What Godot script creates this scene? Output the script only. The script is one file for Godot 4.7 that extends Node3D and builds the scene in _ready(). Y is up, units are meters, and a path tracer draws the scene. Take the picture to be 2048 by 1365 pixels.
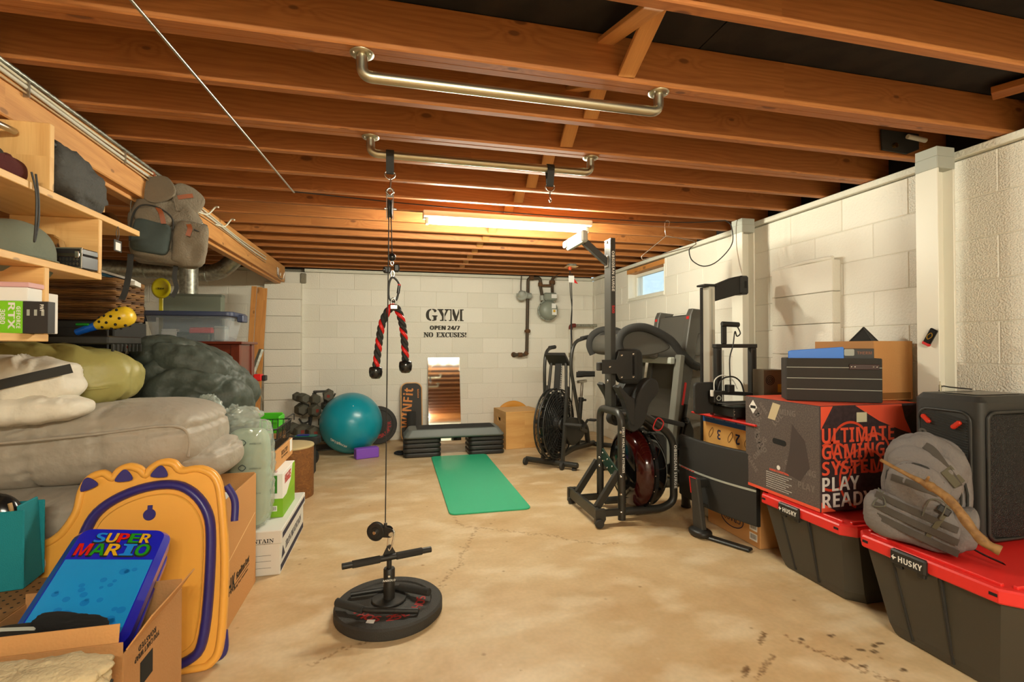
extends Node3D

# ---------------------------------------------------------------- camera, sky, lamps, exposure
func set_camera_and_light():
	var cam := Camera3D.new()
	cam.name = "camera"
	add_child(cam)
	cam.position = Vector3(0, 1.2, 0)
	cam.rotation = Vector3(0.012145, -0.235318, -0.000906)
	cam.fov = rad_to_deg(2.0 * atan(1365.0 / 2.0 / 985.76))
	cam.near = 0.05
	cam.current = true
	var we := WorldEnvironment.new()
	we.name = "environment"
	var e := Environment.new()
	e.tonemap_mode = Environment.TONE_MAPPER_LINEAR
	e.tonemap_exposure = 1.0
	e.background_mode = Environment.BG_SKY
	var sm := ProceduralSkyMaterial.new()
	sm.sky_top_color = Color(0.66, 0.84, 0.96)
	sm.sky_horizon_color = Color(0.84, 0.95, 0.98)
	sm.ground_horizon_color = Color(0.72, 0.80, 0.80)
	sm.ground_bottom_color = Color(0.42, 0.44, 0.40)
	sm.energy_multiplier = 1.0
	e.sky = Sky.new()
	e.sky.sky_material = sm
	e.background_energy_multiplier = 1.5
	e.sdfgi_enabled = true
	e.ssao_enabled = true
	e.ssil_enabled = true
	we.environment = e
	add_child(we)

const LAMP_COLOR := Color(1.0, 0.985, 0.895)
const LAMP_ENERGY := 0.64      # each of the small lights strung along one tube
const FAR_LAMP_ENERGY := 1.15

# ---------------------------------------------------------------- mesh building
class Shape:
	var v := PackedVector3Array()
	var n := PackedVector3Array()
	var u := PackedVector2Array()
	var ix := PackedInt32Array()
	var uvo := Vector2.ZERO          # added to every uv: shifts the grain from piece to piece
	func tri(a: int, b: int, c: int) -> void:
		var f := (v[b] - v[a]).cross(v[c] - v[a])
		if f.dot(n[a] + n[b] + n[c]) > 0.0:
			ix.append_array(PackedInt32Array([a, c, b]))
		else:
			ix.append_array(PackedInt32Array([a, b, c]))
	func vert(p: Vector3, nn: Vector3, uv: Vector2) -> int:
		v.append(p); n.append(nn); u.append(uv + uvo)
		return v.size() - 1
	func poly(pts: Array, uvs: Array = [], xf := Transform3D.IDENTITY) -> void:   # flat convex face, normal by order given outward later
		var nn := Vector3.ZERO
		for i in range(1, pts.size() - 1):
			nn += (pts[i] - pts[0]).cross(pts[i + 1] - pts[0])
		nn = (xf.basis * nn).normalized()
		var first := v.size()
		for i in pts.size():
			vert(xf * pts[i], nn, uvs[i] if uvs.size() > i else Vector2(pts[i].x, pts[i].z))
		for i in range(1, pts.size() - 1):
			tri(first, first + i, first + i + 1)
	func mesh(m: Material = null) -> ArrayMesh:
		var a := []
		a.resize(Mesh.ARRAY_MAX)
		a[Mesh.ARRAY_VERTEX] = v
		a[Mesh.ARRAY_NORMAL] = n
		a[Mesh.ARRAY_TEX_UV] = u
		a[Mesh.ARRAY_INDEX] = ix
		var am := ArrayMesh.new()
		am.add_surface_from_arrays(Mesh.PRIMITIVE_TRIANGLES, a)
		if m:
			am.surface_set_material(0, m)
		return am
	func smooth_from(first: int, ix0: int) -> void:     # smooth normals for the vertices from `first`, by the faces from index ix0 (orientation as stored, pointing away from `centre` handled by caller)
		var acc := PackedVector3Array()
		acc.resize(v.size() - first)
		for k in range(ix0, ix.size(), 3):
			var f := -(v[ix[k + 1]] - v[ix[k]]).cross(v[ix[k + 2]] - v[ix[k]])
			for j in 3:
				acc[ix[k + j] - first] += f
		for k in acc.size():
			n[first + k] = acc[k].normalized() if acc[k].length_squared() > 1e-20 else n[first + k]
	# box with chamfered edges
	func box(size: Vector3, at := Vector3.ZERO, bev := 0.0, xf := Transform3D.IDENTITY) -> Shape:
		var h := size * 0.5
		var b: float = min(bev, min(h.x, min(h.y, h.z)) * 0.95)
		var long := size.max_axis_index()
		for ax in 3:
			var ua := (ax + 1) % 3
			var va := (ax + 2) % 3
			if va == long:
				var t := ua; ua = va; va = t
			for s in [-1.0, 1.0]:
				var nn := Vector3.ZERO; nn[ax] = s
				var first := v.size()
				for c in [[-1, -1], [1, -1], [1, 1], [-1, 1]]:
					var p := Vector3.ZERO
					p[ax] = s * h[ax]
					p[ua] = c[0] * (h[ua] - b)
					p[va] = c[1] * (h[va] - b)
					vert(xf * (p + at), (xf.basis * nn).normalized(), Vector2(p[ua], p[va]) + Vector2(0, s * 0.37 + ax * 0.91))
				tri(first, first + 1, first + 2)
				tri(first, first + 2, first + 3)
		if b <= 0.0:
			return self
		for ax in 3:
			var p1 := (ax + 1) % 3
			var p2 := (ax + 2) % 3
			for s1 in [-1.0, 1.0]:
				for s2 in [-1.0, 1.0]:
					var nn := Vector3.ZERO
					nn[p1] = s1; nn[p2] = s2
					nn = (xf.basis * nn).normalized()
					var first := v.size()
					for e in [-1.0, 1.0]:
						for q in 2:
							var p := Vector3.ZERO
							p[ax] = e * (h[ax] - b)
							p[p1] = s1 * (h[p1] - (b if q == 1 else 0.0))
							p[p2] = s2 * (h[p2] - (0.0 if q == 1 else b))
							vert(xf * (p + at), nn, Vector2(p[ax], p[p1]))
					tri(first, first + 1, first + 3)
					tri(first, first + 3, first + 2)
		for sx in [-1.0, 1.0]:
			for sy in [-1.0, 1.0]:
				for sz in [-1.0, 1.0]:
					var c := Vector3(sx * h.x, sy * h.y, sz * h.z)
					var nn := (xf.basis * Vector3(sx, sy, sz)).normalized()
					var first := v.size()
					vert(xf * (c - Vector3(0, sy * b, sz * b) + at), nn, Vector2(c.x, c.y))
					vert(xf * (c - Vector3(sx * b, 0, sz * b) + at), nn, Vector2(c.x, c.y))
					vert(xf * (c - Vector3(sx * b, sy * b, 0) + at), nn, Vector2(c.x, c.y))
					tri(first, first + 1, first + 2)
		return self
	# box between two corners
	func slab(a: Vector3, b: Vector3, bev := 0.0, xf := Transform3D.IDENTITY) -> Shape:
		return box((b - a).abs(), (a + b) * 0.5, bev, xf)
	# rectangular bar from p to q, width w (sideways), height hgt
	func bar(p: Vector3, q: Vector3, w: float, hgt: float, bev := 0.0, up := Vector3.UP) -> Shape:
		var d := (q - p)
		var z := d.normalized()
		if absf(z.dot(up.normalized())) > 0.99:
			up = Vector3(0, 0, 1) if absf(z.z) < 0.9 else Vector3(1, 0, 0)
		var x := up.cross(z).normalized()
		var y := z.cross(x)
		return box(Vector3(w, hgt, d.length()), Vector3.ZERO, bev, Transform3D(Basis(x, y, z), (p + q) * 0.5))
	# surface of revolution about y; profile is a list of Vector2(radius, height)
	func lathe(prof: Array, seg := 24, xf := Transform3D.IDENTITY, sharp := 0.6) -> Shape:
		var np := prof.size()
		var seg_n := []
		for i in np - 1:
			var d: Vector2 = prof[i + 1] - prof[i]
			seg_n.append(Vector2(d.y, -d.x).normalized())
		for i in np - 1:
			var n0: Vector2 = seg_n[i]
			var n1: Vector2 = seg_n[i]
			if i > 0 and n0.dot(seg_n[i - 1]) > sharp:
				n0 = (n0 + seg_n[i - 1]).normalized()
			if i < np - 2 and n1.dot(seg_n[i + 1]) > sharp:
				n1 = (n1 + seg_n[i + 1]).normalized()
			var first := v.size()
			for k in seg + 1:
				var a := TAU * k / seg
				var c := Vector3(cos(a), 0, sin(a))
				for q in 2:
					var p: Vector2 = prof[i + q]
					var nq := n0 if q == 0 else n1
					vert(xf * (c * p.x + Vector3(0, p.y, 0)), (xf.basis * (c * nq.x + Vector3(0, nq.y, 0))).normalized(), Vector2(a * 0.15, p.y + p.x))
			for k in seg:
				var a0 := first + k * 2
				if prof[i].x > 1e-6:
					tri(a0, a0 + 1, a0 + 2)
				if prof[i + 1].x > 1e-6:
					tri(a0 + 1, a0 + 3, a0 + 2)
		return self
	func cyl(p: Vector3, q: Vector3, r: float, r2 := -1.0, seg := 16, bev := 0.0) -> Shape:
		if r2 < 0.0:
			r2 = r
		var d := q - p
		var y := d.normalized()
		var x := y.cross(Vector3(0.31, 0.2, 0.93)).normalized()
		if x.length() < 0.5:
			x = y.cross(Vector3.RIGHT).normalized()
		var xf := Transform3D(Basis(x, y, x.cross(y)), p)
		var l := d.length()
		if bev > 0.0:
			return lathe([Vector2(0, 0), Vector2(r - bev, 0), Vector2(r, bev), Vector2(r2, l - bev), Vector2(r2 - bev, l), Vector2(0, l)], seg, xf, 0.8)
		return lathe([Vector2(0, 0), Vector2(r, 0), Vector2(r2, l), Vector2(0, l)], seg, xf)
	func ball(c: Vector3, r: Vector3, seg := 20, rings := 12) -> Shape:
		var prof := []
		for i in rings + 1:
			var a := -PI / 2 + PI * i / rings
			prof.append(Vector2(cos(a) if i > 0 and i < rings else 0.0, sin(a)))
		var first := v.size()
		lathe(prof, seg, Transform3D(Basis.from_scale(r), c), -2.0)
		for k in range(first, v.size()):
			var d := v[k] - c
			n[k] = Vector3(d.x / (r.x * r.x), d.y / (r.y * r.y), d.z / (r.z * r.z)).normalized()
		return self
	# round tube along a path
	func tube(pts: Array, r, seg := 10, closed := false, caps := true, flat := 1.0) -> Shape:
		var c := pts.size()
		var frames := []
		var up := Vector3.UP
		var t0: Vector3 = (pts[1] - pts[0]).normalized()
		if absf(t0.dot(up)) > 0.9:
			up = Vector3(1, 0, 0)
		var x := up.cross(t0).normalized()
		for i in c:
			var a: Vector3 = pts[(i - 1 + c) % c] if closed or i > 0 else pts[i]
			var b: Vector3 = pts[(i + 1) % c] if closed or i < c - 1 else pts[i]
			var t := (b - a).normalized()
			x = (x - t * x.dot(t)).normalized()
			frames.append([x, t.cross(x), t])
		var first := v.size()
		var run := 0.0
		for i in c + (1 if closed else 0):
			var k := i % c
			if i > 0:
				run += (pts[k] as Vector3).distance_to(pts[(i - 1) % c])
			var rr: float = r if not r is Array else r[k]
			for s in seg + 1:
				var a := TAU * s / seg
				var d: Vector3 = frames[k][0] * cos(a) + frames[k][1] * sin(a) * flat
				vert(pts[k] + d * rr, (frames[k][0] * cos(a) * flat + frames[k][1] * sin(a)).normalized(), Vector2(run, a * rr))
		var rows := c + (1 if closed else 0)
		for i in rows - 1:
			for s in seg:
				var a0 := first + i * (seg + 1) + s
				tri(a0, a0 + 1, a0 + seg + 1)
				tri(a0 + 1, a0 + seg + 2, a0 + seg + 1)
		if caps and not closed:
			for e in 2:
				var k := 0 if e == 0 else c - 1
				var nn: Vector3 = -frames[0][2] if e == 0 else frames[c - 1][2]
				var base := v.size()
				vert(pts[k], nn, Vector2.ZERO)
				for s in seg + 1:
					vert(v[first + k * (seg + 1) + s], nn, Vector2.ZERO)
				for s in seg:
					tri(base, base + 1 + s, base + 2 + s)
		return self
	# flat outline (in local xy) pushed along local z from 0 to depth, with a chamfer at the front rim
	func extrude(outline: PackedVector2Array, depth: float, xf := Transform3D.IDENTITY, bev := 0.0, smooth_sides := false) -> Shape:
		if Geometry2D.is_polygon_clockwise(outline):
			outline.reverse()
		var inner := outline
		if bev > 0.0:
			inner = PackedVector2Array()
			var c := outline.size()
			for i in c:
				var e0 := (outline[i] - outline[(i - 1 + c) % c]).normalized()
				var e1 := (outline[(i + 1) % c] - outline[i]).normalized()
				var n0 := Vector2(e0.y, -e0.x)
				var n1 := Vector2(e1.y, -e1.x)
				var m := (n0 + n1)
				m = m / max(0.4, m.length_squared()) * 2.0
				inner.append(outline[i] - m * bev)
		var t := Geometry2D.triangulate_polygon(inner)
		if t.is_empty():
			inner = outline
			t = Geometry2D.triangulate_polygon(inner)
		for e in 2:
			var first := v.size()
			var z := 0.0 if e == 0 else depth
			var nn := (xf.basis * Vector3(0, 0, -1 if e == 0 else 1)).normalized()
			for p in inner:
				vert(xf * Vector3(p.x, p.y, z), nn, p)
			for k in range(0, t.size(), 3):
				tri(first + t[k], first + t[k + 1], first + t[k + 2])
		var c := outline.size()
		var rings := [[inner, 0.0], [outline, bev], [outline, depth - bev], [inner, depth]] if bev > 0.0 else [[outline, 0.0], [outline, depth]]
		var nsides := []
		for i in c:
			var d := (outline[(i + 1) % c] - outline[i]).normalized()
			nsides.append(Vector3(d.y, -d.x, 0))
		var run := 0.0
		for i in c:
			var j := (i + 1) % c
			var na: Vector3 = nsides[i]
			var nb: Vector3 = nsides[i]
			if smooth_sides:
				if na.dot(nsides[(i - 1 + c) % c]) > 0.6: na = (na + nsides[(i - 1 + c) % c]).normalized()
				if nb.dot(nsides[j]) > 0.6: nb = (nb + nsides[j]).normalized()
			var len := outline[i].distance_to(outline[j])
			for k in rings.size() - 1:
				var zt := 0.0
				if bev > 0.0 and k == 0: zt = -0.8
				if bev > 0.0 and k == 2: zt = 0.8
				var first := v.size()
				for q in 2:
					var ring: PackedVector2Array = rings[k + q][0]
					var z: float = rings[k + q][1]
					vert(xf * Vector3(ring[i].x, ring[i].y, z), (xf.basis * (na + Vector3(0, 0, zt))).normalized(), Vector2(run, z))
					vert(xf * Vector3(ring[j].x, ring[j].y, z), (xf.basis * (nb + Vector3(0, 0, zt))).normalized(), Vector2(run + len, z))
				tri(first, first + 1, first + 3)
				tri(first, first + 3, first + 2)
			run += len
		return self
	# grid of points (rows of equal length) as a smooth sheet; wrap joins the last column to the first
	func sheet(rows: Array, wrap := false, away := Vector3.INF, caps := false) -> Shape:
		var first := v.size()
		var ix0 := ix.size()
		var nr := rows.size()
		var nc: int = rows[0].size()
		var centre := Vector3.ZERO
		for r in rows:
			for p in r:
				centre += p
		centre /= float(nr * nc)
		if away != Vector3.INF:
			centre = away
		for i in nr:
			for j in nc:
				vert(rows[i][j], Vector3.ZERO, Vector2(float(j) / (nc if wrap else nc - 1), float(i) / (nr - 1)))
		var flip := 0.0
		for i in nr - 1:
			for j in (nc if wrap else nc - 1):
				var a := first + i * nc + j
				var b := first + i * nc + (j + 1) % nc
				var c := first + (i + 1) * nc + j
				var d := first + (i + 1) * nc + (j + 1) % nc
				ix.append_array(PackedInt32Array([a, b, c, b, d, c]))
				var f := -(v[b] - v[a]).cross(v[c] - v[a])
				flip += f.dot((v[a] + v[d]) * 0.5 - centre)
		if caps:
			for e in 2:
				var row := 0 if e == 0 else nr - 1
				var m := Vector3.ZERO
				for j in nc:
					m += rows[row][j]
				m /= nc
				var mi := vert(m, Vector3.ZERO, Vector2(0.5, e))
				for j in (nc if wrap else nc - 1):
					var a := first + row * nc + j
					var b := first + row * nc + (j + 1) % nc
					if e == 0: ix.append_array(PackedInt32Array([mi, b, a]))
					else: ix.append_array(PackedInt32Array([mi, a, b]))
		if flip < 0.0:
			for k in range(ix0, ix.size(), 3):
				var t := ix[k + 1]; ix[k + 1] = ix[k + 2]; ix[k + 2] = t
		smooth_from(first, ix0)
		return self
	# flat band along a path, w wide in the direction `side`, a little thick
	func ribbon(pts: Array, w: float, side: Vector3, thick := 0.002) -> Shape:
		var rows := []
		for e in [[-0.5, 0.0], [-0.5, 1.0], [0.5, 1.0], [0.5, 0.0]]:
			var row := []
			for i in pts.size():
				var t: Vector3 = (pts[min(i + 1, pts.size() - 1)] - pts[max(i - 1, 0)]).normalized()
				var sd := (side - t * side.dot(t)).normalized()
				row.append(pts[i] + sd * w * e[0] + t.cross(sd) * thick * (e[1] - 0.5))
			rows.append(row)
		rows.append(rows[0])
		for k in 4:
			sheet([rows[k], rows[k + 1]])
		return self
	# soft rounded block: superellipsoid, with a displacement callable(p on the unit shape, normal) -> metres
	func pillow(size: Vector3, xf := Transform3D.IDENTITY, ex := 0.5, ey := 0.5, seg := 48, rings := 28, bump = null) -> Shape:
		var rows := []
		for i in rings + 1:
			var la := -PI / 2 + PI * i / rings
			var k := pow(pow(absf(cos(la)), 2.0 / ey) + pow(absf(sin(la)), 2.0 / ey), -0.5 * ey)
			var cl := cos(la) * k if i > 0 and i < rings else 0.0005
			var sl := sin(la) * k
			var row := []
			for j in seg:
				var lo := TAU * j / seg
				var e := pow(pow(absf(cos(lo)), 2.0 / ex) + pow(absf(sin(lo)), 2.0 / ex), -0.5 * ex)
				var p := Vector3(cl * cos(lo) * e, sl, cl * sin(lo) * e)
				var q := p * size * 0.5
				if bump != null:
					q += bump.call(p, q)
				row.append(xf * q)
			rows.append(row)
		return sheet(rows, true)

func S() -> Shape:
	return Shape.new()

func pt(yaw := 0.0, at := Vector3.ZERO, pitch := 0.0, roll := 0.0) -> Transform3D:
	return Transform3D(Basis.from_euler(Vector3(pitch, yaw, roll)), at)

# smooth curve through points
func curve(pts: Array, per := 6, closed := false) -> Array:
	var out := []
	var c := pts.size()
	for i in (c if closed else c - 1):
		var p0: Vector3 = pts[(i - 1 + c) % c] if closed or i > 0 else pts[i]
		var p1: Vector3 = pts[i]
		var p2: Vector3 = pts[(i + 1) % c]
		var p3: Vector3 = pts[(i + 2) % c] if closed or i < c - 2 else pts[(i + 1) % c]
		for k in per:
			out.append(p1.cubic_interpolate(p2, p0, p3, float(k) / per))
	if not closed:
		out.append(pts[c - 1])
	return out

func curve2(pts: Array, per := 6) -> PackedVector2Array:
	var out := PackedVector2Array()
	var c := pts.size()
	for i in c:
		for k in per:
			out.append((pts[i] as Vector2).cubic_interpolate(pts[(i + 1) % c], pts[(i - 1 + c) % c], pts[(i + 2) % c], float(k) / per))
	return out

# path with rounded corners
func bend(pts: Array, r: float, per := 5) -> Array:
	var out := [pts[0]]
	for i in range(1, pts.size() - 1):
		var a: Vector3 = pts[i - 1]; var b: Vector3 = pts[i]; var c: Vector3 = pts[i + 1]
		var l: float = min(r, min(a.distance_to(b), b.distance_to(c)) * 0.49)
		var s := b + (a - b).normalized() * l
		var e := b + (c - b).normalized() * l
		for k in per + 1:
			var t := float(k) / per
			out.append(s.lerp(b, t).lerp(b.lerp(e, t), t))
	out.append(pts[-1])
	return out

func round_rect(w: float, h: float, r: float, per := 5) -> PackedVector2Array:
	var out := PackedVector2Array()
	for c in [[1, 1, 0.0], [-1, 1, 0.5], [-1, -1, 1.0], [1, -1, 1.5]]:
		for k in per + 1:
			var a: float = PI * (c[2] + 0.5 * k / per)
			out.append(Vector2(c[0] * (w / 2 - r) + cos(a) * r, c[1] * (h / 2 - r) + sin(a) * r))
	return out

func disc(r: float, seg := 24, ry := -1.0) -> PackedVector2Array:
	var out := PackedVector2Array()
	for k in seg:
		out.append(Vector2(cos(TAU * k / seg) * r, sin(TAU * k / seg) * (r if ry < 0.0 else ry)))
	return out

# ---------------------------------------------------------------- nodes
var taken := {}
func numbered(called: String) -> String:
	taken[called] = taken.get(called, -1) + 1
	return called if taken[called] == 0 else "%s_%03d" % [called, taken[called]]

func thing(called: String, label: String, category: String, at := Vector3.ZERO, turn := 0.0, group := "") -> Node3D:
	var o := Node3D.new()
	o.name = numbered(called)
	add_child(o)
	o.position = at
	o.rotation.y = turn
	o.set_meta("label", label)
	o.set_meta("category", category)
	if group: o.set_meta("group", group)
	return o

func part(parent: Node, called: String, s: Shape, m: Material, label := "") -> MeshInstance3D:
	var o := MeshInstance3D.new()
	o.name = called
	o.mesh = s.mesh()
	o.material_override = m
	parent.add_child(o, true)
	if label: o.set_meta("label", label)
	return o

func meshpart(parent: Node, called: String, me: Mesh, m: Material, xf := Transform3D.IDENTITY) -> MeshInstance3D:
	var o := MeshInstance3D.new()
	o.name = called
	o.mesh = me
	o.material_override = m
	o.transform = xf
	parent.add_child(o, true)
	return o

func solo(called: String, s: Shape, m: Material, label: String, category: String, at := Vector3.ZERO, turn := 0.0, group := "") -> MeshInstance3D:
	var o := part(self, numbered(called), s, m)
	o.position = at
	o.rotation.y = turn
	o.set_meta("label", label)
	o.set_meta("category", category)
	if group: o.set_meta("group", group)
	return o

func structure(called: String) -> Node3D:
	var o := Node3D.new()
	o.name = called
	add_child(o)
	o.set_meta("kind", "structure")
	return o

func copy(o: Node3D, label: String, at: Vector3, turn := 0.0) -> Node3D:
	var c: Node3D = o.duplicate()
	c.name = numbered(str(o.name).rstrip("0123456789_"))
	add_child(c)
	c.position = at
	c.rotation.y = turn
	c.set_meta("label", label)
	return c

# printed lettering: thin text in the plane of xf (x to the right, y up, facing +z)
var fonts := {}
func text_mesh(text: String, height: float, serif: bool, bold: bool) -> TextMesh:
	var key := [serif, bold]
	if not fonts.has(key):
		var f := SystemFont.new()
		f.font_names = PackedStringArray(["Droid Serif" if serif else "Droid Sans"])
		f.font_weight = 700 if bold else 400
		fonts[key] = f
	var t := TextMesh.new()
	t.text = text
	t.font = fonts[key]
	t.font_size = 32
	t.pixel_size = height / 23.0        # capitals of a 32 px face stand about 23 px tall
	t.depth = 0.0004
	t.curve_step = 2.0
	return t

func print_text(parent: Node, text: String, height: float, m: Material, xf: Transform3D, serif := false, bold := true, wide := 1.0, called := "lettering") -> MeshInstance3D:
	return meshpart(parent, called, text_mesh(text, height, serif, bold), m, xf * Transform3D(Basis.from_scale(Vector3(wide, 1, 1)), Vector3.ZERO))

# lettering that fills the rectangle x0..x1, y0..y1 of the plane xf
func print_fit(parent: Node, text: String, x0: float, x1: float, y0: float, y1: float, m: Material, xf: Transform3D, serif := false, bold := true, called := "lettering") -> MeshInstance3D:
	var t := text_mesh(text, y1 - y0, serif, bold)
	var b := t.get_aabb()
	var sc := Vector3((x1 - x0) / max(b.size.x, 1e-4), (y1 - y0) / max(b.size.y, 1e-4), 1.0)
	var at := Vector3(x0 - b.position.x * sc.x, y0 - b.position.y * sc.y, 0)
	return meshpart(parent, called, t, m, xf * Transform3D(Basis.from_scale(sc), at))

# ---------------------------------------------------------------- materials
func mat(c: Color, rough := 0.6, metal := 0.0, spec := 0.5) -> StandardMaterial3D:
	var m := StandardMaterial3D.new()
	m.albedo_color = c
	m.roughness = rough
	m.metallic = metal
	m.metallic_specular = spec
	return m

func noise(freq: float, sd: int, oct := 3, type := FastNoiseLite.TYPE_SIMPLEX_SMOOTH) -> FastNoiseLite:
	var f := FastNoiseLite.new()
	f.seed = sd
	f.frequency = freq
	f.noise_type = type
	f.fractal_octaves = oct
	return f

func bump_tex(freq: float, sd: int, size := 256, strength := 4.0, type := FastNoiseLite.TYPE_SIMPLEX_SMOOTH, oct := 4) -> ImageTexture:
	var im := noise(freq, sd, oct, type).get_seamless_image(size, size)
	im.convert(Image.FORMAT_RGBA8)
	im.bump_map_to_normal_map(strength)
	return ImageTexture.create_from_image(im)

func with_bump(m: StandardMaterial3D, t: Texture2D, per_metre: float, amount := 1.0, tri := true) -> StandardMaterial3D:
	m.normal_enabled = true
	m.normal_texture = t
	m.normal_scale = amount
	m.uv1_scale = Vector3.ONE * per_metre
	if tri:
		m.uv1_triplanar = true
	return m

func speckled(a: Color, b: Color, freq: float, sd: int, per_metre: float, rough := 0.7, metal := 0.0, size := 256, oct := 4) -> StandardMaterial3D:
	var im := noise(freq, sd, oct).get_seamless_image(size, size)
	var out := Image.create(size, size, false, Image.FORMAT_RGB8)
	for y in size:
		for x in size:
			out.set_pixel(x, y, a.lerp(b, smoothstep(0.25, 0.75, im.get_pixel(x, y).r)))
	var m := mat(Color.WHITE, rough, metal)
	m.albedo_texture = ImageTexture.create_from_image(out)
	m.uv1_scale = Vector3.ONE * per_metre
	m.uv1_triplanar = true
	return m

# sawn softwood: grain runs along u. lenm x widm is what one tile covers, in metres
func wood(light: Color, dark: Color, sd: int, knots: int, lenm := 2.0, widm := 0.5, rough := 0.6, rings := 26.0) -> StandardMaterial3D:
	var w := 640
	var h := 160
	var rng := RandomNumberGenerator.new()
	rng.seed = sd
	var big := noise(1.0, sd, 3)
	var fine := noise(1.0, sd + 7, 2)
	var kn := []
	for i in knots:
		kn.append([rng.randf() * lenm, rng.randf_range(0.1, 0.9) * widm, rng.randf_range(0.008, 0.02)])
	var im := Image.create(w, h, false, Image.FORMAT_RGB8)
	for y in h:
		for x in w:
			var px := lenm * x / w
			var py := widm * y / h
			var d := py + big.get_noise_2d(px * 0.6, py * 3.0) * 0.07
			var kk := 0.0
			for k in kn:
				var dx: float = absf(px - k[0]); dx = min(dx, lenm - dx)
				var q := Vector2(dx * 0.45, py - k[1])
				var l := q.length()
				if l < 0.09:
					d += 0.05 * exp(-l * l / 0.0009) * signf(py - k[1])
					kk = max(kk, 1.0 - smoothstep(k[2] * 0.55, k[2], l))
			var ring := 0.5 + 0.5 * sin(d * rings * TAU)
			var g := 0.20 * ring * ring + 0.36 * (0.5 + 0.5 * fine.get_noise_2d(px * 6.0, py * 300.0)) + 0.45 * (0.5 + 0.5 * big.get_noise_2d(px * 0.5 + 9.0, py * 7.0))
			var c := light.lerp(dark, clampf(g - 0.12, 0.0, 1.0))
			if kk > 0.0:
				c = c.lerp(dark.darkened(0.35), kk * 0.6)
			im.set_pixel(x, y, c)
	var m := mat(Color.WHITE, rough)
	m.albedo_texture = ImageTexture.create_from_image(im)
	m.uv1_scale = Vector3(1.0 / lenm, 1.0 / widm, 1)
	return m

var M := {}

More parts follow.
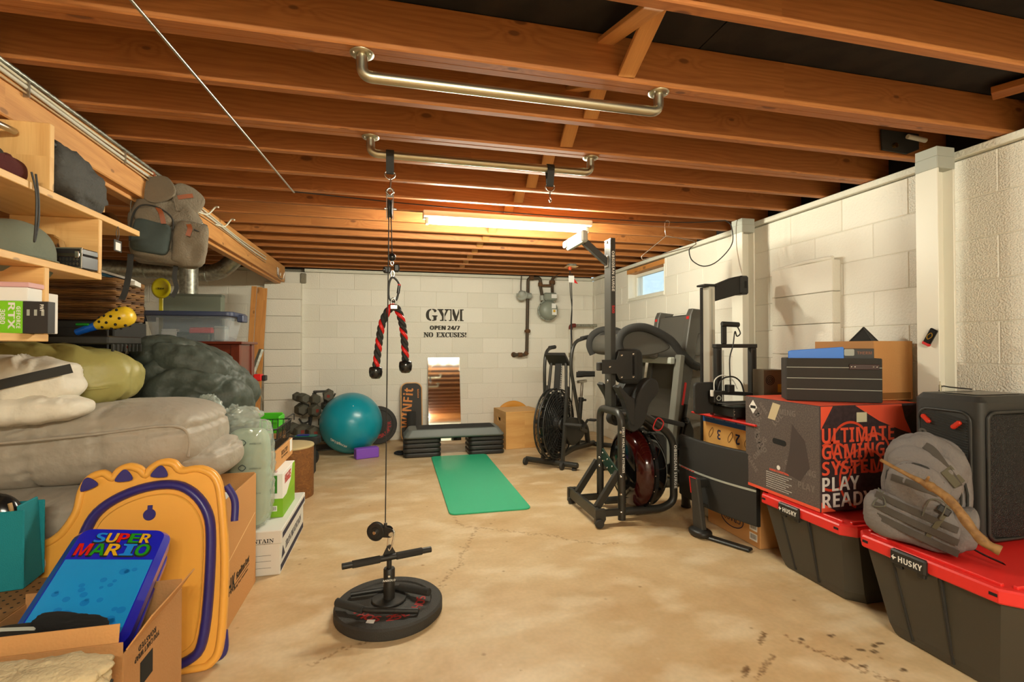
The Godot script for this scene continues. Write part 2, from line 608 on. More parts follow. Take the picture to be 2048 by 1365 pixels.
func make_materials():
	# softwood framing
	M.joist = []
	for i in 4:
		M.joist.append(wood(Color(0.74, 0.48, 0.25), Color(0.51, 0.28, 0.11), 11 + i * 13, 5, 2.4, 0.42, 0.62, 40.0 + i * 9))
	M.girder = wood(Color(0.86, 0.63, 0.37), Color(0.68, 0.44, 0.23), 71, 5, 2.2, 0.5, 0.6, 14.0)
	M.pine = wood(Color(0.93, 0.76, 0.50), Color(0.80, 0.58, 0.33), 83, 4, 1.2, 0.4, 0.5, 16.0)
	M.ply = wood(Color(0.88, 0.70, 0.44), Color(0.76, 0.53, 0.28), 97, 2, 1.3, 0.6, 0.55, 7.0)
	M.cherry = wood(Color(0.45, 0.18, 0.08), Color(0.30, 0.10, 0.04), 41, 0, 1.0, 0.4, 0.32, 18.0)
	M.lumber = wood(Color(0.87, 0.62, 0.33), Color(0.68, 0.42, 0.2), 57, 3, 1.4, 0.3, 0.6, 30.0)
	M.board_edge = mat(Color(0.93, 0.78, 0.55), 0.55)
	M.osb = osb()
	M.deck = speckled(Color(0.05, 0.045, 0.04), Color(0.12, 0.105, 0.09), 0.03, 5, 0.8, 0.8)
	# masonry
	var rough_tex := bump_tex(0.09, 3, 256, 6.0, FastNoiseLite.TYPE_SIMPLEX_SMOOTH, 5)
	M.block = []
	for c in [Color(0.905, 0.885, 0.835), Color(0.89, 0.87, 0.815), Color(0.92, 0.90, 0.85)]:
		M.block.append(with_bump(mat(c, 0.55), rough_tex, 2.2, 0.16))
	M.block_rough = with_bump(mat(Color(0.90, 0.88, 0.83), 0.5), bump_tex(0.12, 9, 256, 8.0), 3.0, 0.45)
	M.mortar = with_bump(mat(Color(0.86, 0.84, 0.79), 0.7), rough_tex, 3.0, 0.5)
	M.plate = with_bump(mat(Color(0.87, 0.86, 0.80), 0.6), rough_tex, 2.0, 0.3)
	M.raw_block = with_bump(mat(Color(0.55, 0.52, 0.45), 0.9), rough_tex, 3.0, 1.0)
	M.floor = concrete()
	# paint and metal
	M.white_paint = mat(Color(0.90, 0.885, 0.83), 0.4)
	M.grey_paint = mat(Color(0.66, 0.67, 0.63), 0.45)
	M.black = mat(Color(0.135, 0.13, 0.12), 0.45)
	M.matte_black = mat(Color(0.155, 0.15, 0.14), 0.75)
	M.gloss_black = mat(Color(0.10, 0.10, 0.10), 0.18)
	M.frame_black = with_bump(mat(Color(0.175, 0.168, 0.15), 0.42), bump_tex(0.2, 22, 128, 3.0), 12.0, 0.15)
	M.foam = mat(Color(0.17, 0.165, 0.155), 0.9)
	M.rubber = with_bump(mat(Color(0.18, 0.17, 0.155), 0.7), rough_tex, 6.0, 0.3)
	M.chrome = mat(Color(0.85, 0.84, 0.82), 0.16, 1.0)
	M.steel = mat(Color(0.70, 0.68, 0.64), 0.33, 1.0)
	M.brushed = mat(Color(0.74, 0.71, 0.62), 0.36, 1.0)
	M.galv = speckled(Color(0.70, 0.70, 0.66), Color(0.56, 0.56, 0.52), 0.06, 14, 1.5, 0.42, 0.85)
	M.rust = speckled(Color(0.33, 0.22, 0.13), Color(0.45, 0.30, 0.16), 0.05, 15, 4.0, 0.8)
	M.iron = speckled(Color(0.28, 0.26, 0.22), Color(0.36, 0.28, 0.2), 0.05, 16, 4.0, 0.6, 0.3)
	M.red = mat(Color(0.80, 0.10, 0.09), 0.4)
	M.white = mat(Color(0.90, 0.89, 0.86), 0.6)
	M.paper = mat(Color(0.93, 0.92, 0.90), 0.8)
	M.ink = mat(Color(0.06, 0.055, 0.05), 0.8)
	M.card = with_bump(mat(Color(0.72, 0.52, 0.32), 0.8), bump_tex(0.15, 31, 128, 2.0), 5.0, 0.2)
	M.card_light = with_bump(mat(Color(0.80, 0.58, 0.35), 0.8), bump_tex(0.15, 32, 128, 2.0), 5.0, 0.2)
	M.glass = mat(Color(0.9, 0.97, 1.0, 0.12), 0.03)
	M.glass.transparency = BaseMaterial3D.TRANSPARENCY_ALPHA
	M.clear = mat(Color(0.72, 0.76, 0.80, 0.34), 0.1)
	M.clear.transparency = BaseMaterial3D.TRANSPARENCY_ALPHA

func osb() -> StandardMaterial3D:
	var im := Image.create(320, 320, false, Image.FORMAT_RGB8)
	im.fill(Color(0.48, 0.30, 0.13))
	var r := RandomNumberGenerator.new()
	r.seed = 5
	for k in 700:
		var c := Color(0.62, 0.42, 0.2).lerp(Color(0.36, 0.2, 0.08), r.randf())
		var p := Vector2(r.randf() * 320, r.randf() * 320)
		var a := r.randf() * PI
		var l := r.randf_range(8, 30)
		var w := r.randf_range(2, 6)
		for i in int(l):
			for j in int(w):
				var q := p + Vector2(i, 0).rotated(a) + Vector2(0, j).rotated(a)
				im.set_pixel(posmod(int(q.x), 320), posmod(int(q.y), 320), c)
	var m := mat(Color.WHITE, 0.7)
	m.albedo_texture = ImageTexture.create_from_image(im)
	m.uv1_scale = Vector3.ONE * 2.0
	m.uv1_triplanar = true
	return m

# worn tan concrete over x -1.7..2.757, z -6.55..-0.6, with its cracks, spatters and scuffs where they lie
func concrete() -> StandardMaterial3D:
	var w := 800
	var h := 1068
	var lo := Vector2(-1.7, -6.55)
	var span := Vector2(4.457, 5.95)
	var big := noise(0.9, 201, 4)
	var mid := noise(4.0, 202, 4)
	var fine := noise(38.0, 203, 2)
	var a := Color(0.83, 0.725, 0.565)
	var b := Color(0.75, 0.615, 0.44)
	var pale := Color(0.88, 0.80, 0.67)
	var im := Image.create(w, h, false, Image.FORMAT_RGB8)
	for y in h:
		for x in w:
			var p := lo + span * Vector2(float(x) / w, float(y) / h)
			var g := 0.45 + 0.7 * big.get_noise_2d(p.x * 0.8, p.y * 1.3) + 0.35 * mid.get_noise_2d(p.x, p.y * 1.4)
			var c := a.lerp(b, clampf(g, 0.0, 1.0))
			var k := mid.get_noise_2d(p.x * 0.5 + 40.0, p.y * 0.9)
			c = c.lerp(pale, clampf(k * 1.4, 0.0, 0.7))
			c = c * (1.0 + 0.03 * fine.get_noise_2d(p.x, p.y))
			im.set_pixel(x, y, c)
	var r := RandomNumberGenerator.new()
	r.seed = 77
	var per := w / span.x
	var dot := func(p: Vector2, rad: float, c: Color, k: float):
		var q := (p - lo) * per
		var e := rad * per
		for yy in range(int(q.y - e - 1), int(q.y + e + 2)):
			for xx in range(int(q.x - e - 1), int(q.x + e + 2)):
				if xx >= 0 and yy >= 0 and xx < w and yy < h:
					var t := clampf(e + 0.5 - Vector2(xx, yy).distance_to(q), 0.0, 1.0) * k
					if t > 0.0:
						im.set_pixel(xx, yy, im.get_pixel(xx, yy).lerp(c, t))
	var dark := Color(0.36, 0.22, 0.11)
	var cracks := [
		[Vector2(0.405, -3.492), Vector2(0.441, -3.313), Vector2(0.528, -3.264), Vector2(0.708, -3.156), Vector2(0.853, -3.067), Vector2(0.973, -3.021), Vector2(1.093, -2.891), Vector2(1.225, -2.812), Vector2(1.353, -2.804)],
		[Vector2(0.198, -2.448), Vector2(0.244, -2.543), Vector2(0.277, -2.620), Vector2(0.352, -2.725), Vector2(0.384, -2.887), Vector2(0.437, -2.987), Vector2(0.491, -3.138), Vector2(0.520, -3.256)],
		[Vector2(1.582, -1.741), Vector2(1.589, -1.696), Vector2(1.624, -1.633), Vector2(1.649, -1.588), Vector2(1.676, -1.526), Vector2(1.701, -1.467), Vector2(1.745, -1.409), Vector2(1.783, -1.335)],
		[Vector2(-0.306, -2.004), Vector2(-0.205, -2.074), Vector2(-0.130, -2.090), Vector2(-0.053, -2.124)]]
	for cr in cracks.size():
		var pts: Array = cracks[cr]
		for i in pts.size() - 1:
			var s: Vector2 = pts[i]
			var e: Vector2 = pts[i + 1]
			var steps := int(s.distance_to(e) / 0.003) + 1
			for k in steps:
				var p := s.lerp(e, float(k) / steps)
				p += Vector2(mid.get_noise_2d(p.x * 9.0, p.y * 9.0), mid.get_noise_2d(p.y * 9.0, p.x * 9.0 + 5.0)) * 0.035
				dot.call(p, 0.0025 if cr != 2 else 0.0032, dark, 0.32 if cr != 2 else 0.38)
				if r.randf() < 0.02:
					dot.call(p + Vector2(r.randf_range(-.02, .02), r.randf_range(-.02, .02)), 0.006, dark, 0.3)
	for p in [Vector2(1.767, -1.696), Vector2(1.909, -1.608), Vector2(1.868, -1.601), Vector2(1.794, -1.592), Vector2(1.838, -1.571), Vector2(1.836, -1.457), Vector2(1.692, -1.562), Vector2(1.716, -1.507), Vector2(1.631, -1.704)]:
		for k in 5:
			dot.call(p + Vector2(r.randf_range(-.012, .012), r.randf_range(-.006, .006)), 0.007, Color(0.36, 0.27, 0.18), 0.55)
	for s in [[Vector2(1.513, -1.783), Vector2(1.435, -1.719)], [Vector2(1.437, -1.645), Vector2(1.275, -1.542)], [Vector2(1.285, -1.605), Vector2(1.237, -1.567)]]:
		for k in 45:
			var t := r.randf()
			dot.call((s[0] as Vector2).lerp(s[1], t) + Vector2(r.randf_range(-.01, .01), r.randf_range(-.008, .008)), 0.0045, Color(0.40, 0.28, 0.16), 0.4)
	for k in 260:
		dot.call(lo + span * Vector2(r.randf(), r.randf()), r.randf_range(0.003, 0.009), Color(0.42, 0.28, 0.15) if r.randf() < 0.7 else Color(0.92, 0.85, 0.72), r.randf_range(0.2, 0.5))
	var m := mat(Color.WHITE, 0.5)
	m.albedo_texture = ImageTexture.create_from_image(im)
	m.normal_enabled = true
	m.normal_texture = bump_tex(0.05, 44, 256, 2.0)
	m.normal_scale = 0.25
	return m

const YG := 2.133          # top of the block courses
const YB := 2.178          # underside of the joists
const YD := 2.345          # underside of the decking
const XR := 2.757
const ZB := -6.548
const XL := -3.7
const ZF := 2.7
const COURSE := 0.2032
const PITCH := 0.414

var block_meshes := {}
func block_mesh(len: float, hgt: float) -> ArrayMesh:
	var k := "%.3f %.3f" % [len, hgt]
	if not block_meshes.has(k):
		block_meshes[k] = Shape.new().box(Vector3(len, hgt, 0.02), Vector3(0, 0, -0.01), 0.0035).mesh()
	return block_meshes[k]

# a running-bond face of painted blocks. to_world puts (along, height, out) into the room; holes are [a0, a1, y0, y1]
func lay_blocks(wall: Node3D, a0: float, a1: float, joint: float, base: Basis, origin: Vector3, holes := [], top := YG, rough_after := INF, first_course := 0):
	var r := RandomNumberGenerator.new()
	r.seed = int(a1 * 100.0) + 3
	for c in range(first_course, 11):
		var y1 := top - c * COURSE
		var y0: float = max(y1 - COURSE, 0.0)
		if y1 - y0 < 0.02:
			continue
		var start := joint + (PITCH * 0.5 if c % 2 == 1 else 0.0)
		var a: float = start - ceilf((start - a0) / PITCH) * PITCH
		while a < a1:
			var segs := [[max(a, a0), min(a + PITCH, a1)]]
			for hole in holes:
				if y1 > hole[2] + 0.01 and y0 < hole[3] - 0.01:
					var cut := []
					for s in segs:
						if s[1] <= hole[0] or s[0] >= hole[1]:
							cut.append(s)
						else:
							if s[0] < hole[0]: cut.append([s[0], hole[0]])
							if s[1] > hole[1]: cut.append([hole[1], s[1]])
					segs = cut
			for s in segs:
				var l: float = s[1] - s[0]
				if l < 0.02:
					continue
				var m: Material = M.block[r.randi() % 3]
				if s[0] > rough_after:
					m = M.block_rough
				var out := r.randf_range(-0.0008, 0.0008)
				meshpart(wall, "block", block_mesh(l - 0.003, y1 - y0 - 0.003), m, Transform3D(base, origin + base * Vector3((s[0] + s[1]) / 2, (y0 + y1) / 2, out)))
			a += PITCH

func make_room():
	# floor
	var fl := structure("floor")
	var s := S()
	var slab := [Vector3(XL, 0, ZB), Vector3(XR, 0, ZB), Vector3(XR, 0, ZF), Vector3(XL, 0, ZF)]
	var uvs := []
	for p in slab:
		uvs.append(Vector2((p.x + 1.7) / 4.457, (p.z + 6.55) / 5.95))
	slab.reverse(); uvs.reverse()
	s.poly(slab, uvs)
	s.slab(Vector3(XL - 0.3, -0.15, ZB - 0.3), Vector3(XR + 0.3, -0.001, ZF + 0.3))
	part(fl, "slab", s, M.floor)
	# back wall
	var wb := structure("wall_back")
	part(wb, "mortar_core", S().slab(Vector3(XL, -0.1, ZB - 0.2), Vector3(XR + 0.2, YG, ZB - 0.004)), M.mortar)
	lay_blocks(wb, XL, XR, -0.906, Basis.IDENTITY, Vector3(0, 0, ZB))
	part(wb, "sill_plate", S().slab(Vector3(-1.08, YG + 0.004, ZB - 0.16), Vector3(XR, YB - 0.002, ZB + 0.012), 0.003), M.plate)
	part(wb, "sill_plate", S().slab(Vector3(XL, YG + 0.004, ZB - 0.16), Vector3(-1.5, YB - 0.002, ZB - 0.01), 0.003), M.plate)
	part(wb, "sill_plate", S().slab(Vector3(-1.499, 1.98, ZB - 0.16), Vector3(-1.081, YB - 0.002, ZB - 0.08)), M.raw_block)
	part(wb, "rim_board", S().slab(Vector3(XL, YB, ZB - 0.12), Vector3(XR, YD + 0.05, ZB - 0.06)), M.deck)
	# pilaster that carries the girder
	var zp := -6.43
	for c in range(1, 11):
		var y1 := 1.985 - (c - 1) * COURSE
		var y0: float = max(0.0, y1 - COURSE)
		if y1 - y0 > 0.03:
			part(wb, "pilaster_block", S().slab(Vector3(-1.513, y0 + 0.0015, ZB - 0.05), Vector3(-1.105, y1 - 0.0015, zp), 0.004), M.block[c % 3])
	part(wb, "bearing_block", S().slab(Vector3(-1.13, 1.99, ZB - 0.1), Vector3(-1.06, 2.12, ZB + 0.02), 0.01), M.raw_block)
	# right wall with its window opening
	var wr := structure("wall_right")
	var hz := [-5.497, -4.643]
	var hy := [1.745, YG]
	for q in [[ZB - 0.2, hz[0], -0.1, YG], [hz[1], ZF, -0.1, YG], [hz[0], hz[1], -0.1, hy[0]]]:
		part(wr, "mortar_core", S().slab(Vector3(XR + 0.004, q[2], q[0]), Vector3(XR + 0.2, q[3], q[1])), M.mortar)
	# along = -z ... +z maps to local x so that local z points into the room (-x)
	lay_blocks(wr, ZB, ZF, -2.124, Basis(Vector3(0, 0, 1), Vector3(0, 1, 0), Vector3(-1, 0, 0)), Vector3(XR, 0, 0), [[hz[0], hz[1], hy[0], YG]], YG, -2.2)
	part(wr, "sill_plate", S().slab(Vector3(XR - 0.03, YG + 0.005, ZB), Vector3(XR + 0.16, YB - 0.004, ZF), 0.003), M.plate)
	part(wr, "rim_board", S().slab(Vector3(XR + 0.10, YB, ZB), Vector3(XR + 0.16, YD + 0.05, ZF)), M.deck)
	# shallow block pier on the right wall
	for c in 9:
		var y1 := 1.757 - c * COURSE
		var y0: float = max(0.0, y1 - COURSE)
		if y1 - y0 > 0.02:
			part(wr, "pier_block", S().slab(Vector3(XR - 0.06, y0 + 0.0015, -3.07), Vector3(XR + 0.01, y1 - 0.0015, -2.555), 0.004), M.block[c % 3])
	part(wr, "mortar_lip", S().tube(curve([Vector3(XR - 0.03, 1.757, -3.07), Vector3(XR - 0.05, 1.77, -2.8), Vector3(XR - 0.05, 1.765, -2.56)], 6), 0.014, 8), M.block[0])
	# narrow pier near the camera, cut by the right edge of the picture
	part(wr, "pier_block", S().slab(Vector3(XR - 0.05, 1.39, -1.53), Vector3(XR + 0.01, 1.59, -1.2), 0.006), M.block[1])
	# walls out of view that close the room
	var wl := structure("wall_left")
	part(wl, "wall_panel", S().slab(Vector3(XL - 0.2, -0.1, ZB - 0.2), Vector3(XL, YD + 0.1, ZF)), M.block[1])
	var wf := structure("wall_front")
	part(wf, "wall_panel", S().slab(Vector3(XL - 0.2, -0.1, ZF), Vector3(XR + 0.2, YD + 0.1, ZF + 0.2)), M.block[1])
	# ceiling: decking, joists, bridging, girder
	var ce := structure("ceiling")
	var dz := ZB - 0.2
	var i := 0
	while dz < ZF:
		var z2: float = min(dz + 1.22, ZF)
		for q in [[XL, -1.3], [-1.295, 1.135], [1.14, XR + 0.2]]:
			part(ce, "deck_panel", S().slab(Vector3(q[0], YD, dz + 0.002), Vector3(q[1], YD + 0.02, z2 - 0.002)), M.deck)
		dz = z2
		i += 1
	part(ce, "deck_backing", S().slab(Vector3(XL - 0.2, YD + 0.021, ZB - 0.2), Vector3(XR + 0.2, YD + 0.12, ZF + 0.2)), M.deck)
	var zs := [-1.24, -1.656, -1.70, -1.998, -2.31, -2.352, -2.636, -2.956, -3.28, -3.588, -3.917, -4.211, -4.513, -4.84, -5.157, -5.50, -5.81, -6.13, -6.43]
	for k in 11:
		zs.append(-0.92 + 0.325 * k)
	var r := RandomNumberGenerator.new()
	r.seed = 8
	for k in zs.size():
		var z: float = zs[k]
		var sh := S()
		sh.uvo = Vector2(r.randf() * 2.0, r.randf())
		var drop := 0.0 if k != 2 else 0.004
		sh.slab(Vector3(XL, YB + drop, z - 0.041), Vector3(XR + 0.1, YD - 0.001, z), 0.004)
		part(ce, "joist", sh, M.joist[k % 4])
	# crossed bridging between the joists
	var order := [-1.24, -1.70, -1.998, -2.352, -2.636, -2.956, -3.28, -3.588, -3.917, -4.211, -4.513, -4.84, -5.157, -5.50, -5.81, -6.13]
	for k in order.size() - 1:
		var za: float = order[k] - 0.042
		var zb: float = order[k + 1] + (0.044 if k == 0 or k == 2 else 0.0)
		part(ce, "bridging", S().bar(Vector3(0.80, YD - 0.03, za), Vector3(0.83, YB + 0.022, zb), 0.064, 0.019, 0.002), M.girder)
		part(ce, "bridging", S().bar(Vector3(0.745, YB + 0.022, za), Vector3(0.75, YD - 0.03, zb), 0.064, 0.019, 0.002), M.girder)
	part(ce, "bridging", S().bar(Vector3(0.80, YD - 0.03, -0.962), Vector3(0.83, YB + 0.022, -1.24), 0.064, 0.019, 0.002), M.girder)
	part(ce, "bridging", S().bar(Vector3(2.72, YD - 0.03, -1.29), Vector3(2.55, YD - 0.035, -1.60), 0.09, 0.03, 0.002), M.joist[1])
	var g := S()
	g.slab(Vector3(-1.40, 1.985, -6.43), Vector3(-1.283, YB - 0.001, ZF - 0.3), 0.005)
	part(ce, "girder", g, M.girder)
	part(ce, "girder_lower_plank", S().slab(Vector3(-1.385, 1.965, -6.4), Vector3(-1.325, 1.986, ZF - 0.3), 0.003), M.girder)
	# window
	var wi := structure("window_1")
	wi.position = Vector3(XR, 0, 0)
	part(wi, "head_board", S().slab(Vector3(-0.002, 2.075, hz[0]), Vector3(0.19, 2.128, hz[1]), 0.003), M.lumber)
	part(wi, "jamb", S().slab(Vector3(-0.006, hy[0], hz[0]), Vector3(0.19, 2.075, hz[0] + 0.045), 0.003), M.white_paint)
	part(wi, "jamb", S().slab(Vector3(-0.002, hy[0], hz[1] - 0.012), Vector3(0.19, 2.075, hz[1]), 0.003), M.white_paint)
	part(wi, "window_sill", S().slab(Vector3(-0.006, hy[0], hz[0] + 0.045), Vector3(0.19, hy[0] + 0.035, hz[1] - 0.012), 0.003), M.plate)
	var sash := S()
	var z0: float = hz[0] + 0.05
	var z1: float = hz[1] - 0.014
	for q in [[hy[0] + 0.037, hy[0] + 0.065, z0, z1], [2.035, 2.073, z0, z1], [hy[0] + 0.065, 2.035, z0, z0 + 0.035], [hy[0] + 0.065, 2.035, z1 - 0.02, z1]]:
		sash.slab(Vector3(0.085, q[0], q[2]), Vector3(0.125, q[1], q[3]), 0.003)
	part(wi, "sash", sash, M.white_paint)
	part(wi, "pane", S().slab(Vector3(0.10, hy[0] + 0.06, z0 + 0.03), Vector3(0.105, 2.04, z1 - 0.015)), M.glass)
	part(wi, "latch", S().slab(Vector3(0.06, 1.90, z1 - 0.05), Vector3(0.085, 1.915, z1 - 0.02), 0.002).cyl(Vector3(0.075, 1.88, z1 - 0.045), Vector3(0.075, 1.935, z1 - 0.045), 0.006), M.steel)
	# fresh paint lettering on the back wall
	var wl0 := Transform3D(Basis.IDENTITY, Vector3(0, 0, ZB + 0.003))
	var paint := mat(Color(0.20, 0.17, 0.12), 0.7)
	for o in [-0.004, 0.004]:
		var lt := wl0 * Transform3D(Basis.IDENTITY, Vector3(o, 0, o * 0.02))
		print_fit(wb, "GYM", 0.412, 0.902, 1.545, 1.703, paint, lt, true, true, "wall_lettering")
		print_fit(wb, "OPEN 24/7", 0.462, 0.853, 1.427, 1.482, paint, lt, false, true, "wall_lettering")
		print_fit(wb, "NO  EXCUSES!", 0.382, 0.940, 1.330, 1.394, paint, lt, true, true, "wall_lettering")
	for x in [0.478, 0.640, 0.745, 0.845]:
		part(wb, "stencil_gap", S().slab(Vector3(x, 1.53, ZB + 0.0028), Vector3(x + 0.011, 1.715, ZB + 0.0044)), M.block[0])

# painted steel posts of I-section against the right wall
func make_columns():
	for q in [[-1.885, "white painted steel I-beam post nearest the camera, beside the loudspeaker", 0.105], [-3.27, "white painted steel I-beam post behind the tall rail and small 3D printer", 0.12]]:
		var t := thing("steel_post", q[1], "post", Vector3(2.56, 0, q[0]), 0, "steel posts along the right wall")
		var w: float = q[2] / 2
		part(t, "flange", S().slab(Vector3(0, 0, -w), Vector3(0.012, 2.07, w), 0.002), M.white_paint)
		part(t, "flange", S().slab(Vector3(0.10, 0, -w), Vector3(0.112, 2.07, w), 0.002), M.white_paint)
		part(t, "web", S().slab(Vector3(0.012, 0, -0.005), Vector3(0.10, 2.07, 0.005)), M.white_paint)
		part(t, "cap_plate", S().slab(Vector3(-0.001, 2.07, -w - 0.001), Vector3(0.113, 2.13, w + 0.001), 0.003), M.grey_paint)
		part(t, "shim_block", S().slab(Vector3(0.0, 2.13, -w), Vector3(0.112, 2.176, w), 0.002), M.grey_paint)

# bare fluorescent batten; its light is strung along the tube
func batten(at: Vector3, label: String, energy: float):
	var t := thing("fluorescent_batten", label, "light fixture", at, 0, "fluorescent battens under the joists")
	part(t, "housing", S().slab(Vector3(-0.64, 0.0, -0.055), Vector3(0.64, 0.046, 0.055), 0.006), M.white_paint)
	var glow := mat(Color(1, 1, 1), 0.4)
	glow.emission_enabled = true
	glow.emission = Color(1.0, 0.97, 0.90)
	glow.emission_energy_multiplier = 5.0
	part(t, "tube", S().cyl(Vector3(-0.60, -0.022, 0), Vector3(0.60, -0.022, 0), 0.019, -1, 14), glow)
	for x in [-0.61, 0.61]:
		part(t, "end_cap", S().slab(Vector3(x - 0.012, -0.045, -0.02), Vector3(x + 0.012, 0.0, 0.02), 0.003), M.white_paint)
	for i in 6:
		var l := OmniLight3D.new()
		l.name = "tube_light"
		l.light_color = LAMP_COLOR
		l.light_energy = energy
		l.light_size = 0.02
		l.omni_range = 20.0
		l.omni_attenuation = 2.0
		l.shadow_enabled = true
		l.position = Vector3(-0.5 + 0.2 * i, -0.064, 0)
		t.add_child(l, true)

func make_lamps():
	batten(Vector3(0.84, YB - 0.052, -3.57), "white fluorescent batten with lit tube, under the joists before the rowing machine", LAMP_ENERGY)
	batten(Vector3(0.35, YB - 0.052, 1.25), "white fluorescent batten with lit tube, behind the camera", FAR_LAMP_ENERGY)

func grab_bar(called_label: String, x0: float, x1: float, z: float):
	var t := thing("grab_bar", called_label, "grab bar", Vector3(0, YB - 0.001, z), 0, "grab bars screwed under the joists")
	var y := -0.075
	part(t, "bar", S().tube(bend([Vector3(x0, -0.004, 0), Vector3(x0, y, 0), Vector3(x1, y, 0), Vector3(x1, -0.004, 0)], 0.055, 8), 0.019, 18), M.brushed)
	for x in [x0, x1]:
		var f := part(t, "flange", S().lathe([Vector2(0.019, -0.008), Vector2(0.03, -0.007), Vector2(0.039, -0.003), Vector2(0.04, 0.0), Vector2(0, 0.0)], 24, pt(0, Vector3(x, 0, 0))), M.brushed)
		for k in 3:
			var a := TAU * k / 3.0 + 0.5
			part(f, "screw", S().lathe([Vector2(0, -0.0105), Vector2(0.003, -0.010), Vector2(0.0045, -0.006)], 10, pt(0, Vector3(x + cos(a) * 0.03, 0, sin(a) * 0.03))), M.chrome)

func strap_hook(parent: Node3D, x: float, label := ""):
	# webbing looped over the bar with a D-ring
	var y := YB - 0.076
	var w := 0.036
	var rows := []
	for e in [-w / 2, w / 2]:
		var row := []
		for k in 13:
			var a := -0.1 * PI + 1.2 * PI * k / 12.0
			row.append(Vector3(x + e, y + sin(a) * 0.0235, -2.372 + cos(a) * 0.0235))
		row.push_front(Vector3(x + e, y - 0.085, -2.372 + 0.004))
		row.append(Vector3(x + e, y - 0.085, -2.372 - 0.004))
		rows.append(row)
	var web := S()
	web.sheet(rows, false, Vector3(x, y, -2.372))
	web.box(Vector3(w, 0.04, 0.012), Vector3(x, y - 0.07, -2.372), 0.002)
	part(parent, "webbing", web, M.matte_black)
	part(parent, "ring", S().tube(curve([Vector3(x - 0.021, y - 0.084, -2.372), Vector3(x - 0.018, y - 0.105, -2.372), Vector3(x, y - 0.115, -2.372), Vector3(x + 0.018, y - 0.105, -2.372), Vector3(x + 0.021, y - 0.084, -2.372)], 6, true), 0.0034, 8, true), M.chrome)

func pulley_wheel(r: float) -> Shape:
	return S().lathe([Vector2(0, -0.011), Vector2(r * 0.45, -0.011), Vector2(r * 0.5, -0.008), Vector2(r * 0.82, -0.008), Vector2(r * 0.86, -0.011), Vector2(r, -0.010), Vector2(r * 0.84, -0.002), Vector2(r * 0.84, 0.002), Vector2(r, 0.010), Vector2(r * 0.86, 0.011), Vector2(r * 0.82, 0.008), Vector2(r * 0.5, 0.008), Vector2(r * 0.45, 0.011), Vector2(0, 0.011)], 28, Transform3D(Basis(Vector3(0, 0, -1), Vector3(1, 0, 0), Vector3(0, -1, 0)), Vector3.ZERO))

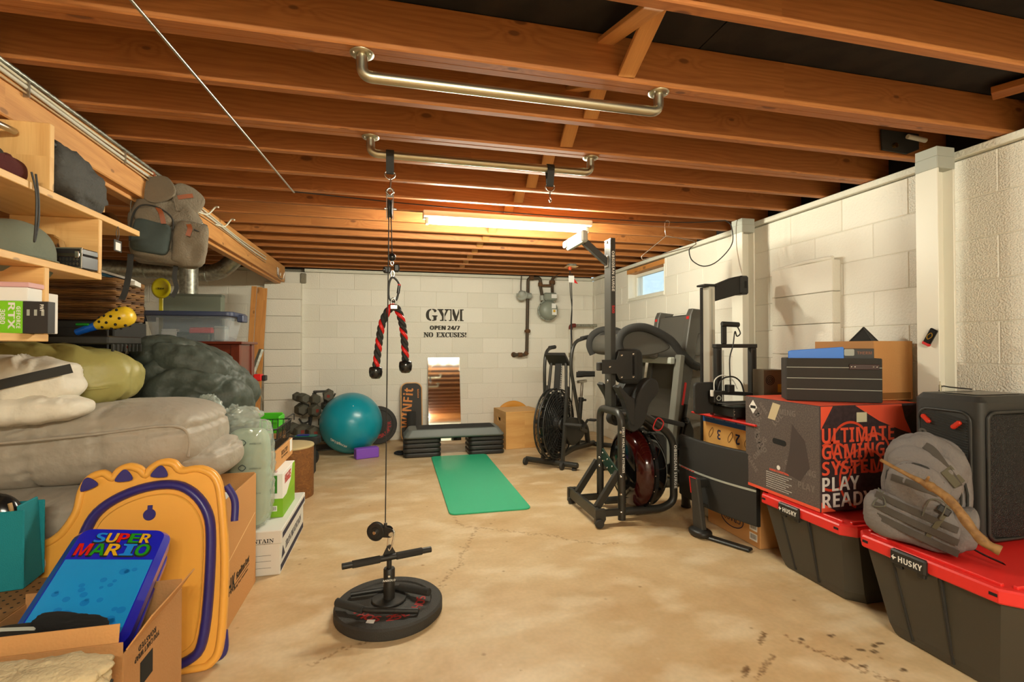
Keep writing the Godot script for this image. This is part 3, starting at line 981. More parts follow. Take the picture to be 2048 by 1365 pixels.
func make_pull_rig():
	grab_bar("brushed steel grab bar under the double joist nearest the camera", -0.105, 0.988, -1.70)
	grab_bar("brushed steel grab bar farther back, holding two black webbing straps", -0.107, 0.987, -2.372)
	var z := -2.372
	var x := -0.019
	var t := thing("cable_pulley", "cable pulley on a black strap hung from the farther grab bar", "pulley")
	strap_hook(t, x)
	part(t, "snap_link", S().tube(bend([Vector3(x, 1.995, z), Vector3(x + 0.004, 1.98, z), Vector3(x, 1.93, z)], 0.01), 0.0045, 8).tube(curve([Vector3(x, 1.945, z), Vector3(x + 0.016, 1.93, z), Vector3(x, 1.912, z), Vector3(x - 0.016, 1.93, z)], 6, true), 0.005, 8, true), M.chrome)
	var body := S()
	body.slab(Vector3(x - 0.017, 1.80, z - 0.014), Vector3(x - 0.013, 1.915, z + 0.014), 0.001)
	body.slab(Vector3(x + 0.013, 1.80, z - 0.014), Vector3(x + 0.017, 1.915, z + 0.014), 0.001)
	body.slab(Vector3(x - 0.017, 1.905, z - 0.010), Vector3(x + 0.017, 1.912, z + 0.010), 0.001)
	part(t, "side_plate", body, M.chrome)
	var wh := part(t, "wheel", pulley_wheel(0.047), M.black)
	wh.position = Vector3(x, 1.848, z)
	part(wh, "axle", S().cyl(Vector3(-0.025, 0, 0), Vector3(0.03, 0, 0), 0.006, -1, 10, 0.001), M.chrome)
	# the steel rope: up one side, over the wheel, down to the attachment
	var rope := []
	rope.append(Vector3(-0.036, 0.40, -2.33))
	rope.append(Vector3(x - 0.004, 1.848, z + 0.044))
	for k in 9:
		var a := PI * k / 8.0
		rope.append(Vector3(x - 0.004 + 0.008 * k / 8.0, 1.848 + sin(a) * 0.041, z + cos(a) * 0.041))
	rope.append(Vector3(-0.009, 1.64, z - 0.02))
	part(t, "cable", S().tube(rope, 0.0026, 8), M.matte_black)
	part(t, "stop_ball", S().ball(Vector3(-0.009, 1.625, z - 0.02), Vector3(0.0175, 0.0195, 0.0175)), M.gloss_black)
	part(t, "eye", S().tube(curve([Vector3(-0.009, 1.607, z - 0.02), Vector3(-0.002, 1.598, z - 0.02), Vector3(-0.009, 1.586, z - 0.02), Vector3(-0.016, 1.598, z - 0.02)], 5, true), 0.0025, 8, true), M.chrome)
	var ad := part(t, "length_clamp", S().box(Vector3(0.034, 0.03, 0.03), Vector3(-0.03, 1.562, z - 0.01), 0.004), M.black)
	part(ad, "clamp_jaw", S().box(Vector3(0.026, 0.036, 0.028), Vector3(0.012, 1.572, z - 0.01), 0.006), M.black)
	part(ad, "knob", S().cyl(Vector3(-0.05, 1.56, z), Vector3(-0.038, 1.561, z), 0.013, -1, 12, 0.003), M.gloss_black)
	var cb := thing("carabiner", "black carabiner with red gate collar, above the triceps rope", "carabiner", Vector3(-0.002, 1.465, z - 0.015))
	part(cb, "frame", S().tube(curve([Vector3(-0.008, 0.062, 0), Vector3(0.008, 0.058, 0), Vector3(0.026, 0.030, 0), Vector3(0.020, -0.02, 0), Vector3(0.008, -0.048, 0), Vector3(-0.012, -0.046, 0), Vector3(-0.022, -0.02, 0), Vector3(-0.020, 0.035, 0)], 6, true), 0.0052, 10, true), M.black)
	part(cb, "gate_collar", S().cyl(Vector3(0.0262, 0.026, 0), Vector3(0.021, -0.012, 0), 0.0075, -1, 12, 0.001), M.gloss_black)
	part(cb, "gate_ring", S().cyl(Vector3(0.0270, 0.032, 0), Vector3(0.0262, 0.026, 0), 0.0072, -1, 12), M.red)
	part(cb, "swivel", S().tube(curve([Vector3(-0.006, 0.095, 0), Vector3(0.004, 0.08, 0), Vector3(-0.004, 0.062, 0), Vector3(-0.012, 0.08, 0)], 5, true), 0.003, 8, true), M.chrome)
	# triceps rope
	var tr := thing("triceps_rope", "black and red twisted triceps rope with rubber ends", "pull rope", Vector3(0, 0, z - 0.015))
	var br := S()
	br.tube(curve([Vector3(-0.012, 1.40, 0), Vector3(-0.012, 1.418, 0), Vector3(-0.002, 1.43, 0), Vector3(0.008, 1.418, 0), Vector3(0.008, 1.40, 0)], 5), 0.005, 8)
	br.box(Vector3(0.036, 0.024, 0.036), Vector3(0.0, 1.388, 0), 0.004)
	part(tr, "bracket", br, M.steel)
	var path := curve([Vector3(-0.081, 1.106, 0), Vector3(-0.076, 1.15, 0), Vector3(-0.069, 1.21, 0), Vector3(-0.056, 1.30, 0), Vector3(-0.036, 1.355, 0), Vector3(-0.012, 1.386, 0), Vector3(0.012, 1.384, 0), Vector3(0.030, 1.345, 0), Vector3(0.042, 1.29, 0), Vector3(0.050, 1.21, 0), Vector3(0.054, 1.136, 0)], 16)
	for k in 3:
		var st := []
		var run := 0.0
		for i in path.size():
			var p: Vector3 = path[i]
			if i > 0: run += p.distance_to(path[i - 1])
			var tan: Vector3 = ((path[min(i + 1, path.size() - 1)] as Vector3) - path[max(i - 1, 0)]).normalized()
			var nx := tan.cross(Vector3(0, 0, 1)).normalized()
			var a := run / 0.085 * TAU + k * TAU / 3.0
			st.append(p + (nx * cos(a) + Vector3(0, 0, 1) * sin(a)) * 0.0088)
		part(tr, "strand", S().tube(st, 0.0092, 10), M.red if k == 0 else M.matte_black)
	for q in [Vector3(-0.082, 1.083, 0), Vector3(0.054, 1.108, 0)]:
		part(tr, "rubber_end", S().lathe([Vector2(0, -0.032), Vector2(0.018, -0.030), Vector2(0.028, -0.018), Vector2(0.031, 0.0), Vector2(0.030, 0.018), Vector2(0.026, 0.024), Vector2(0.016, 0.026), Vector2(0.0, 0.026)], 24, pt(0, q)), M.gloss_black)
	var t2 := thing("hanging_strap", "short black webbing strap with a snap hook, empty", "strap")
	strap_hook(t2, 0.767)
	part(t2, "snap_hook", S().tube(bend([Vector3(0.767, 1.995, z), Vector3(0.767, 1.955, z), Vector3(0.775, 1.945, z), Vector3(0.767, 1.93, z), Vector3(0.760, 1.945, z)], 0.006), 0.0035, 8), M.chrome)

func red_text_ring(parent: Node3D, text: String, radius: float, mid: float, step: float, h: float, y: float, m: Material):
	for i in text.length():
		var a := mid + (i - (text.length() - 1) / 2.0) * step
		var up := Vector3(cos(a), 0, sin(a)) * -1.0
		var right := up.cross(Vector3.UP)
		print_text(parent, text[i], h, m, Transform3D(Basis(right, up, Vector3.UP), Vector3(cos(a) * radius, y, sin(a) * radius)), false, true, 1.15)

func bumper(t: Node3D, r: float, th: float, words: String, num: String):
	var prof := [Vector2(0.025, 0), Vector2(r - 0.008, 0), Vector2(r, 0.008), Vector2(r, th - 0.008), Vector2(r - 0.008, th), Vector2(r * 0.80, th), Vector2(r * 0.775, th - 0.006), Vector2(r * 0.42, th - 0.006), Vector2(r * 0.39, th - 0.001), Vector2(r * 0.27, th - 0.001), Vector2(r * 0.24, th - 0.006), Vector2(0.025, th - 0.006), Vector2(0.025, 0)]
	part(t, "disc", S().lathe(prof, 64, Transform3D.IDENTITY, 0.8), M.rubber)
	part(t, "hub_ring", S().lathe([Vector2(0.026, th - 0.008), Vector2(0.026, th - 0.003), Vector2(0.05, th - 0.003), Vector2(0.052, th - 0.0055)], 32), M.steel)
	var red := mat(Color(0.62, 0.10, 0.08), 0.6)
	red_text_ring(t, words, r * 0.60, 2.45, -0.27, 0.042, th - 0.0056, red)
	red_text_ring(t, words, r * 0.60, 0.55, -0.27, 0.042, th - 0.0056, red)
	red_text_ring(t, num, r * 0.60, 1.42, -0.22, 0.044, th - 0.0056, red)

func make_loading_pin():
	var c := Vector3(-0.0185, 0, -2.317)
	var p := thing("bumper_plate", "black bumper plate with red lettering lying flat on the floor", "weight plate", c)
	bumper(p, 0.2385, 0.052, "ETHOS", "25")
	part(p, "price_sticker", S().box(Vector3(0.034, 0.0006, 0.028), Vector3(-0.035, 0.0467, 0.165), 0.0, pt(-0.25)), M.paper)
	var t := thing("loading_pin", "black loading pin standing on the bumper plate, with pulley on top", "loading pin", Vector3(-0.0185, 0.0525, -2.325))
	part(t, "base_disc", S().lathe([Vector2(0, 0), Vector2(0.075, 0), Vector2(0.078, 0.004), Vector2(0.075, 0.008), Vector2(0.03, 0.008), Vector2(0, 0.008)], 32), M.black)
	part(t, "sleeve", S().lathe([Vector2(0.0255, 0.008), Vector2(0.0255, 0.138), Vector2(0.023, 0.142), Vector2(0.0, 0.142)], 24), M.black)
	part(t, "bolt", S().cyl(Vector3(0.0, 0.115, 0.024), Vector3(0.0, 0.115, 0.029), 0.006, -1, 10, 0.001), M.chrome)
	print_text(t, "ANXOLO", 0.009, M.white, Transform3D(Basis.IDENTITY, Vector3(0, 0.096, 0.0262)), false, true, 1.1)
	part(t, "rod", S().cyl(Vector3(0, 0.14, 0), Vector3(0, 0.245, 0), 0.0115, -1, 16, 0.003), M.black)
	var bk := S()
	bk.extrude(PackedVector2Array([Vector2(-0.032, 0), Vector2(0.032, 0), Vector2(0.008, 0.045), Vector2(-0.008, 0.045)]), 0.005, pt(0.24, Vector3(0, 0.205, 0.01)), 0.001)
	part(t, "gusset", bk, M.black)
	# carabiner and lower pulley
	part(t, "snap_link", S().tube(curve([Vector3(0.0, 0.225, 0.012), Vector3(0.012, 0.25, 0.012), Vector3(0.022, 0.30, 0.005), Vector3(0.012, 0.312, 0), Vector3(0.0, 0.295, 0.005), Vector3(-0.006, 0.25, 0.012)], 5, true), 0.004, 8, true), M.chrome)
	var pu := part(t, "pulley_wheel", pulley_wheel(0.041), M.black)
	pu.transform = Transform3D(Basis.from_euler(Vector3(0, 1.2, 0)), Vector3(-0.058, 0.308, -0.012))
	part(pu, "axle", S().cyl(Vector3(-0.024, 0, 0), Vector3(0.024, 0, 0), 0.008, -1, 12, 0.001), M.chrome)
	var yk := S()
	for s in [-1.0, 1.0]:
		yk.extrude(round_rect(0.092, 0.044, 0.02), 0.003, pt(-0.37, Vector3(-0.025, 0.306, -0.012 + s * 0.0165)), 0.0006)
	part(t, "yoke", yk, M.black)
	part(t, "yoke_bolt", S().cyl(Vector3(0.004, 0.303, 0.018), Vector3(0.008, 0.303, 0.03), 0.012, -1, 12, 0.002), M.chrome)
	part(t, "ferrule", S().cyl(Vector3(-0.017, 0.31, 0), Vector3(-0.017, 0.345, -0.004), 0.008, -1, 10, 0.001), M.black)
	# short bar with foam grips laid across the pin
	var h := thing("short_bar", "short black bar with foam grips hooked onto the loading pin", "bar handle", Vector3(-0.0225, 0.25, -2.34 + 0.036), -0.24 + 0.48)
	var a := -0.20
	part(h, "bar", S().cyl(Vector3(-0.2, 0, 0), Vector3(0.2, 0, 0), 0.0135, -1, 16, 0.001), M.black)
	for s in [-1.0, 1.0]:
		part(h, "foam_grip", S().cyl(Vector3(s * 0.035, 0, 0), Vector3(s * 0.158, 0, 0), 0.0165, -1, 16, 0.003), M.foam)
	# two bent handles lying on the plate
	var l := thing("bent_handle", "bent black handle with foam grip lying on the left of the plate", "bar handle", Vector3(0, 0.066, 0))
	part(l, "tube", S().tube(bend([Vector3(-0.24, 0.020, -2.285), Vector3(-0.12, 0.006, -2.215), Vector3(0.105, 0.0, -2.165)], 0.05), 0.0125, 14), M.black)
	part(l, "foam_grip", S().cyl(Vector3(-0.243, 0.0204, -2.287), Vector3(-0.125, 0.0065, -2.218), 0.0175, -1, 16, 0.003), M.foam)
	var r := thing("bent_handle", "bent black handle with foam grip lying on the right of the plate", "bar handle", Vector3(0, 0.066, 0))
	part(r, "tube", S().tube(bend([Vector3(-0.19, 0.0, -2.385), Vector3(0.02, 0.006, -2.395), Vector3(0.155, 0.018, -2.285)], 0.05), 0.0125, 14), M.black)
	part(r, "foam_grip", S().cyl(Vector3(0.03, 0.0068, -2.387), Vector3(0.16, 0.0185, -2.281), 0.0175, -1, 16, 0.003), M.foam)

func make_mat_and_step():
	var green := with_bump(mat(Color(0.20, 0.70, 0.52), 0.42), bump_tex(0.3, 61, 128, 2.0), 10.0, 0.12)
	var ym := S()
	ym.extrude(round_rect(0.605, 1.90, 0.05, 6), 0.012, Transform3D(Basis(Vector3(1, 0, 0), Vector3(0, 0, -1), Vector3(0, 1, 0)), Vector3(0, 0.0005, 0)), 0.003)
	solo("exercise_mat", ym, green, "green foam exercise mat with rounded corners lying on the floor", "exercise mat", Vector3(0.694, 0, -4.47), -0.004)
	# aerobic step on two stacks of risers
	var x0 := 0.105
	var x1 := 1.215
	var zc := -5.615
	var riser_shape := func() -> Shape:
		var s := S()
		s.extrude(round_rect(0.405, 0.37, 0.05, 5), 0.046, Transform3D(Basis(Vector3(1, 0, 0), Vector3(0, 0, -1), Vector3(0, 1, 0)), Vector3.ZERO), 0.012, true)
		return s
	var words := ["bottom", "second", "third", "top"]
	for side in 2:
		for k in 4:
			var rx: float = x0 + 0.2 if side == 0 else x1 - 0.2
			var t := thing("step_riser", "black plastic step riser, %s of the %s stack" % [words[k], "left" if side == 0 else "right"], "step riser", Vector3(rx, 0.001 + k * 0.051, zc), 0, "risers under the aerobic step")
			part(t, "block", riser_shape.call(), M.black)
			for e in [-1.0, 1.0]:
				part(t, "lug", S().slab(Vector3(-0.06, 0.045, e * 0.1375 - 0.0275), Vector3(0.06, 0.0505, e * 0.1375 + 0.0275), 0.002), M.matte_black)
			part(t, "grip_strip", S().slab(Vector3(-0.2045 if side == 1 else 0.2035, 0.016, -0.12), Vector3(-0.2035 if side == 1 else 0.2045, 0.03, 0.12)), M.grey_paint)
	var t := thing("aerobic_step", "grey aerobic step platform with black ribbed top on stacked risers", "step platform", Vector3((x0 + x1) / 2, 0.206, zc))
	var grey := with_bump(mat(Color(0.40, 0.42, 0.41), 0.5), bump_tex(0.3, 62, 128, 2.0), 10.0, 0.2)
	var w := x1 - x0
	var d := 0.395
	var rows := []
	for q in [[0.0, 0.0, 0.06], [0.0, 0.02, 0.06], [0.004, 0.025, 0.06], [0.012, 0.03, 0.055], [0.05, 0.085, 0.05], [0.06, 0.093, 0.045]]:
		var row := []
		for p in round_rect(w - 2 * q[0], d - 2 * q[0] * 0.75, q[2], 5):
			row.append(Vector3(p.x, q[1], p.y))
		rows.append(row)
	part(t, "body", S().sheet(rows, true, Vector3.INF, true), grey)
	var top := S()
	top.slab(Vector3(-w / 2 + 0.14, 0.090, -d / 2 + 0.055), Vector3(w / 2 - 0.10, 0.096, d / 2 - 0.055), 0.003)
	part(t, "rubber_top", top, M.rubber)
	for k in 22:
		part(t, "rib", S().slab(Vector3(-w / 2 + 0.15, 0.0955, -d / 2 + 0.062 + k * 0.0125), Vector3(w / 2 - 0.11, 0.0985, -d / 2 + 0.068 + k * 0.0125)), M.matte_black)
	solo("ankle_strap", S().tube(curve([Vector3(0, 0.014, 0), Vector3(0.045, 0.014, -0.02), Vector3(0.05, 0.014, -0.10), Vector3(-0.01, 0.014, -0.12), Vector3(-0.045, 0.014, -0.06)], 6, true), 0.013, 10, true), mat(Color(0.06, 0.09, 0.13), 0.7), "dark blue loop lying on the floor left of the step risers", "strap", Vector3(0.06, 0.0, -5.62))

func make_ball_corner():
	var teal := mat(Color(0.08, 0.56, 0.64), 0.28)
	var b := thing("exercise_ball", "large teal exercise ball by the back wall", "exercise ball", Vector3(-0.468, 0.341, -5.88))
	part(b, "ball", S().ball(Vector3.ZERO, Vector3.ONE * 0.341, 64, 40), teal)
	part(b, "valve", S().ball(Vector3(0.04, 0.219, 0.258), Vector3(0.006, 0.006, 0.006), 10, 6), M.white)
	# lettering wrapped round the ball
	var word := "GalSports"
	for i in word.length():
		var a := -0.62 + i * 0.062 + 0.0
		var la := -0.42 - i * 0.035
		var n := Vector3(sin(a) * cos(la), sin(la), cos(a) * cos(la))
		var right := Vector3(cos(a), -0.5, -sin(a)).normalized()
		right = (right - n * right.dot(n)).normalized()
		var up := n.cross(right)
		print_text(b, word[i], 0.036, M.white, Transform3D(Basis(-right, -up, n), n * 0.3415))
	var pu := mat(Color(0.50, 0.30, 0.76), 0.75)
	solo("yoga_block", S().slab(Vector3(-0.123, 0, -0.05), Vector3(0.123, 0.112, 0.05), 0.008), pu, "purple foam yoga block on the floor before the teal ball", "yoga block", Vector3(-0.285, 0.001, -5.575), 0.33)
	# bumper plate leaning on the wall behind the ball
	var p := thing("leaning_bumper_plate", "black bumper plate with red lettering leaning behind the teal ball", "weight plate", Vector3(-0.195, 0.236, -6.33))
	p.rotation = Vector3(PI / 2 - 0.14, 0.12, 0)
	bumper(p, 0.232, 0.055, "BUMPER", "25")
	# balance board and roller
	var bb := thing("balance_board", "dark balance board with orange lettering leaning on the back wall", "balance board", Vector3(0.225, 0.005, -6.40))
	bb.rotation = Vector3(-0.14, 0.05, 0.0)
	var edge := mat(Color(0.80, 0.60, 0.34), 0.5)
	part(bb, "plywood", S().extrude(round_rect(0.275, 0.745, 0.085, 8), 0.014, pt(0, Vector3(0, 0.3725, 0)), 0.002, true), edge)
	var deck := with_bump(mat(Color(0.22, 0.21, 0.195), 0.7), bump_tex(0.4, 63, 128, 3.0), 14.0, 0.3)
	var gp := part(bb, "grip_surface", S().extrude(round_rect(0.250, 0.720, 0.078, 8), 0.0016, pt(0, Vector3(0, 0.3725, 0.0142))), deck)
	var orange := mat(Color(0.84, 0.52, 0.22), 0.6)
	print_text(gp, "WINFit", 0.115, orange, Transform3D(Basis.from_euler(Vector3(0, 0, PI / 2 - 0.10)), Vector3(-0.055, 0.42, 0.0165)), false, true, 0.95)
	print_text(gp, "balance", 0.022, orange, Transform3D(Basis.from_euler(Vector3(0, 0, -PI / 2)), Vector3(0.085, 0.60, 0.0165)))
	solo("foam_roller", S().lathe([Vector2(0, 0), Vector2(0.052, 0), Vector2(0.056, 0.004), Vector2(0.056, 0.40), Vector2(0.05, 0.405), Vector2(0, 0.405)], 28), M.foam, "black cylindrical roller standing before the balance board", "foam roller", Vector3(0.212, 0.001, -6.20))
	# mirror
	var mi := thing("leaning_mirror", "narrow unframed mirror leaning against the back wall", "mirror", Vector3(0.64, 0.003, -6.335))
	mi.rotation = Vector3(-0.184, 0.0, 0.0)
	var silver := mat(Color(0.86, 0.87, 0.85), 0.04, 1.0)
	part(mi, "glass", S().slab(Vector3(-0.206, 0, 0), Vector3(0.206, 1.075, 0.004)), silver)
	part(mi, "backing", S().slab(Vector3(-0.204, 0.001, -0.004), Vector3(0.204, 1.074, -0.0002)), M.card)
	# plyometric box
	var pb := thing("plyo_box", "plywood jump box with an oval hand hole", "jump box", Vector3(1.276, 0.001, -5.629), 0.11)
	var hole := PackedVector2Array()
	var sh := S()
	sh.slab(Vector3(0, 0, -0.016), Vector3(0.47, 0.42, 0), 0.002)
	part(pb, "front_panel", sh, M.ply)
	part(pb, "back_panel", S().slab(Vector3(0, 0, -0.47), Vector3(0.47, 0.42, -0.454), 0.002), M.ply)
	part(pb, "top_panel", S().slab(Vector3(0.0, 0.421, -0.47), Vector3(0.47, 0.437, 0), 0.002), M.ply)
	part(pb, "side_panel", S().slab(Vector3(0.454, 0, -0.453), Vector3(0.47, 0.42, -0.017), 0.001), M.ply)
	# left side with the hand hole cut through it
	var ls := S()
	ls.slab(Vector3(0, 0, -0.453), Vector3(0.016, 0.30, -0.017), 0.001)
	ls.slab(Vector3(0, 0.345, -0.453), Vector3(0.016, 0.42, -0.017), 0.001)
	ls.slab(Vector3(0, 0.30, -0.453), Vector3(0.016, 0.345, -0.315), 0.001)
	ls.slab(Vector3(0, 0.30, -0.205), Vector3(0.016, 0.345, -0.017), 0.001)
	part(pb, "side_panel", ls, M.ply)
	part(pb, "bottom_panel", S().slab(Vector3(0.017, 0.0, -0.453), Vector3(0.453, 0.016, -0.017)), M.ply)
	var yp := thing("yellow_plate", "yellow bumper plate leaning behind the plywood box", "weight plate", Vector3(1.545, 0.242, -6.37))
	yp.rotation = Vector3(PI / 2 - 0.2, 0, 0)
	part(yp, "disc", S().lathe([Vector2(0.025, 0), Vector2(0.235, 0), Vector2(0.242, 0.008), Vector2(0.242, 0.03), Vector2(0.235, 0.038), Vector2(0.18, 0.038), Vector2(0.175, 0.033), Vector2(0.08, 0.033), Vector2(0.075, 0.038), Vector2(0.025, 0.038), Vector2(0.025, 0)], 56), mat(Color(0.85, 0.58, 0.20), 0.55))
	make_dumbbells()

func make_dumbbells():
	var t := thing("dumbbell_rack", "black A-frame dumbbell rack standing against the back wall", "dumbbell rack", Vector3(-0.86, 0, -6.26), 0.1)
	for s in [-1.0, 1.0]:
		part(t, "upright", S().bar(Vector3(s * 0.15, 0.0, 0.02), Vector3(s * 0.05, 0.66, 0.02), 0.035, 0.08, 0.004, Vector3(0, 0, 1)), M.frame_black)
		for y in [0.14, 0.33, 0.5, 0.61]:
			part(t, "cradle", S().tube(curve([Vector3(s * (0.16 - y * 0.15), y + 0.05, 0.06), Vector3(s * (0.17 - y * 0.15), y, 0.075), Vector3(s * (0.23 - y * 0.15), y - 0.015, 0.085), Vector3(s * (0.27 - y * 0.15), y + 0.04, 0.08)], 5), 0.010, 8), M.frame_black)
	part(t, "foot", S().slab(Vector3(-0.2, 0.0, -0.12), Vector3(0.25, 0.02, 0.2), 0.004), M.frame_black)
	part(t, "top_bracket", S().slab(Vector3(-0.07, 0.665, -0.02), Vector3(0.09, 0.685, 0.09), 0.006), M.frame_black)
	var dark := with_bump(mat(Color(0.32, 0.31, 0.26), 0.6), bump_tex(0.2, 65, 128, 3.0), 10.0, 0.2)
	var spots := [
		[Vector3(-0.985, 0.615, -6.02), 0.058, 0.5, "top left of the dumbbell tree"], [Vector3(-0.872, 0.605, -6.00), 0.060, 0.75, "top middle of the dumbbell tree"], [Vector3(-0.735, 0.635, -6.05), 0.066, 0.12, "top right of the dumbbell tree"],
		[Vector3(-1.005, 0.485, -6.04), 0.064, 0.12, "second row, left of the dumbbell tree"], [Vector3(-0.872, 0.480, -5.97), 0.072, 0.8, "second row, middle of the dumbbell tree"], [Vector3(-0.725, 0.495, -6.05), 0.068, 0.25, "second row, right of the dumbbell tree"],
		[Vector3(-1.0, 0.265, -5.88), 0.074, 0.5, "low on the left of the dumbbell tree, nearer the green basket"], [Vector3(-0.862, 0.248, -5.84), 0.082, 0.55, "low on the tree, largest and nearest the camera"], [Vector3(-0.80, 0.33, -6.12), 0.062, 0.05, "low right of the tree, half hidden by the teal ball"], [Vector3(-0.80, 0.17, -6.12), 0.068, 0.05, "lowest on the tree, behind the teal ball"]]
	var red := mat(Color(0.5, 0.16, 0.1), 0.7)
	for q in spots:
		var r: float = q[1]
		var d := thing("hex_dumbbell", "dark hex dumbbell, " + q[3], "dumbbell", q[0], q[2], "hex dumbbells on the rack")
		var rr := r * 1.0
		for e in 2:
			var z0 := 0.0 if e == 0 else -0.24
			var hex := PackedVector2Array()
			for k in 6:
				hex.append(Vector2(cos(TAU * (k + 0.5) / 6) * rr, sin(TAU * (k + 0.5) / 6) * rr))
			var hd := part(d, "head", S().extrude(hex, r * 1.35, pt(0, Vector3(0, 0, z0 - r * 0.7)), 0.012), dark)
			if e == 0:
				part(hd, "number_plate", S().box(Vector3(r * 0.5, r * 0.5, 0.001), Vector3(0, 0, r * 0.655)), red if r > 0.064 else dark)
		part(d, "handle", S().cyl(Vector3(0, 0, -0.24 + r * 0.6), Vector3(0, 0, -r * 0.6), 0.015, -1, 14), M.steel)

func wheel(s: Shape, c: Vector3, r: float, w: float, axis := Vector3(0, 0, 1)) -> Shape:
	return s.cyl(c - axis * w / 2, c + axis * w / 2, r, -1, 20, 0.004)

# round pipe elbow path helper is bend(); this is the water-tank rower stored on end
func make_rower():
	var t := thing("water_rower", "black water rowing machine stored upright with rail pointing up", "rowing machine", Vector3(1.53, 0, -3.3))
	var X0 := -0.21
	# transport foot with wheels (local x = world x - 1.53, z = world z + 3.3)
	part(t, "foot_bar", S().slab(Vector3(X0 - 0.012, 0.045, -0.30), Vector3(X0 + 0.012, 0.125, 0.235), 0.004), M.frame_black)
	for z in [-0.295, 0.232]:
		part(t, "wheel_bracket", S().extrude(PackedVector2Array([Vector2(-0.02, 0.12), Vector2(0.05, 0.12), Vector2(0.055, 0.05), Vector2(0.03, 0.01), Vector2(-0.02, 0.02)]), 0.03, pt(0, Vector3(X0, 0, z - 0.015)), 0.003), M.frame_black)
		part(t, "wheel", wheel(S(), Vector3(X0 + 0.005, 0.03, z + 0.02), 0.03, 0.026, Vector3(0, 0, 1)), M.rubber)
		part(t, "reflector", S().slab(Vector3(X0 - 0.018, 0.06, z - 0.012), Vector3(X0 - 0.012, 0.115, z + 0.012), 0.002), M.grey_paint)
	# arch of round tube in the plane x = -0.02
	part(t, "arch", S().tube(bend([Vector3(-0.015, 0.02, 0.19), Vector3(-0.015, 0.745, 0.19), Vector3(-0.015, 0.745, -0.17), Vector3(-0.015, 0.02, -0.17)], 0.09, 8), 0.0265, 18), M.frame_black)
	for q in [[0.19, 0.28], [-0.17, 0.28]]:
		part(t, "brace", S().bar(Vector3(X0 + 0.01, 0.115, q[0]), Vector3(-0.03, 0.34, q[0] - 0.02), 0.03, 0.05, 0.004), M.frame_black)
		part(t, "floor_stay", S().bar(Vector3(X0 + 0.01, 0.075, q[0]), Vector3(-0.03, 0.075, q[0]), 0.03, 0.045, 0.004), M.frame_black)
	for q in [[0.19, 0.62], [0.19, 0.32], [0.19, 0.20], [0.19, 0.08], [-0.17, 0.37], [-0.17, 0.31]]:
		part(t, "bolt", S().lathe([Vector2(0, 0.007), Vector2(0.006, 0.006), Vector2(0.010, 0.0), Vector2(0, 0)], 12, Transform3D(Basis(Vector3(1, 0, 0), Vector3(0, 0, 1), Vector3(0, -1, 0)).rotated(Vector3.UP, -0.5), Vector3(-0.03, q[1], q[0] + 0.022))), M.chrome)
	# tank plate between the uprights
	var pl := part(t, "tank_bracket", S().bar(Vector3(-0.01, 0.40, -0.15), Vector3(-0.01, 0.27, 0.17), 0.012, 0.10, 0.003), mat(Color(0.07, 0.17, 0.13), 0.4))
	for k in 8:
		var f := 0.12 + 0.25 * (k / 2)
		part(pl, "bolt", S().ball(Vector3(-0.02, lerpf(0.40, 0.27, f) + (0.03 if k % 2 == 0 else -0.03), lerpf(-0.15, 0.17, f)), Vector3.ONE * 0.007, 8, 6), M.chrome)
	# water tank: smoked dome on both sides of a black band, dark red water inside
	var smoke := mat(Color(0.25, 0.20, 0.18, 0.35), 0.06)
	smoke.transparency = BaseMaterial3D.TRANSPARENCY_ALPHA
	var ax := Transform3D(Basis(Vector3(0, 1, 0), Vector3(1, 0, 0), Vector3(0, 0, -1)), Vector3(0.19, 0.335, 0.02)).rotated_local(Vector3(0, 0, 1), 0.0)
	var r := 0.275
	var tk := part(t, "tank", S().lathe([Vector2(0.0, -0.13), Vector2(0.10, -0.128), Vector2(r * 0.72, -0.118), Vector2(r * 0.9, -0.095), Vector2(r, -0.055), Vector2(r, 0.055), Vector2(r * 0.9, 0.095), Vector2(r * 0.72, 0.118), Vector2(0.0, 0.125)], 48, ax), mat(Color(0.045, 0.040, 0.038), 0.1))
	var wine := mat(Color(0.20, 0.03, 0.03), 0.12)
	part(tk, "red_band", S().lathe([Vector2(r * 0.78, -0.1165), Vector2(r * 0.915, -0.096), Vector2(r * 1.008, -0.056), Vector2(r * 1.010, -0.02)], 48, ax, 0.3), wine)
	part(tk, "rim", S().lathe([Vector2(r + 0.002, -0.014), Vector2(r + 0.014, -0.012), Vector2(r + 0.014, 0.012), Vector2(r + 0.002, 0.014)], 48, ax), M.gloss_black)
	for k in 16:
		var a := TAU * k / 16.0
		part(tk, "rim_screw", S().ball(ax * Vector3(cos(a) * (r + 0.012), -0.014, sin(a) * (r + 0.012)), Vector3.ONE * 0.0045, 8, 5), M.chrome)
	part(tk, "hub", S().lathe([Vector2(0, -0.15), Vector2(0.05, -0.148), Vector2(0.075, -0.13), Vector2(0.08, -0.11)], 32, ax), M.black)
	# big looped frame on the near side
	part(t, "loop_frame", S().tube(bend([Vector3(0.0, 0.055, 0.135), Vector3(0.33, 0.055, 0.135), Vector3(0.415, 0.10, 0.135), Vector3(0.415, 0.56, 0.135), Vector3(0.16, 0.735, 0.135), Vector3(0.0, 0.735, 0.10)], 0.10, 8), 0.027, 18), M.frame_black)
	part(t, "loop_frame", S().tube(bend([Vector3(0.0, 0.055, -0.12), Vector3(0.33, 0.055, -0.12), Vector3(0.415, 0.10, -0.12), Vector3(0.415, 0.56, -0.12), Vector3(0.16, 0.735, -0.12), Vector3(0.0, 0.735, -0.10)], 0.10, 8), 0.027, 18), M.frame_black)
	part(t, "drive_cover", S().slab(Vector3(0.30, 0.16, -0.10), Vector3(0.40, 0.56, 0.10), 0.03), M.matte_black)
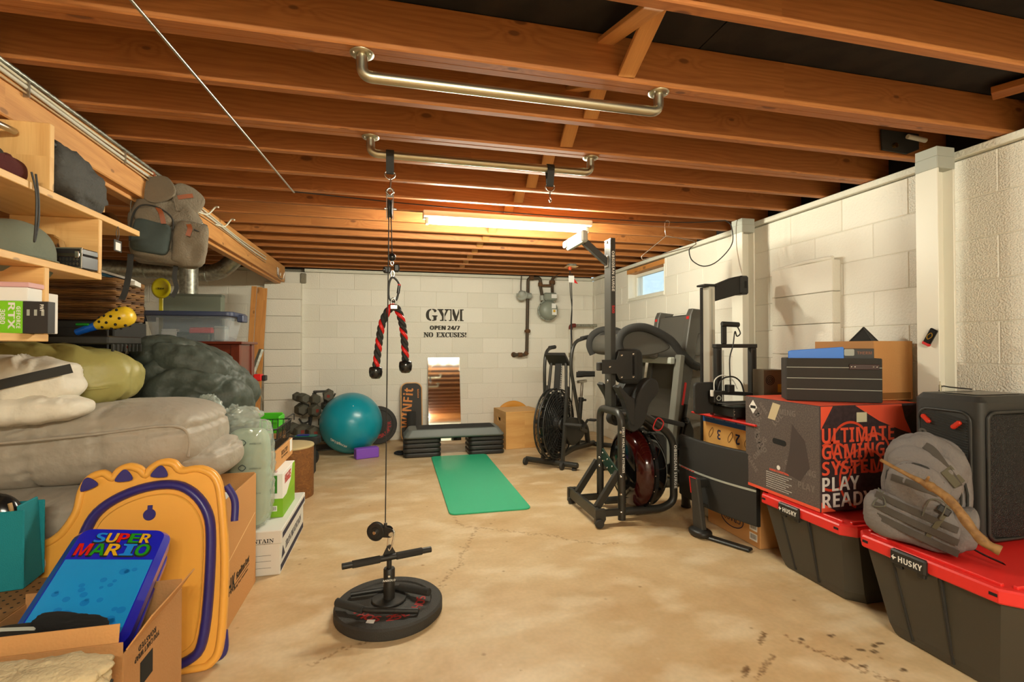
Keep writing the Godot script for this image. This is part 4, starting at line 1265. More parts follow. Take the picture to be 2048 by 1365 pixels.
	print_text(t, "OBSIDIAN SURGE", 0.020, M.white, Transform3D(Basis.from_euler(Vector3(0, 0, -PI / 2)), Vector3(0.413, 0.35, 0.1625)), false, true, 1.35)
	print_text(t, "FIRST HEALTH & FITNESS", 0.016, M.white, Transform3D(Basis.from_euler(Vector3(0, 0, -PI / 2)), Vector3(-0.014, 0.50, 0.217)), false, true, 1.2)
	# rail
	var rail := part(t, "rail", S().slab(Vector3(-0.019, 0.77, -0.075), Vector3(0.019, 1.985, 0.035), 0.003), M.frame_black)
	print_text(rail, "OBSIDIAN SURGE", 0.019, M.white, Transform3D(Basis.from_euler(Vector3(0, 0, -PI / 2)), Vector3(0.0, 1.745, 0.0355)), false, true, 1.35)
	print_text(rail, "500", 0.019, M.red, Transform3D(Basis.from_euler(Vector3(0, 0, -PI / 2)), Vector3(0.0, 1.47, 0.0355)), false, true, 1.35)
	for y in [1.86, 1.96, 0.95, 1.02]:
		part(rail, "bolt", S().ball(Vector3(-0.02, y, -0.02), Vector3(0.006, 0.01, 0.01), 8, 6), M.chrome)
	# end leg of the rail with its grey feet
	part(t, "end_leg", S().bar(Vector3(0.0, 1.80, -0.03), Vector3(-0.20, 1.975, -0.05), 0.05, 0.045, 0.004), M.frame_black)
	var eg := part(t, "end_foot", S().box(Vector3(0.05, 0.085, 0.34), Vector3(-0.22, 1.985, -0.12), 0.012, Transform3D.IDENTITY), M.grey_paint)
	part(eg, "foot_pad", S().box(Vector3(0.02, 0.05, 0.05), Vector3(-0.255, 1.985, -0.27), 0.006), M.white_paint)
	part(t, "leg_plate", S().slab(Vector3(-0.026, 1.78, -0.06), Vector3(-0.019, 1.86, 0.0), 0.002), M.steel)
	# seat on its carriage
	part(t, "seat_bracket", S().extrude(PackedVector2Array([Vector2(-0.13, -0.055), Vector2(-0.02, -0.055), Vector2(0.0, -0.095), Vector2(0.135, -0.095), Vector2(0.135, 0.105), Vector2(0.0, 0.105), Vector2(-0.02, 0.045), Vector2(-0.13, 0.045)]), 0.006, pt(0, Vector3(0.02, 1.065, 0.08)), 0.001), M.black)
	for q in [[0.04, 1.14], [0.04, 0.985], [-0.05, 1.06], [0.13, 1.15], [0.13, 0.985]]:
		part(t, "bolt", S().lathe([Vector2(0, 0.006), Vector2(0.006, 0.005), Vector2(0.009, 0.0), Vector2(0, 0)], 12, Transform3D(Basis(Vector3(1, 0, 0), Vector3(0, 0, 1), Vector3(0, -1, 0)), Vector3(q[0], q[1], 0.087))), M.chrome)
	part(t, "carriage_slot", S().slab(Vector3(0.122, 1.0, 0.0865), Vector3(0.137, 1.135, 0.0885)), M.gloss_black)
	part(t, "seat", S().pillow(Vector3(0.175, 0.255, 0.16), pt(0, Vector3(0.135, 1.06, -0.005)), 0.4, 0.4, 28, 18), M.foam)
	part(t, "roller", S().cyl(Vector3(-0.085, 1.09, 0.0), Vector3(-0.085, 1.03, 0.0), 0.03, -1, 16, 0.004), M.rubber)
	# footrests: black shells fanned out at the arch top
	for q in [[0.115, -0.02], [-0.16, 0.02]]:
		var z: float = q[0]
		var outl := curve2([Vector2(-0.06, -0.17), Vector2(0.0, -0.20), Vector2(0.055, -0.12), Vector2(0.06, 0.02), Vector2(0.10, 0.12), Vector2(0.06, 0.19), Vector2(0.0, 0.18), Vector2(-0.045, 0.08), Vector2(-0.05, -0.04)], 5)
		part(t, "footrest", S().extrude(outl, 0.10, Transform3D(Basis.from_euler(Vector3(0, 0.0, -0.30)), Vector3(0.155, 0.80, z - 0.05)), 0.008, true), M.matte_black)
		part(t, "heel_cup", S().extrude(PackedVector2Array([Vector2(-0.085, 0.13), Vector2(-0.065, 0.145), Vector2(0.015, 0.065), Vector2(0.05, 0.05), Vector2(0.05, -0.14), Vector2(0.015, -0.13), Vector2(-0.01, -0.02), Vector2(-0.03, 0.04)]), 0.085, pt(0, Vector3(0.05, 0.79, z - 0.03)), 0.006), M.matte_black)
	part(t, "strap_loop", S().tube(curve([Vector3(0.27, 0.70, 0.17), Vector3(0.31, 0.67, 0.18), Vector3(0.28, 0.62, 0.185), Vector3(0.23, 0.63, 0.18)], 6, true), 0.004, 8, true), M.red)
	part(t, "pull_handle", S().cyl(Vector3(0.28, 0.69, 0.05), Vector3(0.51, 0.635, 0.12), 0.017, -1, 16, 0.005), M.foam)
	# monitor and foot on the far end
	part(t, "monitor", S().pillow(Vector3(0.095, 0.15, 0.035), pt(-0.3, Vector3(0.475, 0.385, 0.09), 0.1), 0.35, 0.35, 28, 16), M.gloss_black)
	part(t, "monitor_arm", S().bar(Vector3(0.40, 0.30, 0.02), Vector3(0.475, 0.36, 0.075), 0.035, 0.03, 0.004), M.black)
	part(t, "rear_leg", S().tube(curve([Vector3(0.40, 0.32, 0.02), Vector3(0.49, 0.26, 0.04), Vector3(0.57, 0.17, 0.02), Vector3(0.60, 0.02, 0.0)], 6), [0.03, 0.03, 0.032, 0.034, 0.036, 0.038, 0.04, 0.04, 0.04, 0.038, 0.036, 0.034, 0.032, 0.03, 0.03, 0.03, 0.03, 0.032, 0.034], 12), M.black)
	part(t, "rubber_foot", S().lathe([Vector2(0, 0), Vector2(0.035, 0.0), Vector2(0.037, 0.012), Vector2(0.028, 0.02), Vector2(0, 0.02)], 20, pt(0, Vector3(0.60, 0.0, 0.0))), M.rubber)

func make_bike():
	var t := thing("fan_bike", "black fan bike with caged front wheel and moving handles", "exercise bike", Vector3(1.585, 0, -4.76), -PI / 4)
	var k: Material = M.frame_black
	# local +z is the front, +x faces the camera side
	part(t, "stabilizer", S().cyl(Vector3(-0.29, 0.05, 0.08), Vector3(0.29, 0.05, 0.08), 0.028, -1, 18, 0.006), k)
	for x in [-0.27, 0.14]:
		part(t, "end_wheel", wheel(S(), Vector3(x, 0.037, 0.125), 0.037, 0.03, Vector3(1, 0, 0)), M.rubber)
	part(t, "foot", S().lathe([Vector2(0, 0), Vector2(0.025, 0), Vector2(0.025, 0.02), Vector2(0, 0.022)], 14, pt(0, Vector3(0.25, 0.0, 0.08))), M.rubber)
	part(t, "stabilizer", S().cyl(Vector3(-0.27, 0.05, -1.02), Vector3(0.27, 0.05, -1.02), 0.028, -1, 18, 0.006), k)
	part(t, "spine", S().tube(bend([Vector3(0, 0.06, 0.08), Vector3(0.0, 0.10, -0.45), Vector3(0, 0.06, -1.02)], 0.1), 0.032, 16), k)
	# fan: blades inside a wire cage
	var R := 0.345
	var hub := Vector3(0, 0.425, 0.0)
	var fan := part(t, "fan_disc", S().lathe([Vector2(0, -0.018), Vector2(R * 0.86, -0.012), Vector2(R * 0.86, 0.012), Vector2(0, 0.018)], 40, Transform3D(Basis(Vector3(0, 1, 0), Vector3(1, 0, 0), Vector3(0, 0, -1)), hub)), mat(Color(0.04, 0.042, 0.045), 0.4))
	for i in 20:
		var a := TAU * i / 20.0
		var d := Vector3(0, cos(a), sin(a))
		part(fan, "blade", S().bar(hub + d * 0.10, hub + d * (R * 0.93), 0.07, 0.004, 0.0, Vector3(0, -sin(a), cos(a))), M.black)
	for s in [-1.0, 1.0]:
		for i in 11:
			var rr := R * (0.28 + 0.072 * i)
			var bulge: float = s * (0.085 - 0.035 * pow(float(i) / 10.0, 2.0))
			var ring := []
			for j in 40:
				ring.append(hub + Vector3(bulge, cos(TAU * j / 40.0) * rr, sin(TAU * j / 40.0) * rr))
			part(t, "cage_ring", S().tube(ring, 0.0032 if i < 10 else 0.008, 6, true), M.black)
		for i in 24:
			var a := TAU * i / 24.0
			var d := Vector3(0, cos(a), sin(a))
			part(t, "cage_spoke", S().tube([hub + d * 0.09 + Vector3(s * 0.086, 0, 0), hub + d * R * 0.65 + Vector3(s * 0.077, 0, 0), hub + d * R + Vector3(s * 0.05, 0, 0)], 0.0022, 5), M.black)
		part(t, "hub_cap", S().cyl(hub + Vector3(s * 0.02, 0, 0), hub + Vector3(s * 0.092, 0, 0), 0.075, 0.06, 24, 0.004), M.black)
	var tire := []
	for j in 48:
		tire.append(hub + Vector3(0, cos(TAU * j / 48.0) * (R + 0.006), sin(TAU * j / 48.0) * (R + 0.006)))
	part(t, "cage_rim", S().tube(tire, 0.011, 8, true), M.black)
	# forks and mast
	for s in [-1.0, 1.0]:
		part(t, "fork", S().bar(Vector3(s * 0.11, 0.06, 0.05), Vector3(s * 0.11, 0.80, -0.07), 0.028, 0.05, 0.005), k)
		part(t, "mast_tube", S().tube(bend([Vector3(s * 0.10, 0.75, -0.06), Vector3(s * 0.085, 1.02, -0.09), Vector3(s * 0.05, 1.13, -0.10)], 0.04), 0.015, 10), k)
	part(t, "mast", S().bar(Vector3(0.0, 0.76, -0.06), Vector3(0, 1.03, -0.10), 0.07, 0.05, 0.008), M.black)
	print_text(t, "ASSAULTFITNESS", 0.026, M.white, Transform3D(Basis(Vector3(0, -0.99, 0.15), Vector3(0, 0.15, 0.99), Vector3(1, 0, 0)), Vector3(0.036, 0.90, -0.08)), false, true, 1.1)
	var co := part(t, "console", S().box(Vector3(0.23, 0.035, 0.17), Vector3.ZERO, 0.006, pt(0, Vector3(0, 1.075, -0.06), -0.75)), M.black)
	part(co, "screen", S().box(Vector3(0.15, 0.002, 0.09), Vector3(0, 0.0185, 0), 0.0, pt(0, Vector3(0, 1.075, -0.06), -0.75)), M.gloss_black)
	part(t, "step_peg", S().cyl(Vector3(0.10, 0.425, 0.0), Vector3(0.30, 0.425, 0.0), 0.018, -1, 16, 0.004), M.rubber)
	part(t, "step_peg", S().cyl(Vector3(-0.10, 0.425, 0.0), Vector3(-0.24, 0.425, 0.0), 0.018, -1, 16, 0.004), M.rubber)
	# moving handles
	part(t, "handle", S().tube(bend([Vector3(0.20, 0.36, -0.19), Vector3(0.20, 0.60, -0.11), Vector3(0.18, 1.02, 0.02), Vector3(0.20, 1.25, -0.02), Vector3(0.23, 1.305, -0.34)], 0.13, 8), 0.0175, 14), k)
	part(t, "grip", S().cyl(Vector3(0.218, 1.285, -0.17), Vector3(0.231, 1.307, -0.345), 0.021, -1, 14, 0.005), M.foam)
	part(t, "handle", S().tube(bend([Vector3(-0.20, 0.36, -0.19), Vector3(-0.20, 0.60, -0.17), Vector3(-0.18, 0.95, -0.12), Vector3(-0.19, 1.17, -0.17), Vector3(-0.20, 1.20, -0.40)], 0.12, 8), 0.0175, 14), k)
	part(t, "grip", S().cyl(Vector3(-0.197, 1.19, -0.27), Vector3(-0.20, 1.20, -0.41), 0.021, -1, 14, 0.005), M.foam)
	part(t, "linkage", S().bar(Vector3(0.19, 0.37, -0.18), Vector3(0.17, 0.30, -0.42), 0.02, 0.035, 0.004), k)
	# frame to the saddle
	part(t, "chain_case", S().extrude(curve2([Vector2(0.10, 0.0), Vector2(0.16, 0.12), Vector2(0.05, 0.20), Vector2(-0.3, 0.14), Vector2(-0.38, 0.04), Vector2(-0.30, -0.06), Vector2(-0.05, -0.10)], 5), 0.05, Transform3D(Basis(Vector3(0, 0, 1), Vector3(0, 1, 0), Vector3(-1, 0, 0)), Vector3(0.09, 0.27, -0.20)), 0.006, true), M.black)
	part(t, "seat_tube", S().tube([Vector3(0, 0.10, -0.56), Vector3(0, 0.62, -0.66)], 0.026, 14), k)
	part(t, "down_tube", S().tube(bend([Vector3(0, 0.55, -0.10), Vector3(0, 0.36, -0.40), Vector3(0, 0.34, -0.60)], 0.1), 0.028, 14), k)
	part(t, "rear_stay", S().tube(bend([Vector3(0, 0.35, -0.60), Vector3(0, 0.30, -0.80), Vector3(0, 0.07, -0.86)], 0.08), 0.03, 14), k)
	part(t, "seat_post", S().tube([Vector3(0, 0.58, -0.652), Vector3(0, 0.80, -0.695)], 0.017, 14), M.steel)
	part(t, "clamp", S().cyl(Vector3(0, 0.585, -0.653), Vector3(0, 0.63, -0.662), 0.032, -1, 16, 0.004).cyl(Vector3(0.03, 0.605, -0.655), Vector3(0.065, 0.605, -0.655), 0.013, -1, 10, 0.002), M.black)
	part(t, "slider", S().bar(Vector3(0, 0.81, -0.58), Vector3(0, 0.81, -0.80), 0.03, 0.03, 0.003), M.steel)
	part(t, "saddle", S().extrude(curve2([Vector2(0.0, 0.14), Vector2(0.03, 0.10), Vector2(0.035, 0.0), Vector2(0.09, -0.08), Vector2(0.10, -0.13), Vector2(0.05, -0.155), Vector2(0.0, -0.145), Vector2(-0.05, -0.155), Vector2(-0.10, -0.13), Vector2(-0.09, -0.08), Vector2(-0.035, 0.0), Vector2(-0.03, 0.10)], 4), 0.06, Transform3D(Basis(Vector3(1, 0, 0), Vector3(0, 0, 1), Vector3(0, -1, 0)), Vector3(0, 0.92, -0.70)), 0.018, true), M.foam)
	# cranks
	for s in [1.0, -1.0]:
		part(t, "crank", S().bar(Vector3(s * 0.10, 0.30, -0.44), Vector3(s * 0.115, 0.30 + s * 0.10, -0.44 - s * 0.14), 0.016, 0.03, 0.004), M.black)
		var pd := S().box(Vector3(0.09, 0.02, 0.085), Vector3(s * 0.17, 0.30 + s * 0.10, -0.44 - s * 0.14), 0.004)
		part(t, "pedal", pd, M.matte_black)

func make_treadmill():
	var t := thing("treadmill", "dark grey folding treadmill with its deck folded upright", "treadmill", Vector3(2.3, 0, -4.15))
	var dk := mat(Color(0.31, 0.30, 0.275), 0.5)
	var belt := with_bump(mat(Color(0.30, 0.285, 0.255), 0.85), bump_tex(0.4, 66, 128, 3.0), 12.0, 0.3)
	# deck leans; local frame: u up along the deck
	var lean := Transform3D(Basis.from_euler(Vector3(0, 0, -0.165)), Vector3(0.04, 0.10, 0))
	part(t, "belt", S().slab(Vector3(-0.012, 0.05, -0.235), Vector3(0.03, 1.40, 0.235), 0.006, lean), belt)
	part(t, "deck_board", S().slab(Vector3(0.032, 0.05, -0.25), Vector3(0.07, 1.42, 0.25), 0.004, lean), M.matte_black)
	for s in [-1.0, 1.0]:
		var z: float = s * 0.27
		part(t, "side_rail", S().extrude(PackedVector2Array([Vector2(-0.035, 0.02), Vector2(-0.035, 1.40), Vector2(-0.02, 1.455), Vector2(0.13, 1.465), Vector2(0.10, 1.40), Vector2(0.115, 1.25), Vector2(0.07, 1.24), Vector2(0.07, 0.02)]), 0.075, lean * pt(0, Vector3(0, 0, z - 0.0375)), 0.008), dk)
		part(t, "model_badge", S().slab(Vector3(-0.036, 1.36, z - 0.02), Vector3(-0.0352, 1.385, z + 0.02), 0.0, lean), M.red)
		# uprights and base
		part(t, "upright", S().bar(Vector3(-0.02, 0.10, z + s * 0.075), Vector3(0.115, 1.13, z + s * 0.06), 0.05, 0.085, 0.008), mat(Color(0.45, 0.445, 0.41), 0.45))
		part(t, "base_rail", S().slab(Vector3(-0.38, 0.012, z + s * 0.06 - 0.035), Vector3(0.33, 0.075, z + s * 0.06 + 0.035), 0.01), dk)
		part(t, "base_foot", S().lathe([Vector2(0, 0), Vector2(0.03, 0), Vector2(0.03, 0.012), Vector2(0, 0.012)], 14, pt(0, Vector3(-0.33, 0, z + s * 0.06))), M.rubber)
		# handrail sweeping from the console
		var hz: float = s * 0.32
		part(t, "handrail", S().tube(curve([Vector3(-0.42, 1.13, hz), Vector3(-0.455, 1.22, hz), Vector3(-0.42, 1.315, hz), Vector3(-0.31, 1.365, hz), Vector3(-0.17, 1.355, hz), Vector3(0.02, 1.265, hz), Vector3(0.13, 1.15, hz), Vector3(0.24, 1.05, hz), Vector3(0.30, 1.025, hz)], 6), 0.024, 14, false, true, 1.5), M.foam)
		part(t, "rail_grip", S().tube([Vector3(0.235, 1.055, hz), Vector3(0.30, 1.025, hz), Vector3(0.405, 0.995, hz + 0.0)], 0.027, 14), M.foam)
	part(t, "red_accent", S().slab(Vector3(0.0, 0.60, 0.309), Vector3(0.022, 0.80, 0.3115), 0.001, lean), M.red)
	part(t, "console", S().box(Vector3(0.36, 0.07, 0.56), Vector3.ZERO, 0.02, Transform3D(Basis.from_euler(Vector3(0, 0, -0.42)), Vector3(-0.22, 1.19, 0))), dk)
	part(t, "display", S().box(Vector3(0.24, 0.16, 0.58), Vector3.ZERO, 0.05, Transform3D(Basis.from_euler(Vector3(0, 0, -0.25)), Vector3(-0.28, 1.255, 0))), M.matte_black)
	part(t, "console_vent", S().box(Vector3(0.09, 0.004, 0.12), Vector3.ZERO, 0.002, Transform3D(Basis.from_euler(Vector3(0, 0, -0.42)), Vector3(-0.24, 1.239, 0.06))), M.gloss_black)
	part(t, "console_shell", S().extrude(curve2([Vector2(-0.41, 1.14), Vector2(-0.44, 1.22), Vector2(-0.41, 1.295), Vector2(-0.31, 1.345), Vector2(-0.17, 1.335), Vector2(-0.01, 1.255), Vector2(0.04, 1.19), Vector2(-0.08, 1.14), Vector2(-0.25, 1.12)], 4), 0.60, pt(0, Vector3(0, 0, -0.30)), 0.01, true), dk)
	part(t, "cross_bar", S().bar(Vector3(0.05, 1.08, -0.32), Vector3(0.05, 1.08, 0.32), 0.05, 0.06, 0.008), M.grey_paint)
	part(t, "motor_hood", S().pillow(Vector3(0.30, 0.24, 0.52), pt(0, Vector3(-0.12, 0.17, 0)), 0.35, 0.4, 28, 16), M.black)
	part(t, "front_roller", S().cyl(Vector3(0.03, 0.09, -0.24), Vector3(0.03, 0.09, 0.24), 0.035, -1, 16), M.steel)
	part(t, "gas_strut", S().cyl(Vector3(0.11, 0.30, 0.32), Vector3(0.18, 0.70, 0.32), 0.016, -1, 12, 0.002), M.black)
	part(t, "knob", S().ball(Vector3(0.16, 0.56, 0.345), Vector3(0.03, 0.03, 0.03), 14, 8), M.gloss_black)
	part(t, "lower_guard", S().extrude(PackedVector2Array([Vector2(0.02, 0.02), Vector2(0.24, 0.02), Vector2(0.235, 0.48), Vector2(0.19, 0.58), Vector2(0.15, 0.5)]), 0.05, pt(0, Vector3(0, 0, 0.30)), 0.008), M.matte_black)

func make_services():
	# gas meter and its pipes on the back wall (z local 0 = world -6.45)
	var z := -6.45
	var p := thing("gas_pipe", "rusty vertical gas pipe with elbows left of the meter", "pipe", Vector3(0, 0, z))
	part(p, "pipe", S().tube(bend([Vector3(1.59, 1.095, -0.07), Vector3(1.59, 1.095, 0.0), Vector3(1.752, 1.095, 0.0), Vector3(1.772, 2.135, 0.0), Vector3(1.945, 2.145, 0.0), Vector3(1.945, 2.03, 0.0)], 0.045, 6), 0.022, 14), M.iron)
	for q in [[Vector3(1.755, 1.13, 0), Vector3(1.73, 1.095, 0)], [Vector3(1.765, 1.39, 0), Vector3(1.765, 1.44, 0)], [Vector3(1.63, 1.095, 0), Vector3(1.69, 1.095, 0)], [Vector3(1.79, 2.14, 0), Vector3(1.85, 2.142, 0)], [Vector3(1.945, 2.08, 0), Vector3(1.945, 2.03, 0)]]:
		part(p, "fitting", S().cyl(q[0], q[1], 0.031, -1, 14, 0.003), M.rust)
	part(p, "wall_flange", S().cyl(Vector3(1.59, 1.095, -0.094), Vector3(1.59, 1.095, -0.07), 0.035, -1, 16, 0.003), M.rust)
	part(p, "union", S().cyl(Vector3(1.762, 1.40, 0), Vector3(1.762, 1.43, 0), 0.042, -1, 8), M.rust)
	var g := thing("gas_regulator", "grey gas regulator on the rusty pipe", "regulator", Vector3(0, 0, z))
	part(g, "dome", S().lathe([Vector2(0, 0.085), Vector2(0.03, 0.08), Vector2(0.05, 0.05), Vector2(0.055, 0.02), Vector2(0.075, 0.015), Vector2(0.075, -0.005), Vector2(0.05, -0.015), Vector2(0.03, -0.05), Vector2(0, -0.055)], 24, Transform3D(Basis.from_euler(Vector3(0.9, 0, 0.5)), Vector3(1.675, 1.885, 0.07))), M.grey_paint)
	part(g, "body", S().cyl(Vector3(1.60, 1.90, 0.05), Vector3(1.72, 1.895, 0.05), 0.022, -1, 12, 0.003), M.grey_paint)
	part(g, "coupling", S().cyl(Vector3(1.72, 1.893, 0.05), Vector3(1.80, 1.892, 0.03), 0.042, -1, 8, 0.003), M.grey_paint)
	part(g, "vent_line", S().tube(curve([Vector3(1.655, 1.96, 0.06), Vector3(1.668, 2.08, 0.02), Vector3(1.68, 2.165, 0.0)], 5), 0.007, 8), M.iron)
	var m := thing("gas_meter", "round grey gas meter with white labels on the back wall", "gas meter", Vector3(0, 0, z + 0.05))
	var shell := mat(Color(0.55, 0.57, 0.52), 0.4)
	var fr := Transform3D(Basis(Vector3(1, 0, 0), Vector3(0, 0, 1), Vector3(0, -1, 0)), Vector3(2.035, 1.70, 0))
	part(m, "case", S().lathe([Vector2(0, -0.08), Vector2(0.11, -0.075), Vector2(0.128, -0.05), Vector2(0.128, -0.012), Vector2(0.142, -0.010), Vector2(0.142, 0.010), Vector2(0.128, 0.012), Vector2(0.128, 0.04), Vector2(0.11, 0.075), Vector2(0.06, 0.095), Vector2(0, 0.098)], 40, fr), shell)
	for k in 10:
		var a := TAU * k / 10.0
		part(m, "case_bolt", S().ball(fr * Vector3(cos(a) * 0.136, 0.012, sin(a) * 0.136), Vector3.ONE * 0.006, 8, 5), M.iron)
	part(m, "index_head", S().slab(Vector3(1.975, 1.83, -0.05), Vector3(2.155, 1.935, 0.06), 0.02), shell)
	part(m, "index_label", S().slab(Vector3(2.07, 1.86, 0.0602), Vector3(2.145, 1.915, 0.061)), M.paper)
	part(m, "warning_label", S().slab(Vector3(2.06, 1.72, 0.0985), Vector3(2.12, 1.785, 0.0995)), M.paper)
	part(m, "warning_label", S().slab(Vector3(2.065, 1.63, 0.0985), Vector3(2.13, 1.705, 0.0995)), M.white)
	part(m, "yellow_mark", S().slab(Vector3(2.08, 1.668, 0.0996), Vector3(2.11, 1.698, 0.0999)), mat(Color(0.85, 0.65, 0.08), 0.6))
	part(m, "inlet", S().tube(bend([Vector3(1.945, 2.03, -0.05), Vector3(1.96, 1.93, -0.03), Vector3(1.965, 1.80, -0.02)], 0.05), 0.021, 12), M.iron)
	part(m, "inlet_collar", S().cyl(Vector3(1.962, 1.90, -0.025), Vector3(1.965, 1.83, -0.02), 0.032, -1, 8, 0.003), M.grey_paint)
	part(m, "outlet", S().tube(bend([Vector3(2.10, 1.93, 0.0), Vector3(2.11, 2.0, -0.03), Vector3(2.115, 2.15, -0.05), Vector3(2.30, 2.26, -0.05)], 0.05), 0.021, 12), M.iron)
	part(m, "outlet_union", S().cyl(Vector3(2.113, 2.06, -0.045), Vector3(2.114, 2.11, -0.05), 0.042, -1, 8, 0.003), M.rust)
	part(m, "tie_bar", S().cyl(Vector3(1.94, 2.04, -0.04), Vector3(2.12, 2.045, -0.04), 0.016, -1, 12), M.rust)
	# water pipe that runs into the corner
	var w := thing("corner_pipe", "horizontal galvanized pipe with red elbow in the back right corner", "pipe", Vector3(0, 0, z))
	part(w, "pipe", S().tube([Vector3(2.755, 1.50, 0.03), Vector3(2.40, 1.495, 0.03)], 0.019, 12), M.galv)
	part(w, "elbow", S().tube(bend([Vector3(2.44, 1.496, 0.03), Vector3(2.375, 1.495, 0.03), Vector3(2.37, 1.44, 0.03)], 0.04, 6), 0.029, 14), mat(Color(0.42, 0.15, 0.11), 0.7))
	part(w, "drop_pipe", S().tube([Vector3(2.37, 1.45, 0.03), Vector3(2.37, 0.32, 0.03)], 0.019, 12), M.white_paint)
	part(w, "valve", S().cyl(Vector3(2.37, 1.06, 0.03), Vector3(2.37, 1.12, 0.03), 0.03, -1, 10, 0.003).cyl(Vector3(2.37, 1.09, 0.03), Vector3(2.36, 1.09, 0.09), 0.012, -1, 10), M.brushed)
	# hanging extension cord with its plug and tag
	var o := thing("ceiling_outlet", "grey metal outlet box under the far joists", "outlet", Vector3(2.03, YB, -5.475))
	part(o, "box", S().slab(Vector3(-0.05, -0.032, -0.03), Vector3(0.05, -0.002, 0.05), 0.005), M.galv)
	part(o, "cover", S().slab(Vector3(-0.07, -0.038, -0.04), Vector3(0.07, -0.032, 0.06), 0.002), M.board_edge)
	var cd := thing("extension_cord", "grey extension cord hanging from the outlet with orange plug and paper tags", "cord")
	part(cd, "plug", S().cyl(Vector3(2.005, 2.10, -5.45), Vector3(2.005, 2.138, -5.45), 0.018, 0.022, 12, 0.003), mat(Color(0.85, 0.32, 0.12), 0.5))
	part(cd, "cord", S().tube(curve([Vector3(2.005, 2.10, -5.45), Vector3(2.01, 1.85, -5.45), Vector3(2.03, 1.65, -5.45), Vector3(2.025, 1.45, -5.45), Vector3(2.03, 1.2, -5.45), Vector3(2.05, 0.9, -5.5), Vector3(2.08, 0.4, -5.6)], 6), 0.0055, 8), M.matte_black)
	part(cd, "cord", S().tube(curve([Vector3(2.035, 2.06, -5.46), Vector3(2.03, 1.9, -5.46), Vector3(2.035, 1.7, -5.46), Vector3(2.02, 1.5, -5.46), Vector3(2.02, 1.2, -5.46), Vector3(2.02, 0.9, -5.5), Vector3(2.03, 0.4, -5.55)], 6), 0.0055, 8), M.matte_black)
	part(cd, "paper_tag", S().box(Vector3(0.07, 0.08, 0.001), Vector3(2.02, 1.995, -5.44), 0.0, pt(0)), M.paper)
	part(cd, "red_tag", S().extrude(PackedVector2Array([Vector2(-0.03, 0.04), Vector2(0.035, -0.045), Vector2(-0.02, -0.03)]), 0.001, pt(0, Vector3(2.07, 1.985, -5.445))), M.red)
	# clothes line strung under the joist, with a bent hanger
	var l := thing("ceiling_wire", "stiff grey wire running along the joists from the near left", "wire", Vector3.ZERO)
	part(l, "near_run", S().tube(curve([Vector3(-0.77, 2.165, -0.70), Vector3(-0.71, 2.164, -1.57), Vector3(-0.655, 2.160, -2.4), Vector3(-0.612, 2.164, -3.2), Vector3(-0.606, 2.168, -3.286)], 6), 0.0052, 8), M.steel)
	part(l, "cross_run", S().tube(curve([Vector3(-0.606, 2.168, -3.286), Vector3(0.2, 2.135, -3.28), Vector3(1.2, 2.118, -3.28), Vector3(2.06, 2.13, -3.28), Vector3(2.467, 2.168, -3.28)], 8), 0.0036, 8), M.matte_black)
	part(l, "loop_end", S().tube(curve([Vector3(2.467, 2.168, -3.28), Vector3(2.52, 2.13, -3.28), Vector3(2.525, 1.99, -3.28), Vector3(2.40, 1.855, -3.28), Vector3(2.28, 1.81, -3.28), Vector3(2.18, 1.85, -3.28), Vector3(2.155, 1.925, -3.28), Vector3(2.19, 1.96, -3.28)], 8), 0.004, 8), M.matte_black)
	var h := thing("coat_hanger", "bent wire coat hanger hooked on the wire near the window", "hanger", Vector3(0, 0, -3.28))
	part(h, "hook", S().tube(curve([Vector3(1.985, 2.10, 0.0), Vector3(1.99, 2.128, 0.0), Vector3(1.975, 2.138, 0.0), Vector3(1.955, 2.125, 0.0), Vector3(1.955, 2.06, 0.0), Vector3(1.962, 2.025, 0.0)], 5), 0.003, 8), M.chrome)
	part(h, "triangle", S().tube(bend([Vector3(1.962, 2.025, 0.0), Vector3(2.16, 1.985, 0.05), Vector3(2.185, 1.965, 0.05), Vector3(2.15, 1.945, 0.05), Vector3(1.80, 1.85, -0.06), Vector3(1.79, 1.875, -0.06), Vector3(1.962, 2.025, 0.0)], 0.012), 0.0035, 8), M.chrome)
	# bracket bolted to the joist beside the near post
	var b := thing("joist_bracket", "black steel plate bolted to the joist beside the near post", "bracket", Vector3(2.53, 2.245, -1.985))
	part(b, "plate", S().extrude(PackedVector2Array([Vector2(-0.125, 0.06), Vector2(-0.12, -0.045), Vector2(0.04, -0.052), Vector2(0.12, -0.02), Vector2(0.12, 0.06)]), 0.008, pt(0, Vector3(0, 0, -0.006)), 0.001), M.matte_black)
	part(b, "bolt", S().cyl(Vector3(-0.045, -0.018, 0.0), Vector3(-0.045, -0.018, 0.016), 0.013, -1, 6), mat(Color(0.7, 0.55, 0.25), 0.3, 1.0))
	part(b, "rod", S().cyl(Vector3(0.02, 0.03, 0.02), Vector3(0.14, 0.02, 0.02), 0.012, -1, 12, 0.002), M.white_paint)
	var tg := thing("post_gadget", "small black gadget with red base stuck slanting on the near white post", "gadget", Vector3(2.552, 1.247, -1.862), -PI / 2)
	tg.rotation = Vector3(0, -PI / 2, -0.5)
	part(tg, "body", S().box(Vector3(0.036, 0.085, 0.014), Vector3(0, 0, 0.008), 0.004), M.gloss_black)
	part(tg, "base", S().box(Vector3(0.037, 0.016, 0.015), Vector3(0, -0.037, 0.0085), 0.003), M.red)
	part(tg, "gold_emblem", S().tube(curve([Vector3(-0.01, 0.0, 0.0155), Vector3(0.0, 0.022, 0.0155), Vector3(0.011, 0.008, 0.0155), Vector3(0.0, -0.012, 0.0155)], 5, true), 0.0018, 6, true), mat(Color(0.75, 0.58, 0.2), 0.35, 1.0))

